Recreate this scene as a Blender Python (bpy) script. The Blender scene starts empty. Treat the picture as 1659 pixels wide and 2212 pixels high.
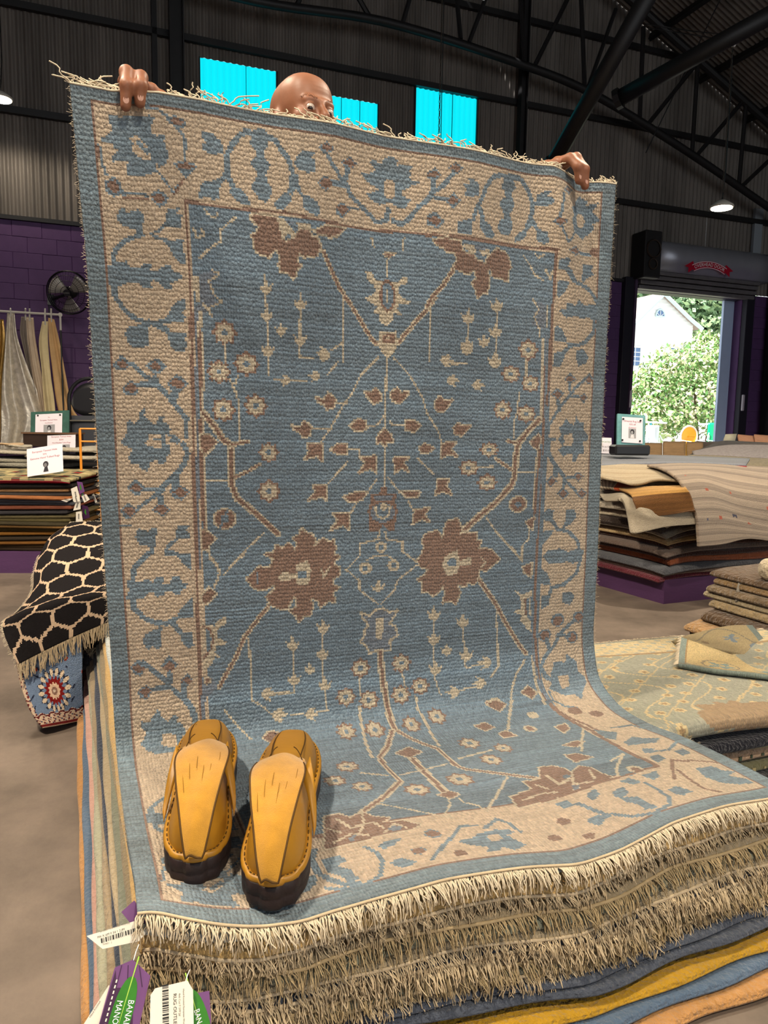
import bpy, math, random
import numpy as np
from mathutils import Matrix, Vector
random.seed(7); RNG = np.random.default_rng(7)
SC = bpy.context.scene; COL = SC.collection
# ---------------------------------------------------------------- camera
W, H, FPX = 1659., 2212., 1600.
PITCH, ROLL, CAMH = math.radians(6.8), math.radians(.93), 1.0
CAM = np.array([0., 0., CAMH])
FW = np.array([0, math.cos(PITCH), -math.sin(PITCH)]); _R0 = np.array([1., 0, 0]); _U0 = np.cross(_R0, FW)
RT = math.cos(ROLL)*_R0 + math.sin(ROLL)*_U0; UP = -math.sin(ROLL)*_R0 + math.cos(ROLL)*_U0
cd = bpy.data.cameras.new('camera'); co = bpy.data.objects.new('camera', cd); COL.objects.link(co)
cd.sensor_fit = 'HORIZONTAL'; cd.sensor_width = 36; cd.lens = 36*FPX/W; cd.clip_start = .02; cd.clip_end = 300
m = Matrix(((RT[0], UP[0], -FW[0], 0), (RT[1], UP[1], -FW[1], 0), (RT[2], UP[2], -FW[2], CAMH), (0, 0, 0, 1)))
co.matrix_world = m; SC.camera = co
# ---------------------------------------------------------------- world, sun, exposure
wd = bpy.data.worlds.new('sky'); SC.world = wd; wd.use_nodes = True
_b = wd.node_tree.nodes['Background']; _b.inputs[0].default_value = (.93, .97, 1.0, 1); _b.inputs[1].default_value = WORLD_STRENGTH = 1.45
sl = bpy.data.lights.new('sun', 'SUN'); sl.energy = 14.0; sl.angle = .01; sl.color = (1, .98, .95)
so = bpy.data.objects.new('sun', sl); COL.objects.link(so)
so.rotation_euler = (math.radians(38), 0, math.radians(-62))
SC.view_settings.view_transform = 'Standard'; SC.view_settings.look = 'None'
SC.view_settings.exposure = 0.0; SC.view_settings.gamma = 1.0; SC.view_settings.use_curve_mapping = False
# ---------------------------------------------------------------- pixel helpers (a pixel is a direction; the surface it touches gives the distance)
def ray(x, y): return FW + RT*(x-W/2)/FPX - UP*(y-H/2)/FPX
def on_z(x, y, z):
    r = ray(x, y); return CAM + r*(z-CAM[2])/r[2]
def on_plane(x, y, p, n):
    r = ray(x, y); return CAM + r*(((np.asarray(p)-CAM)@n)/(r@n))
def at_y(x, y, Y):
    r = ray(x, y); return CAM + r*Y/r[1]
ZS = .28; YAW = math.radians(22.5)
EX = np.array([math.cos(YAW), math.sin(YAW), 0]); EY = np.array([-math.sin(YAW), math.cos(YAW), 0]); EZ = np.array([0, 0, 1.])
ORG = on_z(300, 1975, ZS); ORG0 = ORG*np.array([1, 1, 0])
def ws(s, y, z): return ORG0 + EX*s + EY*y + EZ*z            # stack frame (across, back, up) -> world
def wsa(P): P = np.asarray(P, float); return ORG0 + P[..., 0:1]*EX + P[..., 1:2]*EY + P[..., 2:3]*EZ
def st(P):
    d = np.asarray(P)-ORG0; return np.array([d@EX, d@EY, d[2]])
# ---------------------------------------------------------------- materials
def lin(c):
    if isinstance(c, str): c = [int(c[i:i+2], 16)/255 for i in (0, 2, 4)]
    return tuple(((x/12.92) if x <= .04045 else ((x+.055)/1.055)**2.4) for x in c)
_M = {}
def mat(name, c='808080', rough=.8, bump=0., bscale=200., var=0., vscale=6., metal=0., spec=.3, emit=0., attr=False, knots=None, coat=0., sheen=0., trans=0., bdist=.004, stretch=None):
    if name in _M: return _M[name]
    m = bpy.data.materials.new(name); m.use_nodes = True; nt = m.node_tree; N = nt.nodes; L = nt.links
    b = N['Principled BSDF']; rgb = lin(c)
    b.inputs['Base Color'].default_value = (*rgb, 1); b.inputs['Roughness'].default_value = rough
    b.inputs['Metallic'].default_value = metal; b.inputs['Specular IOR Level'].default_value = spec
    if coat: b.inputs['Coat Weight'].default_value = coat; b.inputs['Coat Roughness'].default_value = .25
    if sheen: b.inputs['Sheen Weight'].default_value = sheen
    if emit: b.inputs['Emission Color'].default_value = (*rgb, 1); b.inputs['Emission Strength'].default_value = emit
    if trans: b.inputs['Transmission Weight'].default_value = trans
    tc = N.new('ShaderNodeTexCoord')
    base = None
    if attr:
        a = N.new('ShaderNodeAttribute'); a.attribute_name = 'Col'; base = a.outputs['Color']
    if var:
        src = tc.outputs['Object']
        if stretch:
            mp = N.new('ShaderNodeMapping'); mp.inputs['Scale'].default_value = stretch; L.new(src, mp.inputs[0]); src = mp.outputs[0]
        n = N.new('ShaderNodeTexNoise'); n.inputs['Scale'].default_value = vscale; n.inputs['Detail'].default_value = 6; n.inputs['Roughness'].default_value = .65
        L.new(src, n.inputs['Vector'])
        mr = N.new('ShaderNodeMapRange'); mr.inputs[1].default_value = .25; mr.inputs[2].default_value = .75
        mr.inputs[3].default_value = 1-var; mr.inputs[4].default_value = 1+var; L.new(n.outputs[0], mr.inputs[0])
        mx = N.new('ShaderNodeVectorMath'); mx.operation = 'SCALE'
        if base is None: mx.inputs[0].default_value = rgb
        else: L.new(base, mx.inputs[0])
        L.new(mr.outputs[0], mx.inputs['Scale']); base = mx.outputs[0]
    hs = []
    if knots:
        uvn = N.new('ShaderNodeUVMap'); mp = N.new('ShaderNodeMapping'); mp.inputs['Scale'].default_value = (knots[0], knots[1], 1)
        L.new(uvn.outputs[0], mp.inputs[0]); v = N.new('ShaderNodeTexVoronoi'); v.inputs['Scale'].default_value = 1; v.inputs['Randomness'].default_value = knots[2]
        v.voronoi_dimensions = '2D'
        L.new(mp.outputs[0], v.inputs['Vector']); iv = N.new('ShaderNodeMath'); iv.operation = 'MULTIPLY'; iv.inputs[1].default_value = -1.
        L.new(v.outputs['Distance'], iv.inputs[0]); hs.append(iv.outputs[0])
        if base is not None:      # wool between the knots is a touch deeper in tone, each knot is dyed a little differently
            cr = N.new('ShaderNodeMapRange'); cr.inputs[1].default_value = 0; cr.inputs[2].default_value = 1
            cr.inputs[3].default_value = 1-knots[3]; cr.inputs[4].default_value = 1+knots[3]
            sp = N.new('ShaderNodeSeparateColor'); L.new(v.outputs['Color'], sp.inputs[0]); L.new(sp.outputs[0], cr.inputs[0])
            mx = N.new('ShaderNodeVectorMath'); mx.operation = 'SCALE'; L.new(base, mx.inputs[0]); L.new(cr.outputs[0], mx.inputs['Scale']); base = mx.outputs[0]
    if base is not None: L.new(base, b.inputs['Base Color'])
    if bump:
        n = N.new('ShaderNodeTexNoise'); n.inputs['Scale'].default_value = bscale; n.inputs['Detail'].default_value = 4
        src = tc.outputs['Object']
        if stretch:
            mp = N.new('ShaderNodeMapping'); mp.inputs['Scale'].default_value = stretch; L.new(src, mp.inputs[0]); src = mp.outputs[0]
        L.new(src, n.inputs['Vector']); hs.append(n.outputs[0])
    if hs:
        bn = N.new('ShaderNodeBump'); bn.inputs['Strength'].default_value = bump or .8; bn.inputs['Distance'].default_value = bdist
        if len(hs) == 1: L.new(hs[0], bn.inputs['Height'])
        else:
            ad = N.new('ShaderNodeMath'); ad.operation = 'MULTIPLY_ADD'; L.new(hs[1], ad.inputs[0]); ad.inputs[1].default_value = .6; L.new(hs[0], ad.inputs[2]); L.new(ad.outputs[0], bn.inputs['Height'])
        L.new(bn.outputs[0], b.inputs['Normal'])
    _M[name] = m; return m
# ---------------------------------------------------------------- object helpers
_ORIG = {}
def tag(o, label=None, cat=None, group=None, kind=None):
    if label: o['label'] = label
    if cat: o['category'] = cat
    if group: o['group'] = group
    if kind: o['kind'] = kind
    return o
def thing(name, loc, label=None, cat=None, group=None, kind=None):
    o = bpy.data.objects.new(name, None); o.empty_display_size = .05; COL.objects.link(o)
    o.location = [float(x) for x in loc]; _ORIG[o.name] = np.array(loc, float)
    return tag(o, label, cat, group, kind)
def link(name, me, parent=None, origin=None):
    o = bpy.data.objects.new(name, me); COL.objects.link(o)
    if parent is not None:
        o.parent = parent; _ORIG[o.name] = _ORIG[parent.name]
    else:
        org = np.zeros(3) if origin is None else np.array(origin, float)
        o.location = [float(x) for x in org]; _ORIG[o.name] = org
    return o
def mk(name, V, F, material, parent=None, smooth=True, col=None, uv=None, origin=None):
    """mesh object from world-space vertices"""
    V = np.asarray(V, float)
    if parent is not None: org = _ORIG[parent.name]
    elif origin is not None: org = np.array(origin, float)
    else: org = np.array([V[:, 0].mean(), V[:, 1].mean(), V[:, 2].min()])
    me = bpy.data.meshes.new(name)
    F = F.tolist() if isinstance(F, np.ndarray) else F
    me.from_pydata((V-org).tolist(), [], F); me.update()
    if smooth: me.polygons.foreach_set('use_smooth', [True]*len(me.polygons))
    lt = None
    if col is not None or uv is not None:
        lt = np.zeros(len(me.polygons), int); me.polygons.foreach_get('loop_total', lt)
    if col is not None:
        a = me.attributes.new('Col', 'FLOAT_COLOR', 'CORNER'); c = np.asarray(col, float)
        if len(c) == len(me.polygons): c = np.repeat(c, lt, axis=0)
        c = np.c_[c, np.ones(len(c))]; a.data.foreach_set('color', c.astype(np.float32).ravel())
    if uv is not None:
        u = me.uv_layers.new(name='UVMap'); vi = np.zeros(len(me.loops), int); me.loops.foreach_get('vertex_index', vi)
        u.data.foreach_set('uv', np.asarray(uv, np.float32)[vi].ravel())
    if material is not None:
        for mm in (material if isinstance(material, (list, tuple)) else [material]): me.materials.append(mm)
    return link(name, me, parent, org)
class MB:
    def __init__(s): s.v = []; s.f = []
    def add(s, V, F):
        n = len(s.v); s.v += [tuple(map(float, p)) for p in V]; s.f += [tuple(int(i)+n for i in f) for f in F]; return s
    def box(s, c, ax, ay, az, bev=0.):
        c, ax, ay, az = (np.asarray(q, float) for q in (c, ax, ay, az))     # half axes
        if bev <= 0:
            P = [c+i*ax+j*ay+k*az for k in (-1, 1) for j in (-1, 1) for i in (-1, 1)]
            return s.add(P, [(0, 2, 3, 1), (4, 5, 7, 6), (0, 1, 5, 4), (2, 6, 7, 3), (0, 4, 6, 2), (1, 3, 7, 5)])
        la, lb, lc = (np.linalg.norm(q) for q in (ax, ay, az)); b = min(bev, .45*min(la, lb, lc))
        V = []; idx = {}
        for k in (-1, 1):
            for j in (-1, 1):
                for i in (-1, 1):
                    for a in range(3):
                        q = [1-b/la, 1-b/lb, 1-b/lc]; q[a] = 1.
                        idx[(i, j, k, a)] = len(V); V.append(c+i*q[0]*ax+j*q[1]*ay+k*q[2]*az)
        F = []
        for a in range(3):
            o1, o2 = [(1, 2), (0, 2), (0, 1)][a]
            for sg in (-1, 1):
                r = []
                for (p, q) in ((-1, -1), (1, -1), (1, 1), (-1, 1)):
                    t = [0, 0, 0]; t[a] = sg; t[o1] = p; t[o2] = q; r.append(idx[(*t, a)])
                F.append(r)
        for a in range(3):
            o1, o2 = [(1, 2), (0, 2), (0, 1)][a]
            for p in (-1, 1):
                for q in (-1, 1):
                    t = [0, 0, 0]; t[o1] = p; t[o2] = q
                    t[a] = -1; u = tuple(t); t[a] = 1; w = tuple(t)
                    F.append([idx[(*u, o1)], idx[(*w, o1)], idx[(*w, o2)], idx[(*u, o2)]])
        for i in (-1, 1):
            for j in (-1, 1):
                for k in (-1, 1): F.append([idx[(i, j, k, 0)], idx[(i, j, k, 1)], idx[(i, j, k, 2)]])
        return s.add(V, F)
    def tube(s, pts, r, n=8, cap=True):
        pts = np.asarray(pts, float); k = len(pts); r = np.broadcast_to(np.asarray(r, float), (k,))
        T = np.gradient(pts, axis=0); T /= np.linalg.norm(T, axis=1)[:, None]+1e-12
        up = np.array([0, 0, 1.]) if abs(T[0, 2]) < .9 else np.array([1., 0, 0])
        V = []; nrm = np.cross(T[0], up); nrm /= np.linalg.norm(nrm)
        for i in range(k):
            nrm = nrm-T[i]*(nrm@T[i]); nrm /= np.linalg.norm(nrm)+1e-12; bn = np.cross(T[i], nrm)
            for a in range(n):
                th = 2*math.pi*a/n; V.append(pts[i]+r[i]*(math.cos(th)*nrm+math.sin(th)*bn))
        F = [(i*n+a, i*n+(a+1) % n, (i+1)*n+(a+1) % n, (i+1)*n+a) for i in range(k-1) for a in range(n)]
        if cap: F += [tuple(range(n))[::-1], tuple((k-1)*n+a for a in range(n))]
        return s.add(V, F)
    def disc(s, c, nrm, r, h=.002, n=24, r2=None):
        c = np.asarray(c, float); nrm = np.asarray(nrm, float)/np.linalg.norm(nrm); r2 = r if r2 is None else r2
        return s.tube([c-nrm*h/2, c+nrm*h/2], [r, r2], n)
    def obj(s, name, material, parent=None, smooth=False, origin=None): return mk(name, np.array(s.v), s.f, material, parent, smooth, origin=origin)
def tubes(paths, r, sides=3, taper=True):
    """many strands at once: paths (n,k,3)"""
    n, k, _ = paths.shape
    T = np.gradient(paths, axis=1); T /= np.linalg.norm(T, axis=2)[..., None]+1e-9
    ref = np.where(np.abs(T[..., 2:3]) < .8, np.array([0, 0, 1.]), np.array([1., 0, 0])); A = np.cross(T, ref); A /= np.linalg.norm(A, axis=2)[..., None]+1e-9
    B = np.cross(T, A); rr = np.full((n, k), 1.)*np.asarray(r).reshape(-1, 1)
    if taper: rr = rr*np.linspace(1, .7, k)[None]
    th = np.arange(sides)*2*math.pi/sides
    V = paths[:, :, None, :]+rr[:, :, None, None]*(np.cos(th)[None, None, :, None]*A[:, :, None, :]+np.sin(th)[None, None, :, None]*B[:, :, None, :])
    base = (np.arange(n)[:, None, None]*k+np.arange(k-1)[None, :, None])*sides; a = np.arange(sides)[None, None, :]; b = (a+1) % sides
    F = np.stack([base+a, base+b, base+sides+b, base+sides+a], -1).reshape(-1, 4)
    return V.reshape(-1, 3), F
def cr(P, n, axis=0):
    """Catmull-Rom resample of control points along an axis"""
    P = np.moveaxis(np.asarray(P, float), axis, 0); m_ = len(P); t = np.linspace(0, m_-1, n); k = np.clip(t.astype(int), 0, m_-2); x = (t-k).reshape((-1,)+(1,)*(P.ndim-1))
    Q = np.concatenate([[2*P[0]-P[1]], P, [2*P[-1]-P[-2]]]); a, b, c, d = Q[k], Q[k+1], Q[k+2], Q[k+3]
    r = .5*((2*b)+(-a+c)*x+(2*a-5*b+4*c-d)*x*x+(-a+3*b-3*c+d)*x**3)
    return np.moveaxis(r, 0, axis)
def grid_normals(P):
    du = np.gradient(P, axis=1); dv = np.gradient(P, axis=0); n = np.cross(du, dv); return n/(np.linalg.norm(n, axis=2)[..., None]+1e-12)
def sheet(name, P, t, material, parent=None, colfn=None, uvs=(1, 1), flip=1, origin=None, back=None):
    """cloth of thickness t from a grid P (nv,nu,3); colfn(u,v) gives rgb for face centres"""
    nv, nu, _ = P.shape; n = grid_normals(P)*flip
    V = np.concatenate([P.reshape(-1, 3), (P-n*t).reshape(-1, 3)]); N0 = nv*nu
    i = np.arange(nv-1)[:, None]*nu+np.arange(nu-1)[None]; top = np.stack([i, i+1, i+nu+1, i+nu], -1).reshape(-1, 4); bot = top[:, ::-1]+N0
    ring = np.concatenate([np.arange(nu), np.arange(1, nv)*nu+nu-1, (nv-1)*nu+np.arange(nu-2, -1, -1), np.arange(nv-2, 0, -1)*nu]); r2 = np.roll(ring, -1)
    side = np.stack([ring, ring+N0, r2+N0, r2], -1)
    F = np.concatenate([top, bot, side])
    if flip < 0: F = F[:, ::-1]
    uu, vv = np.meshgrid(np.linspace(0, uvs[0], nu), np.linspace(0, uvs[1], nv)); uv = np.stack([uu, vv], -1).reshape(-1, 2); uv = np.concatenate([uv, uv])
    col = None
    if colfn is not None:
        uc, vc = np.meshgrid((np.arange(nu-1)+.5)/(nu-1), (np.arange(nv-1)+.5)/(nv-1)); c = np.asarray(colfn(uc, vc)).reshape(-1, 3)
        cb = c*.9 if back is None else np.tile(np.asarray(back), (len(c), 1))
        cs_ = c.reshape(nv-1, nu-1, 3); se = np.concatenate([cs_[0], cs_[:, -1], cs_[-1, ::-1], cs_[::-1, 0]])
        col = np.concatenate([c, cb, se[:len(side)] if len(se) >= len(side) else np.resize(se, (len(side), 3))])
    return mk(name, V, F, material, parent, True, col, uv, origin)
def slab(name, fn, nu, nv, material, parent=None, t=.02, r=None, lu=1., lv=1., origin=None, uvs=None):
    """soft-edged folded rug: fn(a,b,s) -> world, a,b in 0..1, s in 0..1 from bottom to top"""
    r = t*.55 if r is None else r
    def ax(n, l):
        e = np.array([0, .06, .22, .5, 1.])*r/l; mid = np.linspace(r/l, 1-r/l, max(3, n))[1:-1]; return np.concatenate([e, mid, (1-e)[::-1]])
    A, B = ax(nu, lu), ax(nv, lv); a, b = np.meshgrid(A, B)
    d = np.minimum(np.minimum(a, 1-a)*lu, np.minimum(b, 1-b)*lv); k = np.sqrt(np.clip(1-(1-np.clip(d/r, 0, 1))**2, 0, 1))
    Pt = fn(a, b, .5+.5*k); Pb = fn(a, b, .5-.5*k); nv_, nu_ = a.shape; N0 = nv_*nu_
    V = np.concatenate([Pt.reshape(-1, 3), Pb.reshape(-1, 3)])
    i = np.arange(nv_-1)[:, None]*nu_+np.arange(nu_-1)[None]; top = np.stack([i, i+1, i+nu_+1, i+nu_], -1).reshape(-1, 4); bot = top[:, ::-1]+N0
    uv = np.stack([a*lu, b*lv], -1).reshape(-1, 2); uv = np.concatenate([uv, uv])
    ring = np.concatenate([np.arange(nu_), np.arange(1, nv_)*nu_+nu_-1, (nv_-1)*nu_+np.arange(nu_-2, -1, -1), np.arange(nv_-2, 0, -1)*nu_]); r2 = np.roll(ring, -1)
    side = np.stack([ring, ring+N0, r2+N0, r2], -1)
    return mk(name, V, np.concatenate([top, bot, side]), material, parent, True, None, uv, origin)
def text_mesh(s, size):
    c = bpy.data.curves.new('t', 'FONT'); c.body = s; c.size = size; c.align_x = 'CENTER'; c.align_y = 'CENTER'; c.resolution_u = 2
    o = bpy.data.objects.new('t', c); me = bpy.data.meshes.new_from_object(o); bpy.data.objects.remove(o)
    V = np.array([v.co[:] for v in me.vertices]).reshape(-1, 3); F = [tuple(p.vertices) for p in me.polygons]; bpy.data.meshes.remove(me); bpy.data.curves.remove(c)
    return V, F
def text_on(name, s, size, c, ux, uy, material, parent, squash=1., lift=.0008):
    V, F = text_mesh(s, size); ux = np.asarray(ux, float); uy = np.asarray(uy, float); n = np.cross(ux, uy)
    return mk(name, np.asarray(c)+V[:, 0:1]*squash*ux+V[:, 1:2]*uy+n*lift, F, material, parent, False)
def nets(f, lo, hi, h):
    """surface nets of a distance function"""
    lo = np.asarray(lo, float); hi = np.asarray(hi, float); n = np.ceil((hi-lo)/h).astype(int)+1
    ys = lo[1]+np.arange(n[1])*h; zs = lo[2]+np.arange(n[2])*h; D = np.empty(n)
    yy, zz = np.meshgrid(ys, zs, indexing='ij')
    for i in range(n[0]): D[i] = f(np.stack([np.full_like(yy, lo[0]+i*h), yy, zz], -1))
    c = tuple(n-1); acc = np.zeros(c+(3,)); cnt = np.zeros(c)
    cor = [(i, j, k) for i in (0, 1) for j in (0, 1) for k in (0, 1)]; g = lambda q: D[q[0]:q[0]+c[0], q[1]:q[1]+c[1], q[2]:q[2]+c[2]]
    for p in cor:
        for a in range(3):
            if p[a] == 0:
                q = list(p); q[a] = 1; da, db = g(p), g(q); x = (da < 0) != (db < 0); t = np.where(x, da/np.where(x, da-db, 1), 0)
                for e in range(3): acc[..., e] += np.where(x, p[e]+(t if e == a else 0), 0)
                cnt += x
    mk_ = cnt > 0; idx = -np.ones(c, int); idx[mk_] = np.arange(mk_.sum()); V = (np.argwhere(mk_)+acc[mk_]/cnt[mk_][:, None])*h+lo
    Fs = []
    for a in range(3):
        b, d = (a+1) % 3, (a+2) % 3; s0 = [slice(None)]*3; s1 = [slice(None)]*3; s0[a] = slice(0, -1); s1[a] = slice(1, None)
        x = (D[tuple(s0)] < 0) != (D[tuple(s1)] < 0); I = np.argwhere(x); I = I[(I[:, b] > 0) & (I[:, d] > 0) & (I[:, b] < n[b]-1) & (I[:, d] < n[d]-1)]
        neg = D[tuple(I.T)] < 0; eb = np.zeros(3, int); eb[b] = 1; ed = np.zeros(3, int); ed[d] = 1
        Q = np.stack([idx[tuple((I-eb-ed).T)], idx[tuple((I-ed).T)], idx[tuple(I.T)], idx[tuple((I-eb).T)]], -1)
        Q[~neg] = Q[~neg][:, ::-1]; Fs.append(Q)
    return V, np.concatenate(Fs)
def sd_cap(p, a, b, ra, rb):
    a = np.asarray(a, float); b = np.asarray(b, float); ab = b-a; t = np.clip(((p-a)@ab)/(ab@ab), 0, 1)
    return np.linalg.norm(p-a-t[..., None]*ab, axis=-1)-(ra+(rb-ra)*t)
def sd_ell(p, c, r):
    q = (p-np.asarray(c))/np.asarray(r); k = np.linalg.norm(q, axis=-1); return (k-1)*min(r)
def sd_sup(p, c, r, e=2.5):
    q = np.abs((p-np.asarray(c))/np.asarray(r)); k = (q**e).sum(-1)**(1/e); return (k-1)*min(r)
def smin(a, b, k):
    h = np.clip(.5+.5*(b-a)/k, 0, 1); return b+(a-b)*h-k*h*(1-h)
def hsh(*a): return (np.sin(np.dot(a, [12.9898, 78.233, 37.719][:len(a)]))*43758.5453) % 1

# ================================================================ the hall
_r = ray(5000, 965); WD = np.array([_r[0], _r[1], 0]); WD /= np.linalg.norm(WD); WN = np.array([WD[1], -WD[0], 0])   # along the back wall, out of it towards the hall
WB = CAM+ray(100, 480)*11.5; WB[2] = 0
def wp(t, z, off=0.): return WB+WD*t+WN*off+EZ*z
def wpa(t, z, off): return WB+np.asarray(t)[..., None]*WD+np.asarray(off)[..., None]*WN+np.asarray(z)[..., None]*EZ
def wl(x, y, off=0.):
    P = on_plane(x, y, WB+WN*off, WN); return (P-WB)@WD, P[2]
def roof_z(t): return 8.5-.45*(t-12.2) if t > 4.5 else 8.5-.45*(4.5-12.2)-.45*(4.5-t)
def wall_top(t): return roof_z(t)+.09
T0, T1, KF = -6.5, 15.25, 26.
m_conc = mat('concrete floor', '6c6056', .6, .4, 40, .55, 3.0, spec=.35, bdist=.003)
m_tin = mat('weathered corrugated tin', '6f6963', .6, .3, 30, .45, 2.2, metal=.2, stretch=(1, 1, .12))
m_steel = mat('dark painted steel', '1d1c1d', .5, .1, 60, .3, 3, spec=.4)
m_purple = mat('purple masonry paint', '573a66', .62, .35, 40, .14, 3, spec=.35)
m_plumpaint = mat('purple painted wood', '4e3156', .55, .2, 40, .12, 4, spec=.35, stretch=(1, 1, 6))
m_cyan = mat('cyan translucent fibreglass, daylight behind', '08dcea', .5, 0, emit=1.0)
m_grim = mat('dark grime line', '14373a', .8)
# floor slab
_c = [wp(T0, 0, 0), wp(T1, 0, 0), wp(T1, 0, KF), wp(T0, 0, KF)]
f = MB(); n = 40
g = np.array([[wp(T0+(T1-T0)*i/n, 0, KF*j/n) for i in range(n+1)] for j in range(n+1)]).reshape(-1, 3)
mk('floor', np.concatenate([g, [p-EZ*.15 for p in _c]]), [(j*(n+1)+i+1, j*(n+1)+i, (j+1)*(n+1)+i, (j+1)*(n+1)+i+1) for j in range(n) for i in range(n)], m_conc, smooth=False, origin=(0, 0, 0))['kind'] = 'structure'
# back wall: masonry below, tin above
DT0, DT1, DZ = 11.22, 14.22, 3.88       # the roll-up door opening
wb = thing('wall_back', wp(4, 0), kind='structure')
core = MB()
def wbox(mb, t0, t1, z0, z1, o0, o1, bev=0.): return mb.box(wp((t0+t1)/2, (z0+z1)/2, (o0+o1)/2), WD*(t1-t0)/2, WN*(o1-o0)/2, EZ*(z1-z0)/2, bev)
ZP = 4.0
wbox(core, T0, DT0, 0, ZP, -.2, -.012); wbox(core, DT1, T1, 0, ZP, -.2, -.012); wbox(core, DT0, DT1, DZ+.42, ZP, -.2, -.012) if DZ+.42 < ZP else None
wbox(core, DT0, DT1, DZ, ZP, -.2, -.012)
core.obj('masonry_core', m_purple, wb)
bl = MB().box((0, 0, 0), WD*.2098, WN*.016, EZ*.1172, .006); bme = None
blocks = [(-1.75, .95, 0), (10.4, DT0, 0), (DT1, T1-.2, 0)]
for (a, b, _) in blocks:
    for row in range(17):
        z = row*.2353+.1176; t = a-(row % 2)*.21+.21
        while t < b-.05:
            l0, l1 = max(t-.21, a), min(t+.21, b)
            if l1-l0 > .12:
                if l1-l0 > .41:
                    if bme is None: bo = mk('block', np.array(bl.v)+wp(0, 0), bl.f, m_purple, wb, False, origin=None); bme = bo.data; bo.data = bme; base = _ORIG[wb.name]; bo.location = (0, 0, 0); o = bo; off0 = wp(0, 0)
                    else: o = link('block', bme, wb)
                    p = wp(t, z, -.004+.003*math.sin(7*t+3*row))-off0; o.location = [float(q) for q in p]
                else:
                    wbox(MB(), l0+.0005, l1-.0005, z-.1172, z+.1172, -.02, .008, .006).obj('block', m_purple, wb)
            t += .42
wbox(MB(), T0, DT0-.3, ZP, ZP+.06, -.02, .07).obj('sill_girt', m_steel, wb)
# corrugated sheets
def tin_mesh(w, z0, zt, name='tin_sheet', mt=None, parent=None, pitch=.105, t0=0., amp=.017, off=.0):
    k = max(8, int(round(w/pitch))*8); ts = np.linspace(-.012, w+.012, k+1); V = []; F = []
    for i, t in enumerate(ts):
        o = amp*math.sin(2*math.pi*(t0+t)/pitch)+off; V += [wp(t0+t, z0, o), wp(t0+t, zt(t0+t) if callable(zt) else zt, o)]
    F = [(2*i, 2*i+2, 2*i+3, 2*i+1) for i in range(k)]
    return mk(name, V, F, mt or m_tin, parent, True)
ZB, ZA, ZZ = 5.58, 7.08, 8.57
WIN = [(2.37, 3.63, ZB+.04, 6.85), (3.98, 5.45, ZB+.04, 6.63), (6.18, 7.42, ZB+.04, 7.03)]
br2 = [-6.5+.7*i for i in range(12)]+[1.85, 2.37, 3.63, 3.98, 5.45, 6.18, 7.42]+[8.1+.72*i for i in range(10)]+[T1]
br2 = sorted(set(round(x, 3) for x in br2 if not (1.2 < x < 1.8)))
brA = [-6.5+.725*i for i in range(31)]
def row(brs, z0, z1):
    for a, b in zip(brs[:-1], brs[1:]):
        if b > T1+.01: b = T1
        if b-a < .05: continue
        w = [q for q in WIN if q[0] <= (a+b)/2 <= q[1] and z0 > ZB-.1 and z0 < ZA-.1]
        zz0 = z0-.03
        if w:
            if z1-w[0][3] > .03: tin_mesh(b-a, w[0][3], z1+.03, t0=a, parent=wb, off=RNG.uniform(-.004, .004))
            continue
        hi = (lambda t: min(z1+.03, wall_top(t)))
        if roof_z(b) < z1 or roof_z(a) < z1: tin_mesh(b-a, zz0, hi, t0=a, parent=wb)
        else: tin_mesh(b-a, zz0, z1+.03, t0=a, parent=wb, off=RNG.uniform(-.004, .004))
row([x for x in brA if x < DT0+8], ZP+.04, ZB); row(br2, ZB, ZA); row(brA, ZA, ZZ); row(brA, ZZ, 12.2)
for i, (a, b, z0, z1) in enumerate(WIN):
    w = thing('window_%d' % (i+1), wp((a+b)/2, z0), kind='structure')
    seams = [a, (a+b)/2+.12, b] if i != 1 else [a, 4.78, 5.12, b]
    for q, (s0, s1) in enumerate(zip(seams[:-1], seams[1:])): tin_mesh(s1-s0-.006, z0, z1, 'pane', m_cyan, w, t0=s0, amp=.012)
    e = MB(); wbox(e, a-.02, a, z0, z1, -.01, .03); wbox(e, b, b+.02, z0, z1, -.01, .03); e.obj('window_frame', m_steel, w)
    for s in seams[1:-1]: wbox(MB(), s-.006, s+.001, z0, z1, .0, .016).obj('seam', m_grim, w)
for nm, z in (('girt', ZB), ('girt', ZA), ('girt', ZZ)): wbox(MB(), T0, T1-.1 if z < 7 else 4.5+(12.1-z)/.45, z-.05, z+.05, .018, .10).obj(nm, m_steel, wb)
# steel columns
def column(t, z1, w, o0, o1):
    e = thing('steel_column', wp(t, 0, (o0+o1)/2), 'dark steel column standing against the corrugated back wall', 'column', 'steel columns on the back wall')
    a = MB(); wbox(a, t-w/2, t-w/2+.02, 0, z1, o0, o1); wbox(a, t+w/2-.02, t+w/2, 0, z1, o0, o1); a.obj('flange', m_steel, e)
    wbox(MB(), t-w/2, t+w/2, 0, z1, (o0+o1)/2-.008, (o0+o1)/2+.008).obj('web', m_steel, e)
column(1.98, 9.8, .22, .13, .33); column(8.28, 10.2, .14, .13, .28); column(15.02, 7.2, .24, .13, .36)
wbox(MB(), 1.62, 1.70, ZP, 10, .02, .10).obj('corner_post', m_steel, wb)
wbox(MB(), 14.35, 14.58, 4.9, 5.85, .02, .09).obj('white_pipe', mat('grey white sheet', '8b9299', .6), wb)
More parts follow.
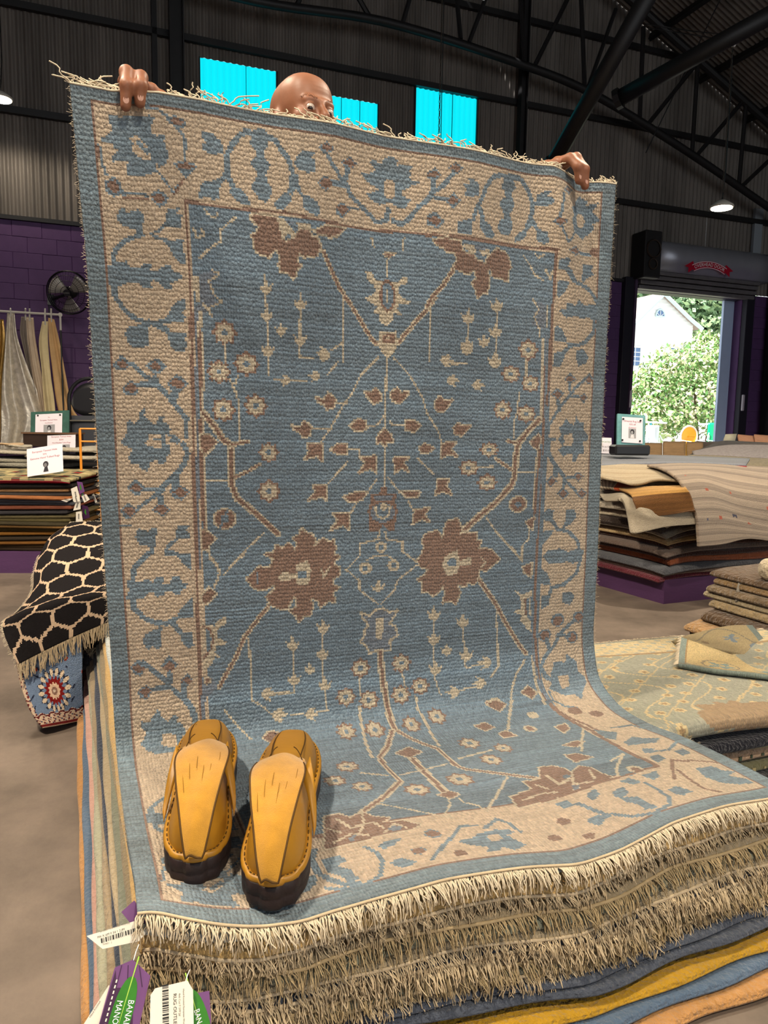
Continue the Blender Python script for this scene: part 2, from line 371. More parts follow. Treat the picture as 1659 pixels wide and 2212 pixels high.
# side walls and roof
for nm, t in (('wall_right', T1), ('wall_left', T0)):
    e = thing(nm, wp(t, 0, KF/2), kind='structure')
    a = MB(); a.box(wp(t, 2.0, KF/2), WD*.08, WN*KF/2, EZ*2.0); a.obj('masonry_core', m_purple, e)
    a = MB(); a.box(wp(t, (4+roof_z(t))/2, KF/2), WD*.03, WN*KF/2, EZ*(roof_z(t)-4)/2); a.obj('tin_sheet', m_tin, e)
rf = thing('ceiling', wp(4.5, roof_z(4.5), KF/2), kind='structure')
sl_ = math.atan(.45); UD = WD*math.cos(sl_)-EZ*math.sin(sl_); UN = WD*math.sin(sl_)+EZ*math.cos(sl_)
def roof_sheet(k0, k1, L, base, ud, un, name='roof_sheet'):
    n = int((k1-k0)/.105*6); V = []; F = []
    for i in range(n+1):
        k = k0+(k1-k0)*i/n; o = .017*math.sin(2*math.pi*k/.105)
        V += [base+WN*k+un*o, base+WN*k+ud*L+un*o]
    return mk(name, V, [(2*i, 2*i+1, 2*i+3, 2*i+2) for i in range(n)], m_tin, rf)
apex = wp(4.5, roof_z(4.5), 0); Lr = (T1-4.5)/math.cos(sl_)+.3; UDl = -WD*math.cos(sl_)-EZ*math.sin(sl_); UNl = -WD*math.sin(sl_)+EZ*math.cos(sl_)
for i in range(10): roof_sheet(.0+.84*i, .84*(i+1)+.02, Lr, apex+UN*.05, UD, UN)
roof_sheet(8.4, KF, Lr, apex+UN*.05, UD, UN); roof_sheet(0, KF, Lr, apex+UNl*.05, UDl, UNl)
for i in range(8):
    d = Lr-.25-1.45*i
    MB().box(apex+UD*d+WN*KF/2-UN*.05, UD*.04, WN*KF/2, UN*.07).obj('purlin', m_steel, rf)
# the end truss
tr = thing('roof_truss', wp(8, 7.6, .5), 'dark steel end truss with curved bottom chord under the tin roof', 'truss')
TO = .5
def tpx(x, y, off=TO): t, z = wl(x, y, off); return wp(t, z, off)
cp = cr(np.array([wp(-4, 7.35, TO), wp(0, 7.75, TO), tpx(540, 0), tpx(830, 47), tpx(1105, 132), tpx(1275, 200), tpx(1470, 318), tpx(1659, 447), tpx(1800, 545)]), 60)
MB().tube(cp, .075, 8).obj('bottom_chord', m_steel, tr, True)
tc_ = np.array([wp(t, roof_z(t)-.2, TO) for t in (T0+.3, 4.5, T1-.1)]); MB().tube(cr(tc_[[0, 1]], 2), .075, 8).obj('top_chord', m_steel, tr); MB().tube(tc_[1:], .075, 8).obj('top_chord', m_steel, tr)
for (a, b, c, d) in [(985, -20, 995, 84), (1055, -20, 1013, 92), (1124, -10, 1133, 138), (1235, -20, 1155, 142), (1255, -10, 1263, 190), (1390, 58, 1382, 256), (1503, 140, 1400, 268), (1507, 145, 1495, 332), (1608, 215, 1505, 336), (1612, 220, 1596, 402), (1700, 310, 1600, 405), (890, -20, 868, 56), (760, -30, 800, 40), (660, -30, 640, 14), (1330, 20, 1268, 195)]:
    MB().tube([tpx(a, b), tpx(c, d)], .042, 6).obj('web_strut', m_steel, tr)
# big braces in front
def brace(p0, p1, r, label):
    e = thing('brace_tube', p1, label, 'brace'); MB().tube([p0, p1], r, 14).obj('tube', m_steel, e, True)
    d = np.asarray(p1)-np.asarray(p0); d /= np.linalg.norm(d)
    MB().tube([p1-d*.02, p1+d*.06], r*1.25, 10).obj('end_plate', m_steel, e); return e
q0 = CAM+ray(1420, -45)*7.4; q1 = CAM+ray(1196, 352)*9.0; brace(q0, q1, .095, 'thick round steel tube slanting down steeply behind the raised rug corner')
u0 = CAM+ray(1720, 2)*9.2; u1 = CAM+ray(1338, 212)*10.6; brace(u0, u1, .115, 'thick round steel tube carrying the hook of the lit pendant lamp')
m_wire = mat('black cable', '101012', .5)
for k, pts in enumerate(([(1395, 330), (1560, -10)], [(1400, 60), (1590, 90)], [(1395, 52), (1500, 68), (1600, 78)])):
    MB().tube([CAM+ray(x, y)*10.8 for x, y in pts], .008, 5).obj('guy_wire', m_wire, tr)
# pendant lamps
m_lens = mat('lamp lens', 'fff4dc', .5, emit=14.); m_lampbody = mat('lamp body', 'cfc9bd', .4); m_chain = mat('steel chain', '6b675f', .35, metal=.7)
def pendant(p, ztop, label, power, group='round pendant lamps of the hall'):
    p = np.asarray(p, float); e = thing('pendant_lamp', p, label, 'lamp', None)
    b = MB(); b.tube([p+EZ*z for z in (.0, .012, .03, .07, .10)], [.15, .155, .145, .09, .04], 24); b.obj('lamp_housing', m_lampbody, e, True)
    MB().disc(p-EZ*.006, EZ, .135, .014, 24).obj('lamp_lens', m_lens, e)
    n = max(2, int((ztop-p[2]-.1)/.05)); c = MB()
    for i in range(n):
        z = p[2]+.1+(i+.5)*(ztop-p[2]-.1)/n; h_ = .55*(ztop-p[2]-.1)/n; a = EX if i % 2 else EY
        c.tube([p*[1, 1, 0]+EZ*(z-h_)+a*.004, p*[1, 1, 0]+EZ*z+a*.011, p*[1, 1, 0]+EZ*(z+h_)+a*.004], .0045, 4, False); c.tube([p*[1, 1, 0]+EZ*(z-h_)-a*.004, p*[1, 1, 0]+EZ*z-a*.011, p*[1, 1, 0]+EZ*(z+h_)-a*.004], .0045, 4, False)
    ch = c.obj('chain', m_chain, e); ch['kind'] = 'stuff'
    MB().tube([p+EZ*.1, p+EZ*.1+EX*.03+EZ*.4, p*[1, 1, 0]+EZ*(ztop-.3)+EX*.02, p*[1, 1, 0]+EZ*ztop], .006, 5).obj('cable', m_wire, e)
    l = bpy.data.lights.new('lamp_light', 'SPOT'); l.energy = power; l.color = (1, .86, .67); l.shadow_soft_size = .13; l.spot_size = math.radians(165); l.spot_blend = .4
    o = bpy.data.objects.new('lamp_light', l); COL.objects.link(o); o.parent = e; o.location = (0, 0, -.03)
    return e
hk = CAM+ray(1583, 92)*9.72; lp = on_plane(1561, 449, hk, FW*[1, 1, 0]/np.linalg.norm(FW*[1, 1, 0])); lp[0], lp[1] = hk[0], hk[1]
LP = 110.
pr = pendant(lp, hk[2]-.02, 'lit round pendant lamp hung on a long chain by the roll-up door', LP)
MB().disc(hk-EZ*.0, FW, .06, .02, 6).obj('ceiling_rose', mat('white plastic', 'e8e8e8', .4), pr)
l2 = CAM+ray(2, 214)*10.2; pendant(l2, roof_z(1)-.5, 'lit round pendant lamp before the tin wall left of the raised rug', LP)
l3 = CAM+ray(944, 470)*10.0; pendant(l3, roof_z(6)-.5, 'round pendant lamp hidden behind the raised rug on a twisted cable', LP)
for (x, y, z, pw, wh) in [(-2.6, 3.2, 5.0, 1000, 'the kilim pile on its purple platform'), (2.4, 3.6, 5.0, 1100, 'the striped rugs on the purple platform'), (-1.7, .3, 5.0, 1500, 'the open floor behind the mustard shoes'), (1.5, -1.5, 5.0, 1200, 'the open floor off the fringed front of the pile')]:
    pendant((x, y, z), 10.2, 'round pendant lamp hung high over '+wh, pw)
# ---------------------------------------------------------------- roll-up door
dr = thing('door_1', wp((DT0+DT1)/2, 0), kind='structure')
m_hood = mat('galvanised hood', 'a4a6b0', .38, .05, 30, .08, 3, metal=.55); m_rail = mat('dark guide rail', '2b2a33', .45, metal=.3); m_bar = mat('grey door bar', '6d6a6c', .5, .1, 30, .2, 4, metal=.3)
hs = [(.05, 4.86), (.30, 4.84), (.42, 4.76), (.48, 4.62), (.48, 4.48), (.43, 4.34), (.36, 4.27), (.36, 4.24), (.05, 4.24)]
def extr(prof, t0, t1, name, mt, parent, n=1):
    V = []; k = len(prof)
    for i in range(n+1):
        t = t0+(t1-t0)*i/n; V += [wp(t, z, o) for o, z in prof]
    F = [(i*k+j, i*k+j+1, (i+1)*k+j+1, (i+1)*k+j) for i in range(n) for j in range(k-1)]+[tuple(range(k))[::-1], tuple(n*k+j for j in range(k))]
    return mk(name, V, F, mt, parent, True)
H0, H1 = DT0+.30, DT1+.45
hd = extr(hs, H0, H1, 'hood', m_hood, dr, 6)
for z0, z1, o1 in ((4.16, 4.24, .30), (4.07, 4.15, .26), (3.97, 4.055, .22), (DZ, 3.96, .17)):
    wbox(MB(), DT0+.02, DT1+.2, z0, z1, .02, o1, .012).obj('door_slat', m_bar, dr)
wbox(MB(), DT0-.12, H0, 4.05, 4.98, .02, .46, .02).obj('bracket', m_steel, dr)
gb = wp(DT0+.08, 4.62, .48)
for rr, dz in ((.17, 0), (.10, -.30)):
    a = np.linspace(0, 2*math.pi, 25); MB().tube([gb+EZ*dz+WD*rr*math.cos(q)+EZ*rr*math.sin(q) for q in a], .018, 5, False).obj('sprocket', mat('rusty steel', '3d332c', .6, metal=.4), dr)
for t0, t1 in ((DT0-.30, DT0-.02), (DT1+.02, DT1+.16)): wbox(MB(), t0, t1, 0, 4.1, .0, .14, .01).obj('guide_rail', m_rail, dr)
wbox(MB(), DT0-.09, DT0-.03, 0, 4.1, .14, .18).obj('guide_rail', mat('guide strip', '4a3b52', .5), dr)
wbox(MB(), DT1+.16, DT1+.30, 0, 4.1, -.02, .10, .01).obj('guide_rail', m_rail, dr)
for t in (DT0-.05, DT1+.08): wbox(MB(), t-.03, t+.03, 1.42, 1.78, .14, .19, .01).obj('latch', mat('white latch', 'b6b0ba', .4), dr)
m_jamb = mat('pale blue painted jamb', 'bccfee', .6, .1, 40, .05, 5)  # base colour lightened to stand for outdoor light falling on the jamb
wbox(MB(), DT1-.30, DT1+.02, 0, DZ, -.26, -.2).obj('jamb', m_jamb, dr)
wbox(MB(), DT0-.3, DT0-.02, 0, DZ, -.3, -.2).obj('jamb', m_plumpaint, dr)
wbox(MB(), DT0-.3, DT1, DZ-.001, DZ+.1, -.3, -.02).obj('jamb', m_rail, dr)
# red ribbon badge with its lettering on the hood
m_red = mat('red ribbon', 'b3122f', .4); m_white = mat('white lettering', 'eeeaf0', .5)
bt0, bz0 = wl(1486, 566, .49); bt1, bz1 = wl(1577, 574, .49); bc = (bt0+bt1)/2+.02; Rb = 1.02; hw = (bt1-bt0)/2*.80
def arcp(s, d, o=.487):   # s along the ribbon, d above its middle line
    a = s/Rb; return wp(bc+(Rb+d)*math.sin(a), bz0-.065+(Rb+d)*math.cos(a)-Rb+.06, o)
ss = np.linspace(-hw, hw, 15); V = [arcp(s, d) for s in ss for d in (-.075, .075)]
mk('badge', V, [(2*i, 2*i+2, 2*i+3, 2*i+1) for i in range(14)], m_red, dr, False)
for sg in (-1, 1):
    V = [arcp(sg*(hw-.05), -.02, .483), arcp(sg*(hw+.16), -.03, .483), arcp(sg*(hw+.10), .055, .483), arcp(sg*(hw+.16), .13, .483), arcp(sg*(hw-.05), .13, .483)]
    mk('badge', V, [(0, 1, 2, 3, 4)] if sg > 0 else [(4, 3, 2, 1, 0)], m_red, dr, False)
for d in (-.062, .062):
    V = [arcp(s, d+e, .4885) for s in ss for e in (-.006, .006)]; mk('badge_edge', V, [(2*i, 2*i+2, 2*i+3, 2*i+1) for i in range(14)], m_white, dr, False)
V, F = text_mesh('OVERHEAD DOOR', .105); kx = 2*(hw-.04)/(V[:, 0].max()-V[:, 0].min())
mk('badge_lettering', [arcp(v[0]*kx, v[1], .489) for v in V], F, m_white, dr, False)

# ================================================================ outdoors, seen through the door
def op(x, y, off): t, z = wl(x, y, off); return wp(t, z, off)
m_grass = mat('pale paving', '9d9a90', .9, .3, 20, .3, 2)
mk('ground', [wp(-10, -.02, -.25), wp(60, -.02, -.25), wp(60, -.02, -60), wp(-10, -.02, -60)], [(0, 3, 2, 1)], m_grass, origin=(0, 0, 0), smooth=False)['kind'] = 'structure'
# house
HO = -24.; m_wh = mat('white clapboard', 'f4f6f6', .6, .1, 10); m_trim = mat('pale blue trim', 'cfe6ec', .6); m_shing = mat('grey brown shingles', 'a79a92', .8, .4, 30, .2, 5); m_glass = mat('window glass', '5f7fae', .15, spec=.6)
at, az = wl(1428, 634, HO); lt_, lz_ = wl(1373, 688, HO); rt_, rz_ = wl(1512, 716, HO)
hs_ = thing('house', wp(at, 0, HO), 'white clapboard house with steep gable and fanlight beyond the door', 'house')
kl = (az-lz_)/(at-lt_); kr = (az-rz_)/(rt_-at)
nb = 46; z = 0.; dz = az/nb
for i in range(nb):
    z0, z1 = i*dz, (i+1)*dz; e = 4.2
    lo_t = max(at-e, at-(az-z0)/kl); hi_t = min(at+2.6, at+(az-z0)/kr)
    lo_u = max(at-e, at-(az-z1)/kl); hi_u = min(at+2.6, at+(az-z1)/kr)
    mk('clapboard', [wp(lo_t, z0, HO+.04), wp(hi_t, z0, HO+.04), wp(hi_u, z1, HO), wp(lo_u, z1, HO), wp(lo_t, z0, HO-.1), wp(hi_t, z0, HO-.1)], [(0, 1, 2, 3), (4, 5, 1, 0)], m_wh, hs_, False)
ap = wp(at, az+.05, HO+.3); el = wp(at-4.6, az+.05-4.6*kl, HO+.3); er = wp(at+2.2, az+.05-2.2*kr, HO+.3); er2 = wp(at+3.1, az+.05-2.2*kr-.5, HO+.3)
bk = -WN*7
def pl(name, pts, mt, th=.12): P = np.array(pts); nn = np.cross(P[1]-P[0], P[-1]-P[0]); nn /= np.linalg.norm(nn); k = len(P); return mk(name, np.concatenate([P, P-nn*th]), [tuple(range(k)), tuple(range(2*k-1, k-1, -1))]+[(i, i+k, (i+1) % k+k, (i+1) % k) for i in range(k)], mt, hs_, False)
pl('roof', [el, ap, ap+bk, el+bk], m_shing); pl('roof', [ap, er, er+bk, ap+bk], m_shing); pl('roof', [er, er2, er2+bk, er+bk], m_shing)
for a, b in ((el, ap), (ap, er), (er, er2)): MB().tube([a-EZ*.1, b-EZ*.1], .13, 4).obj('bargeboard', m_trim, hs_)
ft, fz = wl(1424, 684, HO); V = [wp(ft+.33*math.cos(a), fz+.42*math.sin(a), HO+.08) for a in np.linspace(0, math.pi, 13)]
fw_ = mk('fanlight', V, [tuple(range(13))], m_glass, hs_, False)
MB().tube([p+WN*.02 for p in V]+[V[0]+WN*.02], .05, 5).obj('frame', m_trim, fw_)
for a in (.5, 1.57, 2.6): MB().tube([wp(ft, fz, HO+.1), wp(ft+.33*math.cos(a), fz+.42*math.sin(a), HO+.1)], .02, 4).obj('muntin', m_wh, fw_)
for (x0, x1, y0, y1) in ((1350, 1379, 750, 790), (1449, 1470, 752, 768)):
    a, b = wl(x0, y0, HO); c, d = wl(x1, y1, HO); w = MB(); wbox(w, a, c, d, b, HO+.03, HO+.08); ww = w.obj('window', m_glass, hs_)
    e = MB(); wbox(e, a-.1, c+.1, b, b+.12, HO+.03, HO+.14); wbox(e, c, c+.1, d, b, HO+.03, HO+.14); e.obj('frame', m_wh, ww)
    for i in (1, 2): wbox(MB(), a+(c-a)*i/3-.02, a+(c-a)*i/3+.02, d, b, HO+.06, HO+.1).obj('muntin', m_wh, ww)
    for i in (1, 2, 3): wbox(MB(), a, c, d+(b-d)*i/4-.02, d+(b-d)*i/4+.02, HO+.06, HO+.1).obj('muntin', m_wh, ww)
# leafy crowns: one real mesh of leaf blades per plant
def leaves(name, blobs, n, size, mats, parent):
    V = np.zeros((n, 4, 3)); k = RNG.choice(len(blobs), n, p=np.array([b[2] for b in blobs])/sum(b[2] for b in blobs))
    d = RNG.normal(size=(n, 3)); d /= np.linalg.norm(d, axis=1)[:, None]; rr = RNG.uniform(.55, 1.05, n)[:, None]
    c = np.array([b[0] for b in blobs])[k]; r = np.array([b[1] for b in blobs])[k]; P = c+d*rr*r
    a = RNG.normal(size=(n, 3)); a /= np.linalg.norm(a, axis=1)[:, None]; b = np.cross(a, d); b /= np.linalg.norm(b, axis=1)[:, None]+1e-9; s = size*RNG.uniform(.6, 1.3, n)[:, None]
    V[:, 0] = P-a*s; V[:, 1] = P+b*s*.5; V[:, 2] = P+a*s; V[:, 3] = P-b*s*.5
    o = mk(name, V.reshape(-1, 3), np.arange(4*n).reshape(-1, 4), mats, parent, False); o['kind'] = 'stuff'
    mi = RNG.integers(0, len(mats), n); o.data.polygons.foreach_set('material_index', mi.astype(np.int32)); return o
def leafmat(nm, c):
    m_ = mat(nm, c, .6, spec=.3); b = m_.node_tree.nodes['Principled BSDF']; b.inputs['Subsurface Weight'].default_value = 0
    return m_
lg = [leafmat('leaf green', '8db36a'), leafmat('leaf yellow green', 'b4c98a'), leafmat('leaf deep green', '5f8a4c'), leafmat('leaf blossom', 'e2d8b8')]
lt4 = [leafmat('oak leaf', '86a67c'), leafmat('oak leaf pale', '93ad7c'), leafmat('oak leaf deep', '4e6b4a')]
m_bark = mat('bark', '7d6a58', .9, .4, 30)
def ob(x, y, off, r, wt=None): return (op(x, y, off), np.array([r, r, r*.9]), wt or r**2)
bu = thing('shrub', op(1500, 935, -7.5)*[1, 1, 0], 'tall leafy green shrub with pale blossoms outside the door', 'shrub')
leaves('foliage', [ob(1405, 860, -7.5, 1.0), ob(1445, 800, -7.5, .95), ob(1500, 795, -7.6, 1.05), ob(1545, 775, -7.8, .95), ob(1590, 790, -8, .95), ob(1500, 870, -7.2, 1.3), ob(1400, 910, -7, .8), ob(1560, 850, -7.8, 1.2), ob(1390, 830, -7.7, .6), ob(1522, 735, -8.2, .45), ob(1585, 745, -8.2, .4), ob(1455, 905, -7, .8)], 13000, .085, lg, bu)
for a, b in (((1525, 935), (1545, 830)), ((1500, 935), (1470, 850)), ((1512, 935), (1500, 820))): MB().tube([op(*a, -7.3)*[1, 1, 0], op(*b, -7.5)], [.07, .04], 7).obj('stem', m_bark, bu)
ok = thing('oak_tree', op(1560, 940, -32)*[1, 1, 0], 'big grey green tree with open crown behind the white house', 'tree')
leaves('foliage', [ob(1500, 660, -32, 2.0), ob(1540, 680, -32, 2.2), ob(1470, 645, -33, 1.5), ob(1590, 665, -31, 1.6), ob(1525, 705, -31, 1.2), ob(1600, 715, -32, 1.2), ob(1390, 615, -36, 2.2)], 7000, .26, lt4, ok)
MB().tube([op(1570, 940, -32)*[1, 1, 0], op(1560, 760, -32), op(1530, 690, -32)], [.35, .28, .16], 8).obj('trunk', m_bark, ok); MB().tube([op(1560, 760, -32), op(1595, 680, -32)], [.2, .1], 7).obj('branch', m_bark, ok)
# picket fence
m_pick = mat('weathered fence boards', 'b3a189', .85, .3, 30, .2, 4)
fe = thing('fence', wp(12.5, 0, -9.5), 'weathered wooden board fence behind the green shrub', 'fence')
for i in range(40):
    t = 9.2+i*.21; wbox(MB(), t, t+.16, 0, 1.9+.06*math.sin(i*2.1), -9.5, -9.46).obj('fence_board', m_pick, fe)
for zz in (.5, 1.5): wbox(MB(), 9.2, 17.6, zz, zz+.1, -9.58, -9.5).obj('fence_rail', m_pick, fe)
# metal chairs and railing on the terrace
m_yel = mat('yellow enamel', 'ffb400', .35, coat=.3); m_pk = mat('cream enamel', 'efd8c4', .4); m_grn = mat('green enamel', '0fbf7a', .35, coat=.3); m_wm = mat('white tube', 'e6eef0', .4); m_teal = mat('teal post', '4fb0c4', .5)
def mchair(x, y, off, m_, label, rad, square=False):
    c = op(x, y, off); e = thing('garden_chair', c*[1, 1, 0], label, 'chair'); a = np.linspace(0, 2*math.pi, 25); c2 = c
    if square: P = np.array([[c2+WD*u*rad+EZ*v*rad*1.2+WN*(.08*(1-u*u)-.05) for u in np.linspace(-1, 1, 9)] for v in np.linspace(-1, 1, 9)])
    else: P = np.array([[c2+WD*r_*rad*math.cos(q)+EZ*r_*rad*math.sin(q)-WN*.05*(1-r_*r_) for q in a] for r_ in np.linspace(.02, 1, 6)])
    sheet('backrest', P, .012, m_, e)
    if not square: MB().tube([c2+WD*rad*1.03*math.cos(q)+EZ*rad*1.03*math.sin(q) for q in a], .028, 6, False).obj('back_rim', m_pk, e, True)
    s_ = c*[1, 1, 0]+EZ*.44; b = MB(); b.tube([s_+WN*.02, s_+WN*.05], .24, 20); b.obj('seat', m_, e)
    for i in (-1, 1):
        MB().tube([s_*[1, 1, 0]+WD*i*.25, s_+WD*i*.25, c2+WD*i*rad*.9-EZ*rad*.3], .014, 6).obj('leg', m_wm, e); MB().tube([s_*[1, 1, 0]+WD*i*.25+WN*.42, s_+EZ*.2+WD*i*.29+WN*.42, s_+EZ*.24+WD*i*.3, c2+WD*i*rad*.95], .016, 6).obj('arm', m_wm, e)
mchair(1488, 943, -3.2, m_yel, 'round backed yellow metal garden chair outside the door', .28)
mchair(1545, 935, -3.6, m_grn, 'green metal garden chair on the terrace outside the door', .24, True)
mchair(1412, 940, -3.0, m_wm, 'white tubular garden chair on the terrace behind the teal framed sign', .22, True)
rl = thing('terrace_railing', wp(12.6, 0, -4.6), 'white topped railing with teal posts around the terrace', 'railing')
for (x0, x1, y) in ((1396, 1440, 912), (1510, 1575, 916)): MB().tube([op(x0, y, -4.6), op(x1, y+2, -4.6)], .03, 6).obj('top_rail', m_wm, rl)
for x in (1406, 1544): p = op(x, 914, -4.6); MB().tube([p*[1, 1, 0], p], .035, 6).obj('post', m_teal, rl)
bn = thing('banana_plant', op(1425, 940, -5.4)*[1, 1, 0], 'low plant with long bright green leaves beside the terrace railing', 'plant')
for i in range(7):
    b0 = op(1425, 942, -5.4); a = -1.2+i*.4; d = WD*math.sin(a)*.5+WN*.1*math.cos(3*i); p = [b0*[1, 1, 0]+EZ*.3, b0+EZ*.05+d*.5, b0+d+EZ*(.15-.25*abs(math.sin(a)))]
    c_ = cr(np.array(p), 8); wv = np.array([.02, .06, .09, .1, .09, .07, .04, .01]); sheet('leaf', np.stack([c_-WD[None]*wv[:, None]*math.cos(a)-EZ*wv[:, None]*.4, c_, c_+WD[None]*wv[:, None]*math.cos(a)+EZ*wv[:, None]*.4], 1), .003, lg[1], bn)

# ================================================================ the raised rug
RW, RLEN = 1.22, 1.87
NU, NV = 301, 461
def _pt(px, ax, val):
    if ax == 'y': return st(on_plane(*px, ws(0, val, 0), EY))
    return st(on_plane(*px, ws(val, 0, 0), EX))
Lp = [(-.004, -.06, .283), (-.002, .05, .283), (-.004, .2, .284), (-.005, .38, .286), (-.006, .47, .296), (-.007, .515, .325)]+[_pt(p, 'y', v) for p, v in [((246, 1545), .53), ((242, 1450), .53), ((235, 1354), .525), ((225, 1202), .52), ((215, 1053), .51), ((207, 904), .50), ((197, 730), .49), ((186, 560), .475), ((172, 415), .462), ((158, 265), .45), ((150, 183), .445)]]
Rp = [(1.235, -.09, .27), (1.23, .05, .283), (1.225, .2, .284)]+[_pt(p, 'x', v) for p, v in [((1400, 1562), 1.218), ((1332, 1517), 1.215), ((1296, 1466), 1.213), ((1284, 1400), 1.211), ((1286, 1290), 1.208), ((1291, 1200), 1.204), ((1296, 1100), 1.20), ((1302, 1000), 1.195), ((1312, 800), 1.185), ((1322, 600), 1.173), ((1331, 405), 1.164)]]
def arc_resample(P, n):
    P = np.array(P, float); d = np.r_[0, np.cumsum(np.linalg.norm(np.diff(P, axis=0), axis=1))]; m_ = np.gradient(P, d, axis=0)
    t = np.linspace(0, d[-1], n); k = np.clip(np.searchsorted(d, t)-1, 0, len(d)-2); hh = (d[k+1]-d[k])[:, None]; x = ((t-d[k])/(d[k+1]-d[k]))[:, None]
    return (2*x**3-3*x**2+1)*P[k]+(x**3-2*x**2+x)*hh*m_[k]+(-2*x**3+3*x**2)*P[k+1]+(x**3-x**2)*hh*m_[k+1]
FE = np.array([st(on_plane(*p, ws(0, y, 0), EY)) for p, y in zip([(297, 1968), (327, 1962), (379, 1977), (478, 1997), (560, 2000), (657, 1985), (700, 1967), (816, 1932), (960, 1895), (1133, 1872), (1249, 1863), (1336, 1831), (1451, 1773), (1567, 1739), (1659, 1721)],
               [-.03, -.035, -.055, -.075, -.082, -.085, -.085, -.09, -.1, -.12, -.13, -.125, -.11, -.1, -.09])])
TE = np.array([st(on_plane(*p, ws(0, .45, 0), EY)) for p in [(152, 184), (240, 203), (340, 205), (435, 217), (590, 246), (725, 266), (830, 291), (1030, 328), (1110, 345), (1195, 360), (1260, 384), (1330, 394)]])
def _sm(q): k = max(3, len(q)//27 | 1); return np.convolve(np.pad(q, k//2, mode='edge'), np.ones(k)/k, 'valid')
def front_sy(u): return np.interp(u, FE[:, 0], FE[:, 1])
def front_z(u): return np.interp(u, FE[:, 0], FE[:, 2])
def rug_surface():
    L_, R_ = arc_resample(Lp, NV), arc_resample(Rp, NV); a = np.linspace(0, 1, NU)[None, :, None]; S = (1-a)*L_[:, None]+a*R_[:, None]
    u = S[0, :, 0]; v = np.linspace(0, RLEN, NV); b = (np.clip(1-v/.34, 0, 1)**2)[:, None]; b1 = np.clip(1-v/.5, 0, 1)[:, None]
    S[:, :, 2] += b*(_sm(front_z(u))-S[0, :, 2])[None]; S[:, :, 1] += b1*(_sm(front_sy(u))-S[0, :, 1])[None]
    bt = (np.clip((v-1.2)/.67, 0, 1)**2)[:, None]; S[:, :, 2] += bt*(np.interp(S[-1, :, 0], TE[:, 0], TE[:, 2])-S[-1, :, 2])[None]
    uu = np.linspace(0, RW, NU)[None]; vv = v[:, None]
    # soft folds of the hanging cloth; a crease running down from the gripping hand at the right corner
    hang = np.clip((vv-.75)/.5, 0, 1)
    S[:, :, 1] += hang*(.006*np.sin(uu*9+vv*2)+.004*np.sin(uu*17-vv*5))
    S[:, :, 1] -= .022*np.exp(-((uu-1.035-(1.87-vv)*.25)/.045)**2)*np.exp(-((vv-1.80)/.13)**2)
    S[:, :, 1] += .020*np.exp(-((uu-1.13-(1.87-vv)*.1)/.035)**2)*np.exp(-((vv-1.82)/.16)**2)
    flat = np.clip(1-vv/.5, 0, 1); S[:, :, 2] += flat*.0025*np.sin(uu*14+vv*9)
    # woven thickness: knots make the pile slightly uneven
    return wsa(S)
RS = rug_surface()
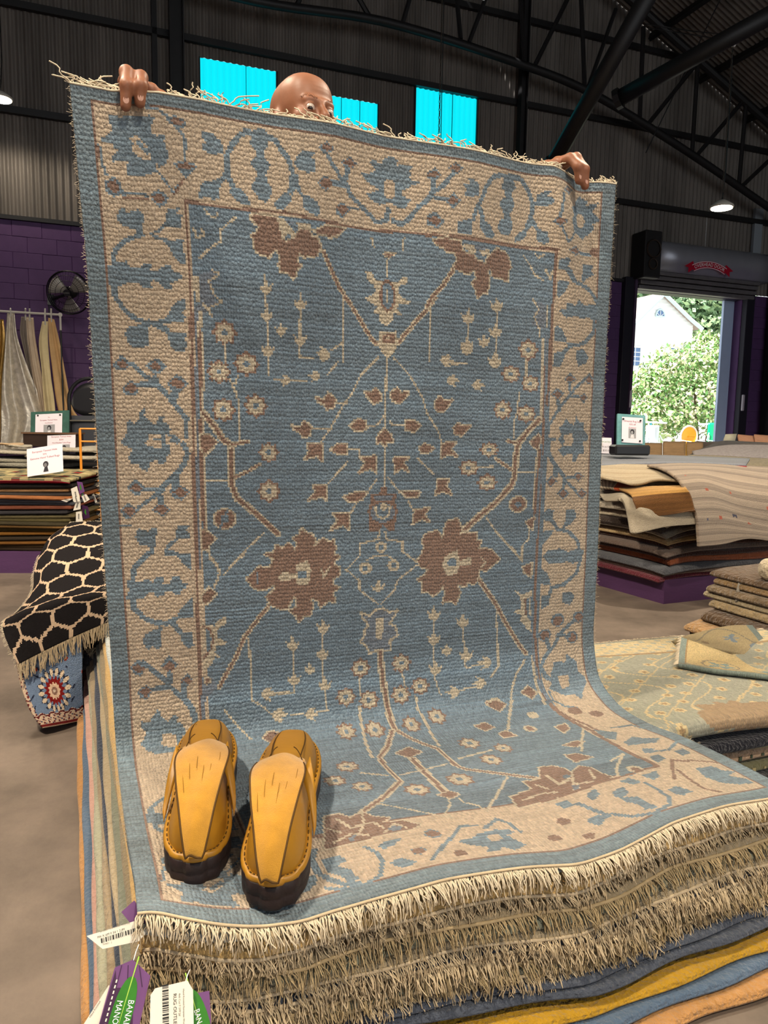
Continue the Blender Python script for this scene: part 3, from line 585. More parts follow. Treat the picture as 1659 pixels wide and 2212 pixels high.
PATTERN = """
Dm P 59,1828 70,1832 81,1826 90,1831 106,1829 122,1828 133,1832 141,1827 136,1817 136,1803 144,1798 159,1801 156,1789 161,1777 162,1764 156,1749 145,1745 137,1754 137,1736 114,1729 85,1726 86,1744 91,1752 75,1754 63,1750 61,1760 73,1769 65,1776 66,1782 50,1780 42,1783 53,1792 61,1799 68,1805 64,1812 59,1820
Cm P 93,1792 103,1796 113,1794 119,1785 126,1779 128,1770 131,1760 127,1754 117,1757 106,1761 98,1770 96,1778 101,1784
Dm P 104,1786 113,1789 118,1779 126,1773 127,1764 121,1767 114,1777 106,1781
Dm K5.3 123,1847 148,1843 166,1832 187,1812 195,1801 195,1785 193,1765 195,1759
Dm P 161,1832 181,1837 199,1830 196,1818 181,1815 167,1823
Nm P 169,1830 183,1834 195,1828 190,1821 178,1822
Dm P 172,1755 193,1763 217,1756 204,1741 191,1735 177,1746
Nm P 179,1755 195,1759 211,1754 200,1747 181,1749
Dm K4.2 200,1740 182,1722 168,1705
Nm K3.1 188,1729 170,1703
Dm K4.5 140,1738 154,1723 166,1706
Dm K4.8 39,1774 44,1761 44,1741 49,1726
Nm K3.0 37,1771 39,1756
Dm P 44,1713 63,1724 74,1710 77,1698 60,1688 46,1694
Nm P 50,1712 64,1719 71,1704 62,1694 51,1700
Dm K3.7 75,1695 95,1696 120,1695
Nm K3.7 76,1691 122,1690
Dm P 125,1698 142,1707 158,1694 151,1681 140,1675 126,1688
Nm P 127,1695 142,1701 153,1691 143,1682 130,1687
Dm P 59,1653 64,1662 75,1673 80,1663 93,1666 100,1672 109,1663 107,1634 108,1623 96,1623 94,1633 82,1636 70,1640 61,1649
Dm K8.7 102,1625 72,1613 47,1585 50,1571
Dm P 157,1675 179,1678 172,1669 182,1665 177,1655 182,1641 163,1643 148,1644 137,1631 119,1626 117,1630 132,1634 149,1650 150,1662
Dm P 119,1630 140,1622 161,1618 184,1624 176,1605 182,1597 181,1576 172,1579 160,1591 152,1607 146,1615 127,1620
Dm P 37,1563 56,1572 73,1576 77,1565 93,1564 102,1573 120,1574 115,1563 127,1559 137,1570 156,1576 154,1565 171,1560 176,1550 161,1544 152,1539 156,1529 141,1528 130,1538 120,1544 113,1540 117,1528 100,1528 90,1538 71,1537 57,1528 35,1527
Dm K9.1 47,1527 47,1509 62,1487 80,1471 105,1463 123,1465
Dm P 179,1515 164,1506 150,1492 141,1474 119,1468 123,1458 145,1465 174,1467 179,1480 170,1487 179,1494
Dm K7.1 123,1462 144,1445
Dm P 228,1815 248,1817 265,1806 269,1787 244,1779 229,1785 227,1793 236,1800 227,1806
Dm K9.8 325,1831 306,1826 287,1805 275,1784 274,1755 266,1740 248,1729
Dm K11.3 275,1747 286,1724
Dm P 223,1728 250,1736 259,1729 255,1704 244,1700 237,1704 213,1699 218,1714
Dm P 279,1727 297,1728 311,1717 317,1701 305,1698 287,1706 278,1715
Nm K5.2 188,1691 255,1690 333,1691
Nm K5.7 189,1689 190,1646 189,1581 188,1485 187,1438
L K3.9 227,1680 231,1672 247,1668 252,1679
L K4.3 203,1645 204,1626 222,1634 218,1644
L K3.5 288,1675 254,1646 255,1627 227,1607 210,1591
G P 209,1561 232,1569 245,1568 229,1554 233,1539 226,1532 239,1524 236,1511 250,1512 225,1501 209,1504
L P 196,1558 209,1559 207,1509 198,1508
L K3.6 232,1571 248,1564 226,1549 237,1522 250,1512 222,1497
G P 195,1499 214,1507 224,1492 213,1485 197,1488
L K3.2 211,1508 226,1491 229,1482
L K9.1 206,1487 204,1439
D P 329,1838 353,1842 357,1828 358,1812 348,1800 350,1790 361,1780 356,1767 351,1760 353,1745 365,1737 359,1719 349,1709 333,1712 331,1720 320,1731 323,1741 332,1751 335,1762 322,1772 324,1783 333,1790 332,1802 320,1810 326,1821 329,1830
D K7.7 313,1835 329,1828
D K11.1 352,1831 373,1824 388,1806 400,1791 406,1773 408,1756 403,1735
D P 399,1764 416,1770 422,1745 427,1733 442,1730 461,1722 463,1703 458,1695 441,1700 429,1708 427,1724 415,1736 408,1744 400,1732 402,1715 390,1703 370,1697 366,1707 381,1726 396,1734
D P 414,1799 429,1813 449,1815 456,1810 444,1804 458,1800 453,1789 456,1779 443,1774 423,1775 412,1786
D P 464,1825 481,1836 498,1827 491,1816 476,1814 466,1819
N P 466,1825 481,1832 495,1825 483,1818
D K8.3 481,1815 490,1801 512,1773
D P 513,1803 531,1818 549,1807 538,1797 520,1796
N P 515,1802 532,1815 545,1804 531,1796
D K10.8 526,1796 525,1779 515,1767
D P 460,1759 479,1775 498,1762 479,1744 464,1752
N P 462,1759 480,1771 496,1762 479,1748
D K9.1 495,1762 528,1762 532,1746 558,1728 582,1711 592,1702 614,1709
D P 498,1717 512,1730 535,1720 514,1699 501,1706
N P 500,1716 513,1726 531,1719 514,1705
D K4.8 532,1720 553,1723
D P 577,1819 593,1820 606,1815 609,1829 625,1833 641,1830 639,1818 657,1822 679,1823 668,1811 671,1802 660,1796 693,1792 671,1782 652,1770 649,1759 673,1757 657,1737 638,1737 630,1743 611,1740 600,1737 582,1743 569,1756 587,1759 598,1767 577,1775 566,1780 556,1791 577,1795 593,1802 580,1810
C E14,20 622,1770
C E8,6 620,1738
D K12.4 619,1730 616,1710
D K10.1 630,1709 649,1704 665,1715 690,1744 715,1763
N K5.1 307,1691 387,1695 463,1688 552,1685 730,1691
O P 315,1680 337,1685 370,1684 376,1659 378,1644 387,1639 407,1649 420,1668 440,1668 442,1657 459,1652 464,1637 454,1620 438,1619 428,1614 416,1622 411,1612 413,1599 420,1597 410,1590 407,1576 400,1571 390,1582 376,1580 371,1595 376,1607 372,1613 367,1626 350,1607 338,1610 324,1613 322,1627 318,1644 330,1652 333,1663 322,1670
L P 374,1681 387,1682 405,1662 407,1651 393,1654 383,1645 378,1659
G P 384,1682 406,1679 401,1670
L P 411,1678 440,1679 447,1668 435,1671 418,1668
O P 452,1667 473,1677 491,1681 519,1680 503,1665 485,1659 475,1664 460,1661
X K11.0 471,1629 484,1603 504,1564 540,1520 578,1466 592,1452
X K11.6 729,1560 706,1529 661,1481 642,1455
L K4.6 514,1537 514,1410
L P 600,1643 641,1648 621,1630
N P 608,1641 632,1643 621,1634
L K3.6 617,1629 617,1594
L P 567,1600 581,1602 591,1584 605,1586 616,1591 632,1584 643,1587 652,1597 663,1598 663,1586 643,1577 644,1561 658,1550 674,1546 658,1540 644,1539 638,1529 652,1515 641,1517 630,1521 630,1504 617,1491 600,1499 597,1516 581,1514 594,1532 572,1540 562,1546 583,1555 591,1565 586,1574 572,1582
N E18,34 617,1556
B E13,27 617,1556
L E3,14 617,1556
L P 600,1480 639,1482 642,1455 631,1432 617,1422 603,1436 595,1455
N P 606,1473 633,1475 634,1457 606,1456
L E4,4 620,1466
L K3.5 340,1570 341,1530 343,1474 344,1421
L P 327,1553 336,1548 342,1563 348,1549 357,1556 352,1540 341,1532 332,1538
L P 327,1500 336,1495 342,1511 348,1496 357,1503 352,1487 342,1479 332,1485
L P 328,1432 337,1426 343,1442 350,1426 359,1434 353,1417 343,1410 333,1416
L K3.7 417,1543 416,1513 413,1455 415,1413 446,1414
L P 401,1529 410,1523 417,1539 423,1524 432,1531 427,1515 416,1507 406,1514
L P 400,1459 409,1453 416,1470 422,1454 431,1461 426,1445 416,1437 405,1444
L P 459,1439 466,1431 448,1424 466,1419 458,1410 476,1415 484,1426 476,1435
L P 358,1472 366,1467 372,1482 378,1468 386,1474 381,1460 372,1453 363,1458
L K3.0 581,1671 587,1651
L K3.0 655,1677 652,1654
D P 706,1810 726,1824 742,1812 729,1801 706,1800
N P 706,1807 726,1819 737,1811 723,1804
D P 756,1828 775,1840 794,1831 778,1817
N P 760,1828 775,1837 789,1829 776,1821
D K9.3 771,1819 743,1789 720,1775 706,1759
D K11.9 720,1800 720,1779
D P 749,1762 770,1779 789,1765 770,1746
N P 754,1762 770,1773 785,1764 768,1755
D K7.8 749,1764 723,1766
D P 707,1726 727,1738 750,1719 733,1703 707,1710
N P 707,1721 727,1729 744,1719 730,1708
D P 793,1801 808,1800 807,1814 828,1810 834,1799 832,1780 814,1777 793,1779 802,1788
D K9.7 895,1834 870,1826 850,1799 841,1776 827,1753 821,1733
D P 898,1838 929,1842 926,1828 936,1814 927,1806 922,1798 932,1782 928,1766 919,1758 925,1746 929,1734 923,1719 914,1710 898,1710 885,1724 891,1737 903,1748 900,1760 890,1771 893,1781 905,1790 902,1804 892,1808 898,1821
D K11.3 926,1837 951,1833 971,1811 981,1790 982,1770 973,1744
D P 832,1765 845,1757 851,1734 867,1724 880,1708 874,1698 855,1700 840,1715 836,1742
D P 782,1723 815,1732 818,1718 816,1700 798,1701 781,1701
D P 979,1765 992,1752 1000,1737 1023,1730 1030,1710 1017,1703 997,1711 997,1732 983,1740 971,1731 965,1711 937,1700 936,1712 961,1730 967,1749
D P 994,1807 1013,1819 1026,1816 1016,1805 1033,1802 1030,1789 1007,1783 988,1786
D P 1055,1828 1075,1843 1098,1841 1076,1823
N P 1060,1829 1075,1839 1092,1839 1075,1828
D K7.6 1057,1818 1054,1784 1048,1765
D P 1032,1754 1048,1767 1072,1762 1052,1745
N P 1037,1755 1049,1764 1067,1761 1052,1749
D K6.0 1056,1746 1077,1719
D K6.0 1103,1748 1080,1719
D P 1110,1821 1129,1837 1150,1829 1148,1818 1175,1824 1162,1804 1184,1784 1164,1774 1168,1761 1148,1746 1138,1737 1117,1743 1096,1747 1088,1769 1098,1784 1090,1800 1110,1811
C E16,17 1129,1780
D P 1081,1701 1105,1716 1126,1706 1106,1692
N P 1086,1701 1105,1712 1121,1705 1106,1696
D K5.6 1126,1703 1161,1704
N E16,10 1174,1710
N K4.7 1189,1758 1184,1722
N K6.8 707,1688 795,1691 918,1690 1053,1696
N K7.9 1049,1695 1048,1624 1046,1516 1044,1418
O P 724,1678 751,1686 774,1684 789,1683 795,1661 823,1659 826,1650 857,1643 862,1659 875,1668 887,1679 912,1672 919,1663 926,1645 917,1632 920,1614 901,1617 876,1620 869,1637 863,1631 867,1601 861,1580 852,1582 837,1568 833,1585 821,1599 833,1608 829,1628 808,1616 787,1624 769,1624 781,1640 777,1657 757,1657 748,1666 733,1670
L P 795,1679 825,1677 832,1663 804,1665
G P 822,1679 862,1681 856,1666 838,1656 831,1668
L P 835,1668 868,1677 865,1662 847,1660
X K11.9 772,1622 746,1585 720,1558 708,1537
L K4.1 960,1674 983,1651 991,1636 1018,1623
L K5.2 992,1683 1002,1673 1018,1680
L K5.9 1023,1649 1037,1630 1043,1647
D P 1059,1676 1082,1685 1089,1676 1083,1664 1097,1658 1105,1643 1119,1634 1116,1626 1095,1634 1077,1655 1056,1654
D P 1058,1628 1092,1630 1082,1610 1063,1591 1056,1598
D P 1134,1677 1166,1677 1163,1663 1171,1655 1146,1645 1137,1633 1129,1646 1135,1663
D K9.4 1119,1632 1151,1623 1173,1605 1182,1589
D P 1064,1561 1085,1567 1084,1583 1098,1582 1112,1578 1125,1593 1140,1581 1168,1585 1185,1584 1187,1553 1177,1544 1155,1554 1134,1547 1117,1554 1099,1549 1086,1545 1075,1554
D K8.9 1177,1544 1175,1521 1152,1494 1127,1484 1106,1485
D P 1056,1525 1073,1521 1088,1498 1092,1490 1054,1489
D K9.4 1107,1482 1087,1467
D P 1053,1455 1087,1467 1081,1441 1071,1426 1051,1427
D P 1125,1472 1146,1476 1161,1460 1158,1442 1144,1439 1133,1441 1122,1452
G P 993,1571 1013,1575 1023,1568 1028,1552 1026,1514 1006,1512 985,1525 1002,1534 991,1546 1004,1555
L K4.8 1030,1568 1032,1520
L K4.2 990,1578 1007,1558 995,1539 1009,1513 1010,1496
L K4.3 976,1442 976,1392
L K4.0 815,1543 816,1452
L P 794,1532 806,1525 813,1543 821,1526 832,1534 827,1516 814,1508 801,1515
L P 795,1472 806,1465 813,1484 822,1466 833,1474 827,1456 814,1448 801,1455
L P 871,1564 882,1557 890,1576 899,1559 910,1567 904,1549 891,1540 877,1546
L P 869,1440 880,1433 888,1451 897,1434 908,1442 902,1423 889,1414 876,1422
L P 869,1506 881,1500 889,1518 898,1501 909,1509 903,1490 890,1482 876,1489
L K4.1 890,1572 895,1435
L P 843,1481 852,1476 858,1491 865,1477 874,1484 869,1469 859,1462 848,1467
L P 770,1440 762,1431 781,1426 763,1419 770,1411 752,1415 744,1424 751,1434
L K3.4 771,1423 814,1420
L K4.5 719,1535 718,1420
D P 69,1453 90,1458 97,1465 108,1459 107,1441 104,1419 93,1414 77,1414 65,1426 62,1441
D P 144,1445 180,1447 175,1436 178,1425 176,1411 158,1410 148,1421 142,1436
D K11.1 108,1465 140,1452
D P 36,1380 53,1399 72,1384 60,1368 41,1369
N P 44,1383 55,1391 65,1381 54,1372
D K9.3 72,1382 96,1358 114,1352
D P 97,1381 118,1397 138,1382 123,1364 106,1370
N P 106,1381 118,1390 128,1380 119,1370
D P 50,1334 68,1352 85,1340 78,1323 69,1319 54,1325
N P 55,1334 69,1346 81,1335 69,1323
D K11.2 85,1342 118,1345
D P 138,1346 158,1366 179,1347 162,1331 144,1335
N P 142,1346 156,1359 172,1346 160,1335
D K10.6 114,1359 118,1345 137,1323 161,1291 172,1278 170,1242
D K12.8 151,1335 150,1312
D P 80,1282 92,1299 96,1294 91,1283 99,1271 110,1262 120,1281 129,1281 126,1270 139,1263 141,1253 136,1242 150,1242 159,1233 154,1225 140,1228 140,1206 133,1199 125,1182 116,1182 114,1192 98,1185 93,1166 78,1175 76,1182 61,1184 57,1194 62,1208 68,1213 51,1219 42,1229 54,1240 57,1252 55,1266 64,1273 71,1266 82,1273
C P 96,1241 105,1246 123,1244 122,1215 104,1218 93,1222 89,1227 100,1232
C P 132,1242 141,1239 139,1225 131,1225
D K3.2 107,1233 122,1232
D K10.8 165,1225 172,1206 166,1185 150,1163 121,1137 109,1120
D P 51,1133 68,1153 87,1135 73,1116 62,1121
N P 56,1133 69,1144 82,1131 69,1124
D K8.4 85,1130 121,1127
D P 133,1127 153,1139 176,1126 159,1107 141,1112
N P 139,1124 155,1134 171,1123 157,1112
D K14.2 147,1161 146,1136
D P 36,1088 52,1102 73,1087 55,1068 42,1073
N P 41,1087 52,1096 67,1087 54,1074
D K7.0 72,1092 109,1120
D P 97,1089 117,1105 136,1088 118,1071
N P 102,1088 117,1100 132,1088 118,1076
D K11.8 114,1120 115,1103
D K5.8 36,1055 56,1054
D P 69,1048 78,1045 87,1042 97,1052 106,1047 102,1022 98,998 89,998 90,1010 72,1011 62,1031
D P 147,1053 171,1053 163,1042 172,1035 172,1022 151,1025 136,1013 121,997 117,1002 127,1014 141,1026 142,1041
D P 121,997 142,986 171,994 165,980 167,959 155,967 144,986
D K8.5 94,998 75,984 56,965
N K7.2 191,1483 186,1325 184,1158 182,958
G K5.3 199,1484 194,1325 191,1158 189,958
N K6.7 205,1451 201,1295 198,1158 201,1046
L K4.3 211,1451 206,1295 204,1158 206,1046
Q E23,23 254,1452
Q E24,23 297,1393
Q E22,22 240,1374
Q E23,23 314,1308
Q E23,23 247,1297
Q E24,24 341,1124
Q E21,20 341,1209
L K3.7 256,1429 255,1395
L K3.9 261,1360 276,1328 280,1280 279,1234
L K3.3 280,1370 272,1351
X K16.2 207,1288 229,1260 245,1234 262,1224 260,1170 260,1140 271,1110 310,1076 359,1028
X K9.8 262,1224 296,1232
X K8.4 267,1155 295,1168 320,1183
O P 198,1245 217,1245 231,1229 219,1216 207,1204 198,1219
L E26,24 244,1065
N E21,20 244,1065
B E9,10 244,1065
B K5.0 235,1048 251,1085
L K2.9 203,1147 255,1148
O P 196,1041 208,1038 222,1023 209,1008 207,998 197,1001
L K5.0 207,998 211,977 227,959
L K4.6 329,1032 295,1002 251,955
L K4.1 514,1487 514,1413
L K3.5 514,1449 488,1433
L K3.5 501,1407 488,1392 477,1379
L K2.9 343,1476 343,1371
L P 328,1429 337,1423 344,1440 350,1424 359,1431 353,1415 343,1407 333,1414
L P 371,1376 377,1368 362,1362 377,1357 371,1349 386,1354 393,1364 386,1372
L P 438,1389 445,1381 429,1375 445,1370 438,1362 454,1367 461,1376 454,1385
L K3.0 354,1362 430,1365
L P 400,1457 409,1451 416,1467 422,1452 432,1459 426,1443 416,1435 405,1441
L K3.0 415,1481 414,1412 446,1414
L P 462,1433 469,1426 453,1419 468,1414 462,1406 478,1411 485,1421 478,1430
L K3.6 595,1423 554,1381 535,1342 514,1316 500,1291 479,1257 460,1232
L K3.4 631,1425 669,1389 704,1336 716,1302 746,1262 756,1235
L K4.6 616,1426 614,1371 613,1268 613,1220 612,1134
O P 450,1329 469,1325 479,1340 495,1328 492,1311 476,1305 471,1315 456,1322
O P 394,1267 412,1262 423,1278 438,1265 435,1248 420,1242 415,1252 399,1260
O P 563,1346 582,1347 590,1355 601,1342 601,1330 587,1321 574,1334
O P 626,1346 640,1357 649,1347 669,1350 660,1337 646,1323 629,1331
O P 530,1269 546,1284 565,1282 568,1267 557,1259 541,1261
O P 661,1285 684,1285 699,1274 685,1261 664,1264
O P 484,1216 500,1227 522,1227 522,1209 503,1206
O P 698,1221 711,1232 735,1222 721,1211 706,1210
O P 611,1265 627,1250 630,1234 616,1236 612,1226 602,1236 594,1231 596,1249
L K3.5 568,1269 593,1273 610,1294
L K3.6 624,1281 633,1273 661,1274
L K3.6 495,1321 522,1319
L K3.6 442,1262 484,1263
L K3.8 522,1217 549,1217 552,1199
O P 431,1229 463,1229 463,1191 452,1203 424,1195 434,1211
O P 555,1199 588,1202 591,1164 577,1175 550,1164 566,1186
O P 636,1199 671,1199 657,1188 672,1167 654,1175 637,1164
O P 442,1136 473,1136 473,1101 463,1112 431,1102 447,1120
O P 489,1069 525,1071 525,1033 511,1044 481,1032 500,1053
O P 691,1073 727,1077 715,1061 730,1043 709,1052 685,1039
O P 514,1109 539,1116 569,1119 555,1100 525,1098
O P 655,1118 702,1117 696,1106 670,1104
L K3.7 525,1191 476,1138
L K4.0 695,1197 740,1158
L K3.3 592,1148 569,1116
L K3.4 620,1153 652,1115
L K3.8 542,1092 530,1071
L K4.0 673,1095 685,1073
N P 603,1132 617,1132 620,1115 644,1112 638,1093 647,1074 641,1052 639,1024 621,1027 609,1041 598,1025 575,1026 575,1053 570,1075 578,1094 578,1113 600,1116
G P 586,1110 635,1110 629,1096 589,1097
G E31,24 608,1069
B E20,21 608,1069
L K5.6 589,1083 592,1064 607,1055 624,1063 626,1082
L E10,9 611,1083
L K4.5 601,1025 595,1006
L K4.5 614,1025 615,1005
L K4.5 598,1006 550,997 550,969 530,948 516,935
L K4.6 615,1005 659,998 659,973 701,942
L E15,14 604,986
B E7,7 604,986
L E17,14 564,938
B E7,7 564,938
L E16,14 636,940
B E7,7 636,940
L K3.1 569,957 592,967 627,963 633,954
O P 734,1329 747,1343 759,1332 780,1336 769,1322 757,1308 739,1311
O P 786,1271 797,1282 809,1275 831,1278 819,1264 807,1253 791,1258
O P 756,1233 792,1236 780,1219 799,1203 774,1208 756,1200
O P 746,1147 779,1147 770,1133 786,1110 762,1119 744,1111 749,1133
L P 795,1463 806,1456 813,1474 822,1457 832,1465 827,1447 814,1438 801,1446
L P 870,1437 882,1431 889,1449 898,1431 909,1440 904,1421 891,1412 877,1420
L P 842,1480 852,1475 858,1491 866,1475 876,1483 871,1466 859,1459 848,1465
L P 775,1437 767,1428 786,1423 768,1416 775,1408 757,1412 749,1421 757,1431
L P 789,1396 782,1387 800,1382 782,1375 790,1366 771,1370 763,1380 771,1390
L P 858,1388 851,1379 870,1374 851,1367 859,1359 840,1363 831,1372 839,1383
L K3.4 773,1418 815,1420
Q E26,23 980,1462
Q E24,19 934,1403
Q E24,19 988,1382
Q E23,22 914,1317
Q E25,20 978,1309
Q E24,17 881,1220
Q E24,19 829,1175
Q E25,20 878,1139
L E27,22 966,1083
N E21,18 966,1083
B E9,8 966,1083
L K4.2 974,1439 975,1392
L K4.5 958,1361 953,1314 944,1286 946,1249
X K18.6 1016,1296 984,1267 959,1238 953,1204 952,1152 944,1131 904,1088 863,1057 823,1023
X K10.9 953,1238 930,1241
X K10.3 946,1169 899,1198
L K3.8 963,1165 1013,1165
L K3.6 846,1178 894,1179
O P 992,1241 1015,1259 1022,1248 1016,1224 1003,1227
N K7.9 1044,1527 1041,1418 1038,1334
N K7.4 1028,1422 1026,1305
L K5.5 1021,1490 1021,1305
G K5.6 1031,1499 1030,1299
N K7.7 1030,1299 1031,1204 1031,1041 1030,888
N K7.6 1020,1219 1018,1131 1015,1056
G K6.4 1031,1204 1026,1101 1023,1011
L K4.5 1013,1216 1011,1071
O P 992,1036 1015,1047 1013,1017 1002,1024
L K4.5 1003,1018 1004,993 984,976 985,937
L K4.3 879,1051 906,1015 985,937
O P 993,918 1016,929 1018,898 1004,902
D K8.7 1179,1538 1173,1513 1143,1489 1119,1482 1095,1485
D P 1053,1522 1077,1506 1088,1490 1055,1487
D K9.2 1106,1481 1083,1465
D P 1053,1460 1089,1465 1081,1440 1068,1428 1051,1429
D P 1123,1471 1144,1475 1163,1456 1153,1441 1133,1432 1121,1451
D P 1088,1398 1106,1415 1127,1400 1107,1388
N P 1091,1398 1106,1409 1122,1400 1107,1392
D P 1152,1401 1168,1418 1183,1403 1170,1388
N P 1156,1401 1169,1411 1180,1402 1170,1392
D P 1049,1359 1067,1376 1088,1364 1072,1343
N P 1054,1360 1067,1369 1083,1362 1070,1349
D P 1137,1355 1154,1367 1168,1356 1155,1341
N P 1142,1355 1154,1362 1165,1356 1155,1347
D K8.1 1159,1404 1122,1377 1109,1359 1086,1338 1069,1318 1047,1285 1045,1262
D K8.2 1107,1388 1109,1359
D K6.9 1137,1357 1109,1356
D K12.5 1072,1341 1076,1324
D P 1078,1278 1088,1284 1098,1301 1109,1290 1126,1285 1132,1308 1144,1291 1161,1294 1159,1273 1173,1262 1174,1247 1157,1241 1165,1223 1162,1211 1148,1211 1135,1190 1125,1190 1127,1211 1106,1211 1096,1202 1078,1222 1091,1228 1087,1240 1073,1248 1086,1257
C P 1093,1260 1120,1264 1128,1246 1119,1231 1094,1234 1097,1246
D K10.7 1049,1248 1066,1248
D K11.5 1049,1239 1047,1216 1066,1187 1102,1154
D P 1044,1139 1061,1154 1082,1142 1062,1124
N P 1050,1139 1061,1150 1077,1142 1062,1129
D K14.8 1073,1181 1074,1157
D P 1130,1154 1147,1166 1166,1152 1149,1140
N P 1136,1153 1148,1161 1162,1152 1149,1144
D K7.8 1103,1148 1134,1151
D P 1082,1109 1101,1124 1123,1109 1103,1091
N P 1088,1109 1101,1118 1117,1109 1102,1097
D K11.7 1103,1148 1102,1124
D K7.9 1110,1139 1144,1114
D P 1144,1108 1161,1120 1180,1108 1163,1090
N P 1149,1108 1161,1116 1174,1108 1163,1096
D P 1045,1059 1058,1070 1076,1064 1074,1043 1092,1021 1086,1012 1067,1034 1043,1040
D P 1115,1063 1143,1065 1148,1044 1131,1026 1117,1020 1110,1008 1100,1011 1113,1032
D P 1044,1010 1079,1012 1062,988 1042,974
D K9.4 1086,1015 1125,1007 1155,979 1163,950
D P 1047,946 1067,961 1085,947 1106,959 1128,949 1167,953 1169,925 1143,920 1122,927 1097,922 1065,924
D P 1038,916 1056,902 1067,882 1039,884
L K5.5 209,985 225,964 229,945 218,915
L K4.5 282,984 236,940
O P 206,913 220,900 207,885 195,876 190,894
N K7.6 181,1006 181,905 179,748 177,620
L P 188,837 202,828 215,827 222,839 243,848 237,828 222,821 218,800 245,784 217,779 212,766 226,751 212,755 206,740 188,723 189,752 202,770 206,799 200,823 188,827
N K4.6 190,829 204,820 211,798 205,775 189,755
L K5.1 194,813 190,773
X K11.5 343,873 316,842 278,794 259,751 230,703 220,683
L K5.3 286,791 290,737 290,649
L K4.1 292,646 317,628 331,611
L K4.2 228,633 259,588 278,557
L P 339,672 331,664 348,655 330,650 337,640 319,647 312,659 321,669
L P 359,621 351,613 368,604 349,599 355,588 338,596 332,608 341,618
L K3.7 338,659 380,654
G P 183,713 203,711 215,686 202,669 190,668 186,606 178,605
L E9,10 194,703
N E4,6 194,703
D K10.8 94,1000 75,984 56,962 52,938
D P 142,993 171,994 171,954 160,962 151,977
D K9.7 121,994 142,993
D P 39,939 66,935 82,939 91,931 98,943 114,942 111,929 125,926 131,941 147,945 149,930 161,926 160,916 148,912 148,904 136,903 125,911 115,909 112,902 98,900 90,911 76,907 75,899 59,900 44,899 37,897 40,914 44,916
D K11.1 50,899 51,879 69,857 89,845 116,840
D P 169,895 159,886 146,871 136,854 119,850 123,837 145,851 172,851 170,870
D K11.5 128,837 141,820
D P 139,820 168,815 165,802 171,783 154,782 143,797
D P 98,842 104,834 102,787 92,786 83,792 74,785 63,804 69,819 85,828 97,829
D P 37,750 52,767 69,747 55,728 41,737
N P 39,749 51,756 67,744 52,733
D K9.9 63,758 90,729 115,705
D P 97,746 116,768 134,745 116,729
N P 102,743 117,757 128,740 116,726
D K10.0 115,729 115,705
D P 49,695 68,708 82,694 65,673 53,682
N P 54,694 68,704 77,693 65,678
D K10.0 82,696 113,698
D P 137,708 152,723 166,707 151,693
N P 139,705 152,717 162,705 151,697
D K13.2 144,699 143,671 161,641 166,606
D K9.9 115,698 141,669
D P 77,636 90,652 93,637 109,621 120,636 129,630 126,619 140,612 141,597 154,590 143,572 132,568 136,556 107,552 72,555 59,566 49,581 58,596 63,602 52,618 55,629 71,625
C P 93,596 112,598 123,591 122,564 104,564 91,575
C P 133,590 142,586 138,565 130,566
O P 356,1002 369,993 382,1006 397,989 405,1005 393,1016 408,1023 414,1037 422,1028 435,1025 443,1012 440,993 456,1008 464,1013 475,1005 489,1007 491,988 486,975 502,969 488,958 485,950 499,944 502,933 499,925 485,918 485,901 499,895 485,887 487,862 473,866 454,851 449,868 432,874 435,852 429,833 415,834 402,819 397,836 381,848 397,855 400,871 392,883 378,856 365,852 352,858 339,867 330,884 348,899 348,912 330,903 315,901 300,910 288,929 301,941 316,954 339,950 350,970 330,982 348,984
L P 367,940 401,933 399,955 426,964 434,942 431,918 425,905 401,906 399,923 362,917 359,928
B P 402,940 423,939 421,923 404,924
L K4.4 458,941 463,922 477,945
G K3.1 311,941 312,915
L K4.0 459,820 459,719 460,637 462,606
L P 443,813 453,805 460,823 467,804 477,811 471,792 460,785 448,794
L P 441,749 451,741 458,759 465,739 475,746 469,728 458,720 446,730
L P 445,674 455,665 463,683 469,664 480,670 473,653 461,646 450,655
L P 371,778 380,770 387,788 394,768 404,775 398,757 387,750 376,759
L P 372,696 382,687 389,705 396,686 406,692 400,674 388,667 377,677
L K4.0 386,787 389,726 390,653 353,654
L P 338,670 330,661 348,652 329,648 336,638 319,645 312,656 320,667
L P 364,623 356,615 373,606 354,601 360,591 343,598 337,610 346,620
L P 436,615 428,606 445,597 425,592 431,581 414,589 408,601 417,612
L P 413,715 421,707 427,723 433,706 442,712 437,696 427,690 417,698
L K3.8 375,603 407,602
L K3.8 437,603 465,605
L K4.2 516,938 549,908 549,886 598,846
L K4.1 698,939 645,902 639,880 604,848
L P 575,898 586,889 598,911 604,891 618,901 610,885 595,877 583,884
O2 P 554,829 575,819 589,832 607,836 624,824 645,828 630,806 624,795 639,788 645,767 625,754 628,731 610,730 592,734 575,727 566,748 551,758 563,774 563,788 574,796 557,817
L P 589,815 610,813 607,759 589,763
X K18.3 601,728 605,676 611,607 605,530
Q E23,22 551,693
Q E24,22 656,695
Q E23,20 511,629
Q E23,21 566,616
Q E24,21 649,619
Q E23,19 702,634
Q E22,24 492,543
Q E23,26 559,537
Q E21,24 651,537
Q E22,23 723,550
L K4.4 549,671 547,630
L K4.5 657,670 663,637
L K7.6 541,601 531,540 521,492 512,439
L K7.0 687,609 684,576 689,545 685,510 675,447
O P 303,556 321,571 336,566 347,558 328,535 318,544
O P 718,1012 736,1018 751,1020 764,999 770,1025 775,1042 803,1050 813,1026 810,1009 832,1014 855,1011 852,990 868,993 859,972 875,972 895,968 921,943 902,929 883,915 863,919 861,895 851,881 832,888 829,876 803,884 813,862 801,833 788,843 766,839 772,859 769,886 757,869 741,858 729,868 713,869 713,895 698,902 716,910 728,926 707,933 698,948 712,967 715,981 712,999
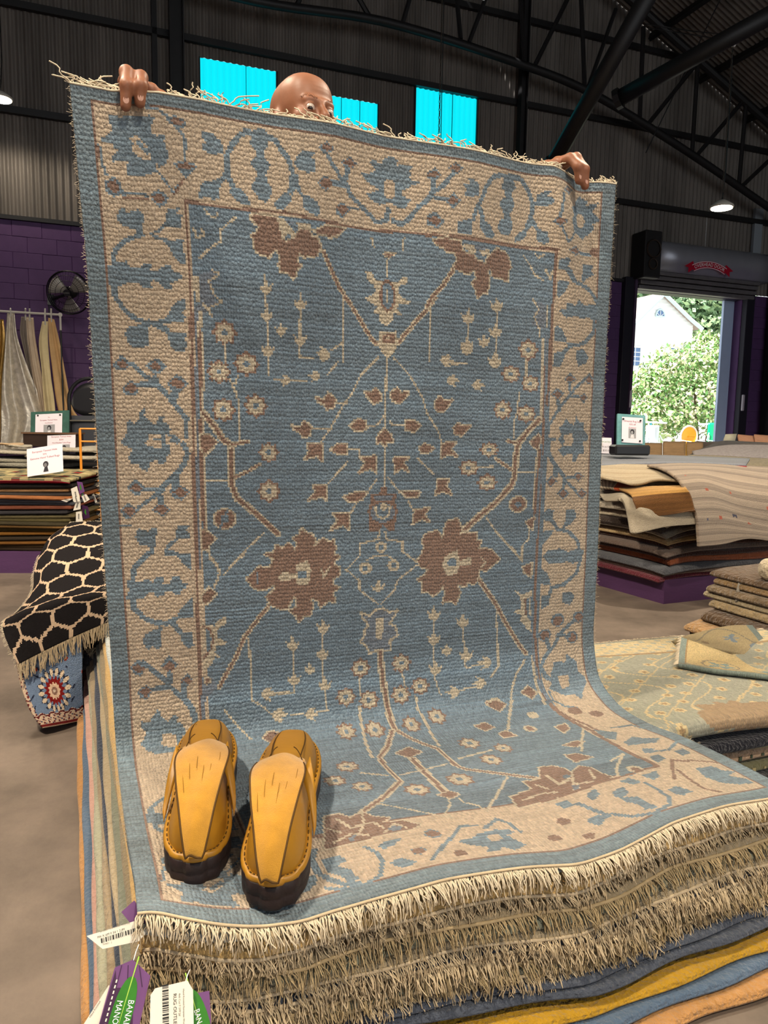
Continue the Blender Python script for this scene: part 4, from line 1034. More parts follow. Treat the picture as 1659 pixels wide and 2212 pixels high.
L P 768,953 786,964 805,972 809,942 840,953 841,929 809,931 803,910 778,906 765,930
B E12,11 790,940
L K4.4 866,951 882,936 870,925
X K14.2 864,892 912,828 940,780 990,705 1006,685
L K5.6 916,804 922,733 924,660 896,635
L K3.8 742,829 743,647 753,607
L P 723,822 734,813 742,833 750,812 761,819 755,800 742,792 729,802
L P 723,760 735,751 743,770 751,750 762,757 756,737 743,730 730,740
L P 728,684 739,674 748,693 755,673 767,680 759,661 745,654 733,664
L P 801,798 813,789 821,809 830,788 841,795 835,775 822,767 808,777
L P 813,711 824,701 833,721 841,699 853,707 846,687 832,680 818,690
L K3.9 821,805 830,664 873,671
L P 761,726 771,718 778,734 785,717 795,723 789,706 778,700 767,708
L P 874,693 883,681 860,676 882,666 871,656 894,660 905,671 896,684
L P 854,642 861,631 839,626 859,617 848,608 871,611 883,622 875,635
L P 778,628 785,617 763,612 782,602 771,592 793,596 805,607 798,620
L K4.0 782,610 861,618
L P 968,858 992,844 1020,855 1020,839 1000,828 1001,800 1009,781 1020,771 1024,739 1010,750 985,777 994,788 963,800 987,807 986,835
N K5.3 1000,831 1005,791
L K4.6 1015,830 1017,786
O P 989,918 1013,926 1014,892 993,906
L K4.5 981,973 985,931
L K4.5 954,974 985,934
N K8.2 1027,971 1030,848 1035,723 1038,632 1034,557 1044,509 1071,432 1073,374
L K8.3 1023,674 1027,624 1022,543
G K5.9 1026,739 1028,677 1037,608 1037,545
O P 974,586 999,600 1016,581 995,566 984,578
O P 865,571 898,579 913,556 884,546
L K6.0 1001,668 970,633 933,564 897,511 875,475
D P 1050,943 1067,954 1077,960 1102,962 1127,952 1156,960 1174,956 1172,924 1150,929 1125,927 1104,921 1086,929 1068,923
D K10.1 1162,918 1156,893 1118,864 1079,857 1073,839
D P 1037,916 1063,899 1075,873 1078,866 1040,869
D P 1048,837 1076,835 1074,810 1050,800
D P 1115,842 1141,843 1152,827 1146,814 1139,805 1124,810 1113,817
D E20,18 1103,767
N E15,13 1103,765
D E19,16 1168,770
N E13,11 1169,769
D E19,17 1065,729
N E14,12 1065,728
D E18,17 1150,716
N E13,12 1150,714
D K10.7 1156,763 1114,731 1091,696 1061,668 1047,646
D K8.2 1103,726 1143,719
D K13.3 1071,716 1077,694
D P 1087,654 1102,655 1123,650 1129,673 1139,663 1159,650 1159,626 1176,608 1176,591 1151,566 1129,542 1122,559 1094,559 1077,572 1056,586 1074,604 1072,623 1082,639
C P 1095,617 1127,617 1119,585 1092,581 1094,601
D K12.9 1047,646 1057,621 1075,607
D K5.9 1053,579 1050,551 1070,527 1101,517
X K15.0 598,527 564,473 527,434 523,404 522,324 462,269 402,228
X K13.2 610,524 642,466 665,434 663,354 672,333 737,281 777,249
O P 569,441 606,456 624,432 587,417
X K19.4 592,409 586,331 582,263
O P 564,251 592,260 604,245 581,234
L K4.9 576,236 568,211 543,185 547,164
L K5.1 596,230 595,214 616,197 620,175
L K5.7 623,180 731,274
L K4.5 447,246 547,164
L K4.8 535,351 647,367
L K6.3 464,382 510,355
Q E23,21 447,415
Q E21,21 401,364
Q E20,21 442,324
Q E25,23 537,282
Q E26,25 637,298
Q E24,24 746,437
Q E22,26 746,353
Q E19,21 806,394
O P 799,504 831,508 842,488 814,479
O P 839,459 862,466 870,439 836,438
O P 866,566 894,575 914,559 888,541
L E16,16 923,460
N E10,10 923,460
L E15,13 966,512
L K6.3 939,569 897,509 869,471
L K6.4 686,382 774,394
O P 336,235 362,236 376,216 402,228 415,208 440,194 421,185 439,179 459,178 480,157 461,147 409,146 355,142 304,144
G P 347,159 365,162 353,143
L K6.1 353,219 366,185 407,190 418,167
L K4.7 402,228 392,191 369,160
L K4.7 411,150 441,173 454,154
L K4.5 323,154 360,168 385,154
G E14,7 435,158
L K3.9 326,199 344,178
D P 513,91 540,93 562,106 595,112 621,111 625,97 606,92 617,68 623,58 592,46 579,57 563,48 542,49 555,63 533,72
C P 569,95 594,99 594,81 570,77
D K7.0 572,132 544,134 513,105 483,81 451,50
D K7.4 581,120 621,145 634,127 637,99
D E14,14 487,123
N E12,10 487,123
D E13,10 442,81
N E11,8 442,81
N E11,9 502,56
D P 385,118 408,127 430,124 414,111 392,106
D P 387,70 410,74 427,54 405,47 391,57
D K6.6 366,125 377,104 377,74 362,44 333,33 296,36 276,48
D P 290,116 319,117 328,101 307,94 325,75 328,50 314,42 305,68 288,86
O P 815,281 844,276 859,254 859,233 895,253 909,239 911,208 919,183 881,173 821,178 760,167 683,172 692,207 746,214 748,243 786,240
G P 821,191 842,187 816,168
L K8.0 804,245 805,205 838,215
L K5.6 859,233 830,193 870,185
L K5.3 708,189 751,194 784,185
L K5.9 900,228 883,192
B E9,6 839,225
L K4.7 762,225 776,200
N E19,16 1085,506
N E19,14 1132,482
N E15,13 1193,466
O P 988,452 1021,458 1016,436 988,420
O P 941,360 981,372 999,364 961,342
O P 906,312 936,307 951,280 900,273
L K6.4 1049,425 996,366 955,317
D P 1066,411 1109,378 1072,341 1058,358
D P 1073,320 1117,341 1133,322 1167,306 1139,289 1101,297 1071,301
D K6.1 1114,404 1172,402 1191,353
D K8.0 1180,271 1134,245 1099,252
D P 1140,234 1169,239 1168,214 1139,209
D P 1065,233 1093,237 1093,212 1059,203
D P 1085,276 1111,264 1090,247 1073,255
D P 974,241 1014,264 1039,279 1042,243 1048,207 960,171 934,183
L K6.3 974,249 1025,268 955,211 934,183
L E18,18 991,194
N E9,9 991,194
N K11.9 1033,537 1058,406 1042,277 1048,191
N K6.9 1048,191 947,177 814,170 717,175
N K8.6 1099,202 1127,182
N K7.9 1099,202 1027,124
N K7.8 1071,158 1055,106 1048,68 1068,47
N K6.0 1133,187 1186,150
D P 1113,149 1156,147 1159,123 1181,108 1151,98 1174,76 1174,56 1141,62 1109,79 1099,110
D P 918,161 947,166 958,142 934,136
D P 980,165 1024,171 1011,146 984,138
D K8.5 959,135 960,107 955,70 936,47 886,36 843,54 822,79
D P 978,92 1005,99 1016,67 985,62 974,74
D P 875,135 907,138 900,115 878,108 902,95 904,69 906,49 880,52 882,75 869,95 868,120
D P 832,154 855,160 849,138 823,129 821,142
D P 753,154 782,153 783,134 757,136
D K10.5 791,135 801,108 812,79
D P 769,87 795,90 815,78 780,63 772,72
N E13,10 730,103
N E12,9 684,68
N E12,8 743,50
"""
def draw_rug(nu, nv):
    su, sv = RW*1000/nu, RLEN*1000/nv; uc, vc = np.meshgrid((np.arange(nu)+.5)*su, (np.arange(nv)+.5)*sv)
    K = dict(B=0, C=1, N=2, L=3, G=4, D=5, E=6); A = np.full((nv, nu), 1, np.int8); Wm, Hm = RW*1000, RLEN*1000
    d = np.minimum(np.minimum(uc, (Wm-uc)*.95), np.minimum(vc, (Hm-vc)*1.55)); A[d < 38] = 2; A[d < 33] = 6
    fld = (uc > 194) & (uc < 1046) & (vc > 184) & (vc < 1686); A[fld] = 0
    A[(np.abs(vc-184) < 3) & (uc > 190) & (uc < 1050)] = 2
    def poly(p):
        x0, x1 = min(q[0] for q in p), max(q[0] for q in p); y0, y1 = min(q[1] for q in p), max(q[1] for q in p)
        i0, i1 = max(0, int(x0/su)-1), min(nu, int(x1/su)+2); j0, j1 = max(0, int(y0/sv)-1), min(nv, int(y1/sv)+2)
        if i1 <= i0 or j1 <= j0: return None
        X, Y = uc[j0:j1, i0:i1], vc[j0:j1, i0:i1]; ins = np.zeros(X.shape, bool); k = len(p)
        for a in range(k):
            (xa, ya), (xb, yb) = p[a], p[(a+1) % k]
            if ya != yb: ins ^= ((ya > Y) != (yb > Y)) & (X < (xb-xa)*(Y-ya)/(yb-ya)+xa)
        return (slice(j0, j1), slice(i0, i1)), ins
    def line(p, w, closed=False):
        m_ = np.zeros((nv, nu), bool); pp = p+[p[0]] if closed else p
        for (xa, ya), (xb, yb) in zip(pp[:-1], pp[1:]):
            i0, i1 = max(0, int((min(xa, xb)-w)/su)-1), min(nu, int((max(xa, xb)+w)/su)+2); j0, j1 = max(0, int((min(ya, yb)-w)/sv)-1), min(nv, int((max(ya, yb)+w)/sv)+2)
            if i1 <= i0 or j1 <= j0: continue
            X, Y = uc[j0:j1, i0:i1], vc[j0:j1, i0:i1]; dx, dy = xb-xa, yb-ya; t = np.clip(((X-xa)*dx+(Y-ya)*dy)/(dx*dx+dy*dy+1e-9), 0, 1)
            m_[j0:j1, i0:i1] |= np.hypot(X-xa-t*dx, Y-ya-t*dy) < w/2
        return m_
    def paint(code, kind, w, p):
        if kind == 'P':
            r_ = poly(p)
            if r_ is None: return
            if code in ('O', 'O2'):
                A[line(p, 8., True)] = K['L']; A[r_[0]][r_[1]] = K['N'] if code == 'O' else K['G']
                A[line(p, 3.6, True) & ~(A == K['N'])] = K['L']
            else: A[r_[0]][r_[1]] = K[code]
        elif kind == 'K':
            if code == 'X': A[line(p, max(w, 7.))] = K['L']; A[line(p, max(3.6, w*.42))] = K['N']
            else: A[line(p, max(w, 4.3))] = K[code]
        else:
            (cx, cy), (rx, ry) = p[0], w; q = np.hypot((uc-cx)/rx, (vc-cy)/ry)
            if code == 'Q':
                lob = 1+.12*np.cos(8*np.arctan2((vc-cy)/ry, (uc-cx)/rx)); A[q < lob] = K['N']; A[q < .78*lob] = K['L']; A[q < .27] = K['B']
            else: A[q < 1] = K[code]
    items = []
    for ln in PATTERN.strip().split('\n'):
        a = ln.split(); code, mir = (a[0][:-1], True) if a[0].endswith('m') else (a[0], False)
        p = [tuple(map(int, q.split(','))) for q in a[2:]]; kd = a[1][0]; w = 0 if kd == 'P' else float(a[1][1:]) if kd == 'K' else tuple(map(float, a[1][1:].split(',')))
        items.append((code, kd, w, p))
        if mir and np.mean([q[0] for q in p]) < 285: paint(code, kd, w, [(x, int(Hm)-y) for x, y in p])
    for it in items: paint(*it)
    edge = (d < 33); A[edge] = 6
    pal = np.array([lin(c) for c in ('788a98', 'c8b59e', '8f7567', 'c8bba4', '7e8894', '7a8b97', '7b8b94')])
    C = pal[A]
    # abrash: the dyed wool changes from row to row
    def sm1(n, k, s): q = RNG.normal(size=n+4*k); q = np.convolve(q, np.ones(k)/k, 'same')[2*k:2*k+n]; return s*q/(q.std()+1e-9)
    rows = sm1(nv, 9, .05)+sm1(nv, 45, .05); st_ = RNG.normal(size=(nv, nu+80)); kk = np.ones(41)/41; st_ = np.apply_along_axis(lambda q: np.convolve(q, kk, 'same'), 1, st_)[:, 40:40+nu]; st_ /= st_.std()
    blu = np.isin(A, (0, 4, 5, 6)); f_ = np.where(blu, 1+rows[:, None]+.085*st_, 1+.03*st_+.3*rows[:, None]); f_ *= 1+.05*RNG.normal(size=(nv, nu))
    C = C*np.clip(f_, .6, 1.4)[..., None]
    tint = np.where(blu, .5*rows[:, None]+.05*st_, 0)[..., None]*np.array([-.25, 0, .2]); return np.clip(C*(1+tint), 0, 1)
m_pile = mat('hand knotted wool pile', attr=True, rough=.95, spec=.08, var=.07, vscale=260, bump=.95, bscale=500, knots=(175, 118, .5, .13), bdist=.009, sheen=.15)
m_fringe = mat('cream cotton fringe', 'c2af91', .95, spec=.1, var=.16, vscale=30); m_fringe2 = mat('tan cotton fringe', 'a3906f', .95, spec=.1, var=.18, vscale=30); m_fringe3 = mat('pale cotton fringe', 'cabca4', .95, spec=.1, var=.15, vscale=30)
rug = thing('wool_rug', ws(.6, 0, ZS), 'blue and cream knotted wool rug held up over the pile by a man', 'rug')
rc = draw_rug(NU-1, NV-1)
sheet('pile', RS, .012, m_pile, rug, lambda u, v: rc, (RW, RLEN), origin=None, back=lin('a89c86'))
def fringe(name, roots, out, L, droop, parent, mt, r=.0011, k=6, clump=5, spread=.006, up=None, jit=.35, seed=0):
    """strands from roots (n,3): leave along out, then fall"""
    g = np.random.default_rng(seed+len(roots)); n = len(roots); t = np.linspace(0, 1, k)[None, :, None]; ln = L*g.uniform(1-jit, 1+jit*.4, n)[:, None, None]
    side = np.gradient(roots, axis=0); side /= np.linalg.norm(side, axis=1)[:, None]+1e-9
    out = np.broadcast_to(np.asarray(out, float), roots.shape); grp = np.arange(n)//clump; goff = g.normal(size=grp.max()+1)*spread; cent = np.array([roots[grp == q].mean(0) for q in range(grp.max()+1)])[grp]
    pull = ((cent-roots)*side).sum(1)*.55+goff[grp]+g.normal(size=n)*spread*.45; dr = droop*g.uniform(.6, 1.3, n)[:, None, None]
    P = roots[:, None]+out[:, None]*ln*(t*(1-.35*t*np.clip(dr, 0, 1)))-EZ*ln*dr*t**2+side[:, None]*(pull[:, None, None]*t**1.2+g.normal(size=n)[:, None, None]*.0016*np.sin(t*7+g.uniform(0, 6, n)[:, None, None]))
    if up is not None: P = P+EZ*up*ln*t
    P = P+g.normal(size=P.shape)*.0006*t
    V, F = tubes(P, np.full(n, r)*g.uniform(.8, 1.25, n), 3); o = mk(name, V, F, mt, parent, True); o['kind'] = 'stuff'; return o
def along(P, n): q = np.linspace(0, len(P)-1, n); i = np.clip(q.astype(int), 0, len(P)-2); f_ = (q-i)[:, None]; return P[i]*(1-f_)+P[i+1]*f_
fr = RS[0]-EZ*.006
fringe('fringe', along(fr, 620), -EY*.9, .036, .65, rug, m_fringe3, .0013, 7, 6, .007)
fringe('fringe', along(fr-EZ*.003, 520), -EY*.75-EZ*.2, .032, .8, rug, m_fringe, .0012, 6, 4, .008, seed=3)
MB().tube(fr-EY*.001+EZ*.003, .0022, 6).obj('binding_cord', m_fringe, rug, True)
tp = RS[-1]; keep = np.ones(430, bool); tt = along(tp, 430); ug = np.linspace(0, RW, 430); keep &= ~((ug > .095) & (ug < .165)); keep &= ~((ug > 1.055) & (ug < 1.115)); keep &= RNG.random(430) < np.where(ug < .1, .9, np.where(ug > 1.0, .95, .55))
hl = np.where(ug < .25, .038, np.where(ug > .9, .030, .034)); roots = tt[keep]
g_ = np.random.default_rng(5); n_ = len(roots); t_ = np.linspace(0, 1, 7)[None, :, None]; ang = g_.normal(size=n_)*.55-.25
dirv = EZ[None]*.75+EY[None]*g_.uniform(-.1, .6, n_)[:, None]+EX[None]*np.sin(ang)[:, None]*.8; ln_ = (hl[keep]*g_.uniform(.45, 1.25, n_))[:, None, None]
cur = g_.normal(size=n_)[:, None, None]*.5
P_ = roots[:, None]+dirv[:, None]*ln_*t_+EX*ln_*cur*t_**2-EZ*ln_*.55*t_**2*g_.uniform(0, 1.2, n_)[:, None, None]+EX*ln_*.10*np.sin(t_*9+g_.uniform(0, 6, n_)[:, None, None])
V_, F_ = tubes(P_, np.full(n_, .0013), 4, False); mk('fringe', V_, F_, m_fringe3, rug, True)['kind'] = 'stuff'
MB().tube(tp+EZ*.0005, .002, 6).obj('binding_cord', m_fringe3, rug, True)
# fuzzy selvage along the two long sides
for side_, sg in ((RS[:, 0], -1), (RS[:, -1], 1)):
    rt = along(side_[60:], 700); g_ = np.random.default_rng(9+sg); d_ = EX*sg*.8+g_.normal(size=(700, 3))*.5; l_ = g_.uniform(.002, .007, 700)[:, None, None]; t_ = np.linspace(0, 1, 3)[None, :, None]
    V_, F_ = tubes(rt[:, None]+d_[:, None]*l_*t_, np.full(700, .00035), 3); mk('selvage_fuzz', V_, F_, m_fringe3, rug, True)['kind'] = 'stuff'
# ================================================================ the pile of rugs it came from
def wool(nm, c, var=.12): return mat(nm, c, .95, 1., 110, var, 40, spec=.08, bdist=.012, sheen=.2)
LAY = [  # thickness, left edge, front offset, colour, fringe, label
 (.024, -.088, -.17, 'b58550', None, 'orange tan wool rug at the very bottom of the pile'),
 (.018, -.075, -.145, '56697f', None, 'denim blue wool rug just above the orange one in the pile'),
 (.016, -.052, -.125, 'b58a22', None, 'golden yellow wool rug low in the pile'),
 (.014, -.064, -.05, 'c39a8b', None, 'dusty pink wool rug low in the pile'),
 (.015, -.046, -.105, '474d59', None, 'charcoal flecked wool rug above the pink one in the pile'),
 (.013, -.042, -.09, '4a505c', None, 'second charcoal flecked wool rug in the pile'),
 (.020, -.054, -.066, '9c9a84', 2, 'sage green wool rug with tan fringe in the pile'),
 (.018, -.045, -.060, '97866c', 2, 'tan wool rug with tan fringe in the pile'),
 (.016, -.035, -.052, '3b4250', 1, 'dark navy wool rug with cream fringe in the pile'),
 (.018, -.027, -.044, 'a8987c', 1, 'beige wool rug with cream fringe in the pile'),
 (.019, -.019, -.036, '7f8272', None, 'grey green wool rug without fringe high in the pile'),
 (.018, -.013, -.026, '8d7f66', 2, 'brown beige wool rug with dense fringe in the pile'),
 (.028, -.006, -.004, 'c7a56c', 1, 'honey cream wool rug near the top of the pile'),
 (.018, .002, .03, 'bcc3c2', None, 'pale blue grey striped wool rug under the raised rug')]
zc = 0.; RB = 1.845
def front_curve(u, z): return front_sy(u)*(.35+.65*min(1, z/.27))-.0
for i, (t, lf, fo, c, fg, lab) in enumerate(LAY):
    z0 = zc; zc += t+.0006; e = thing('wool_rug', ws(.6, .9, z0), lab, 'rug'); ph = i*1.7
    def fn(a, b, s, lf=lf, fo=fo, z0=z0, t=t, ph=ph):
        l_ = lf+.0035*np.sin(b*7+ph)+.0015*np.sin(b*31+ph*2); sx = l_+(1.238+.01*np.sin(ph+b*5)-l_)*a
        yf = front_curve(sx, z0+t)+fo*np.interp(sx, [-.1, .0, .25, .7, 1.3], [.15, .25, .55, 1., 1.1])+.004*np.sin(sx*23+ph); sy = yf+(RB+.012*np.sin(ph*3)-yf)*b
        zw = (front_z(sx)-.285)*np.clip(1-(sy+.1)/.35, 0, 1)**2*(z0+t)/.27
        return wsa(np.stack([sx, sy, z0+s*t+zw], -1))
    slab('pile', fn, 60, 50, wool('wool %d' % i, c), e, t, t*.5, 1.3, 1.95)
    if fg:
        n = 560; a = np.linspace(.004, .996, n)[None]; R_ = fn(a, np.zeros_like(a), np.full_like(a, .5))[0]; mf = (m_fringe3, m_fringe, m_fringe2)[fg]
        if i % 3 == 0: mf = m_fringe
        fringe('fringe', R_+EY*.002, -EY*.85-EZ*.1, .028+.004*(i % 3) if i < 12 else .024, .6, e, mf, .0012, 6, 3+i % 4, .006, seed=i)
        fringe('fringe', R_[::2]+EY*.002-EZ*.003, -EY*.8-EZ*.15, .027, .7, e, mf, .0012, 5, 4, .007, seed=i+40)
        MB().tube(R_[::8]-EY*.001, .0032, 5).obj('binding_cord', mf, e, True)
print('pile top', zc)

# ================================================================ the mustard shoes
m_lea = mat('mustard leather', 'a3741f', .42, .12, 120, .10, 18, spec=.4, bdist=.002); m_sue = mat('mustard suede', 'b4832b', .95, .5, 700, .16, 45, spec=.08, sheen=.5, bdist=.002)
m_sole = mat('dark rubber sole', '2a1f1e', .55, .2, 200, .1, 30); m_stitch = mat('dark stitching', '4c3410', .8); m_dark = mat('shoe lining', '5d3f14', .9)
SHY = np.array([0, .006, .022, .05, .085, .125, .165, .205, .24, .27, .295, .315, .327, .333])
SHW = np.array([.014, .027, .0375, .042, .0415, .040, .041, .044, .047, .046, .042, .035, .026, .012])
SHH = np.array([.066, .080, .092, .101, .105, .106, .103, .095, .086, .077, .069, .063, .056, .048])
def shoe(heel, toe, label, flapx, straps, scuffs):
    heel = np.asarray(heel); d = (toe-heel)*[1, 1, 0]; L_ = np.linalg.norm(d); fy = d/L_; fx = np.array([fy[1], -fy[0], 0]); sc = L_/.333; tilt = (toe[2]-heel[2])/L_
    def T(x, y, z): x, y, z = np.broadcast_arrays(np.asarray(x, float), np.asarray(y, float), np.asarray(z, float)); y = y*sc; return heel+x[..., None]*fx*1.1+y[..., None]*fy+(z+.012+y*tilt)[..., None]*EZ
    e = thing('shoe', heel, label, 'shoe', 'pair of mustard shoes')
    ys = np.interp(np.linspace(0, 1, 64), np.linspace(0, 1, 14), SHY); w = cr(SHW, 64); h = cr(SHH, 64); ys = cr(SHY, 64)
    # upper
    n = 28; th = np.linspace(0, math.pi, n); V = []
    for y, ww, hh in zip(ys, w, h):
        cx = np.cos(th); sz = np.sin(th); x = ww*np.sign(cx)*np.abs(cx)**.62; nar = 1-.38*np.clip((hh-.06)/.05, 0, 1)*sz**1.5; z = .026+(hh-.026)*sz**.8
        V.append(T(x*nar, y, z))
    V = np.array(V); N0 = V.shape[0]; F = [(i*n+j, i*n+j+1, (i+1)*n+j+1, (i+1)*n+j) for i in range(N0-1) for j in range(n-1)]+[tuple(range(n))[::-1], tuple((N0-1)*n+j for j in range(n))]
    up_ = mk('upper', V.reshape(-1, 3), F, m_lea, e, True)
    # seam lines on the upper
    for yy in (.135, ):
        q = np.linspace(.05*math.pi, .42*math.pi, 14)
        for sg in (1, -1):
            x = .043*np.cos(q)**.62*sg*(1-.3*np.sin(q)); MB().tube(T(x, yy+.05*np.sin(q*1.2), .03+.085*np.sin(q)**.8), .0009, 4).obj('seam', m_stitch, up_)
    for sg in (1, -1):
        yy = np.linspace(.19, .327, 26); hh = np.interp(yy, SHY, SHH); ww = np.interp(yy, SHY, SHW); MB().tube(T(sg*ww*.56, yy, hh*.955), .0012, 4).obj('seam', m_stitch, up_)
    MB().tube(T(0*ys[:6], ys[0]-.001+0*ys[:6], np.linspace(.03, .075, 6)), .0010, 4).obj('seam', m_stitch, up_)
    # welt, stitching, sole
    bx_ = np.linspace(-1, 1, 11)[1:-1]; yo = np.concatenate([ys, ys[::-1], -.0065*np.sqrt(1-bx_**2)]); xo = np.concatenate([w*1.05, -w[::-1]*1.05, bx_*w[0]*1.05]); ring = T(xo, yo+np.where(yo < .01, -.004, np.where(yo > .325, .004, 0)), .030); ring = np.concatenate([ring, ring[:1]])
    MB().tube(ring, .0062, 8, False).obj('welt', m_lea, e, True)
    sb = MB(); seg = along(ring, 150)
    for i in range(0, 149, 2): sb.tube([seg[i]+EZ*.0063, seg[i+1]+EZ*.0063], .0010, 4)
    s_ = sb.obj('stitching', m_stitch, e); s_['kind'] = 'stuff'
    prof = [(-.011, 1.03), (-.006, 1.08), (.006, 1.08), (.0085, 1.06), (.011, 1.09), (.026, 1.08), (.028, 1.04)]; V = []; k = len(yo)
    for z, f_ in prof: V.append(T(xo/1.05*f_*1.06, (yo-.165)*(1+(f_-1)*.28)+.165+np.where(yo < .01, -.006, np.where(yo > .325, .005, 0)), z))
    V = np.concatenate(V); F = [(i*k+j, i*k+(j+1) % k, (i+1)*k+(j+1) % k, (i+1)*k+j) for i in range(len(prof)-1) for j in range(k)]+[tuple(range(k))[::-1], tuple((len(prof)-1)*k+j for j in range(k))]
    mk('sole', V, F, m_sole, e, True)
    # folded back suede tongue
    rows = [(.195, .088, .022), (.178, .104, .029), (.152, .115, .036), (.124, .122, .040), (.096, .125, .040), (.066, .124, .036), (.038, .118, .031), (.013, .105, .025), (-.010, .083, .019), (-.022, .060, .014), (-.025, .048, .011)]
    G = np.array([[T(flapx*(1-r/10)+u*ww, y, z-.006*u*u+.003*math.sin(3*u+r)) for u in np.linspace(-1, 1, 7)] for r, (y, z, ww) in enumerate(rows)])
    fl = sheet('suede_flap', cr(cr(G, 40, 0), 22, 1), .0035, m_sue, e, flip=-1)
    _g = cr(cr(G, 40, 0), 22, 1); MB().tube(np.concatenate([_g[8:, 0], _g[-1, 1:-1], _g[8:, -1][::-1]]), .0016, 5).obj('flap_edge', m_stitch, fl, True)
    for q in range(6):
        u = -.7+.28*q; y0 = .03+.02*(q % 3); yy = np.linspace(y0, y0+.03+.015*(q % 2), 6); zz = np.interp(yy, [r[0] for r in rows[::-1]], [r[1] for r in rows[::-1]]); ww = np.interp(yy, [r[0] for r in rows[::-1]], [r[2] for r in rows[::-1]])
        MB().tube(T(flapx*.5+u*ww, yy, zz+.0002-.006*u*u),   .0004, 4).obj('crease', mat('suede crease', '8a6218', .95), fl)
    # collar loop and hanging lace straps
    for sg in straps:
        q = np.linspace(0, 1, 9); G = np.array([[T(sg*(.036+.012*a+.006*math.sin(a*2)+.005*b*(1-.7*a)), -.0+.150-.070*a+.014*b*(1-a*.55), .098-.058*a+.010*b*(1-a*.5)+.004*math.sin(a*5)) for b in (-1, -.3, .4, 1)] for a in q]); sheet('lace_strap', G, .003, m_lea, e)
    a = np.linspace(0, 2*math.pi, 20); MB().tube(T(.030*np.cos(a), .170+.028*np.sin(a), .0925-.010*np.sin(a)), .005, 6, False).obj('collar', m_sue, e, True)
    for (sx_, sy_, r_) in scuffs:
        hh = np.interp(sy_, SHY, SHH); b = MB(); b.disc(T(sx_, sy_, hh*.965), EZ+fy*.3, r_, .0016, 7); b.obj('scuff', m_sole, up_)
    for sg in (1, -1): MB().disc(T(sg*.0405, .165, .062), fx*sg, .004, .004, 8).obj('eyelet', m_sole, up_)
    return e
def sp(x, y, z): return on_z(x, y, z)
hl1 = ws(.088, .045, .287); tl1 = on_z(455, 1602, .305); dd = (tl1-hl1)*[1, 1, 0]; tl1 = hl1+dd/np.linalg.norm(dd)*.405+EZ*.030
hl2 = ws(.186, -.052, .284); tl2 = on_z(640, 1622, .305); dd = (tl2-hl2)*[1, 1, 0]; tl2 = hl2+dd/np.linalg.norm(dd)*.405+EZ*.034
shoe(hl1, tl1, 'mustard leather shoe with scuffed toe, suede tongue folded back, nearer the rug edge binding', .006, (-1, 1), [(-.012, .315, .004), (-.014, .298, .003), (-.017, .29, .004), (-.018, .281, .0025)])
shoe(hl2, tl2, 'mustard leather shoe with clean toe standing between its partner and the rug field', -.006, (1,), [(-.03, .30, .002)])
# ================================================================ price tags on the pile corner
m_card = mat('white card', 'ded8ca', .6); m_ptag = mat('purple printed card', '6a4174', .5, 0, 1, .25, 14, stretch=(1, .1, .1)); m_ptag2 = mat('deep purple print', '3a1a3e', .5); m_leafp = mat('green leaf print', '2c7218', .4, 0, 1, .25, 30); m_leafd = mat('leaf rib print', '9cc24a', .5); m_ink = mat('black print', '161616', .6); m_ink2 = mat('grey print', '5b5750', .6)
def cardplane(dst): p = CAM+ray(300, 2080)*dst; n = (CAM-p)/np.linalg.norm(CAM-p); return p, n
def polyc(name, px, dst, mt, parent=None, th=.0006, lift=0., tilt=(0, 0), origin=None):
    p, n = cardplane(dst); n = n+RT*tilt[0]+UP*tilt[1]; n /= np.linalg.norm(n); P = np.array([on_plane(x, y, p+n*lift, n) for x, y in px]); k = len(P)
    F = [tuple(range(k)), tuple(range(2*k-1, k-1, -1))]+[(i, i+k, (i+1) % k+k, (i+1) % k) for i in range(k)]
    if np.cross(P[1]-P[0], P[2]-P[1])@n < 0: F = [f_[::-1] for f_ in F]
    return mk(name, np.concatenate([P, P-n*th]), F, mt, parent, False, origin=origin)
def frame(c, a, dst, tilt=(0, 0), lift=0.):
    p, n = cardplane(dst); n = n+RT*tilt[0]+UP*tilt[1]; n /= np.linalg.norm(n); o = on_plane(*c, p+n*lift, n); q = on_plane(c[0]+20*math.cos(a), c[1]-20*math.sin(a), p+n*lift, n); ux = q-o; ux /= np.linalg.norm(ux); return o, ux, np.cross(n, ux), n
def barcode(c, a, dst, w, h, parent, tilt=(0, 0), lift=.0006):
    o, ux, uy, n = frame(c, a, dst, tilt, lift); b = MB(); x = -w/2; g = np.random.default_rng(3)
    while x < w/2: d_ = g.choice([.0006, .0011, .0018]); b.add([o+ux*x-uy*h/2, o+ux*(x+d_)-uy*h/2, o+ux*(x+d_)+uy*h/2, o+ux*x+uy*h/2], [(0, 1, 2, 3)]); x += d_+g.choice([.0007, .0012, .0016])
    o_ = b.obj('barcode', m_ink, parent); o_['kind'] = 'stuff'
def ink(s, c, a, dst, size, parent, mt=None, tilt=(0, 0), lift=.0008, squash=1.): o, ux, uy, n = frame(c, a, dst, tilt, lift); text_on('lettering', s, size, o, ux, uy, mt or m_ink, parent, squash, 0.)
def leaf(px_c, a, ln, wd_, dst, parent, lift):
    o, ux, uy, n = frame(px_c, a, dst, (0, 0), lift); t = np.linspace(0, math.pi, 12); P = [o+ux*ln*math.cos(q)+uy*wd_*math.sin(q)**.9 for q in t]+[o+ux*ln*math.cos(q)-uy*wd_*math.sin(q)**.9 for q in t[-2:0:-1]]
    l_ = mk('leaf_print', P, [tuple(range(len(P)))[::-1]], m_leafp, parent, False)
    mk('leaf_rib', [o-ux*ln+n*.0003, o+ux*ln*1.55+uy*.001+n*.0003, o+ux*ln*1.55-uy*.001+n*.0003, o-ux*ln*.9+n*.0003], [(0, 3, 2, 1)], m_leafd, l_, False)
DT = 1.045; DN = .985
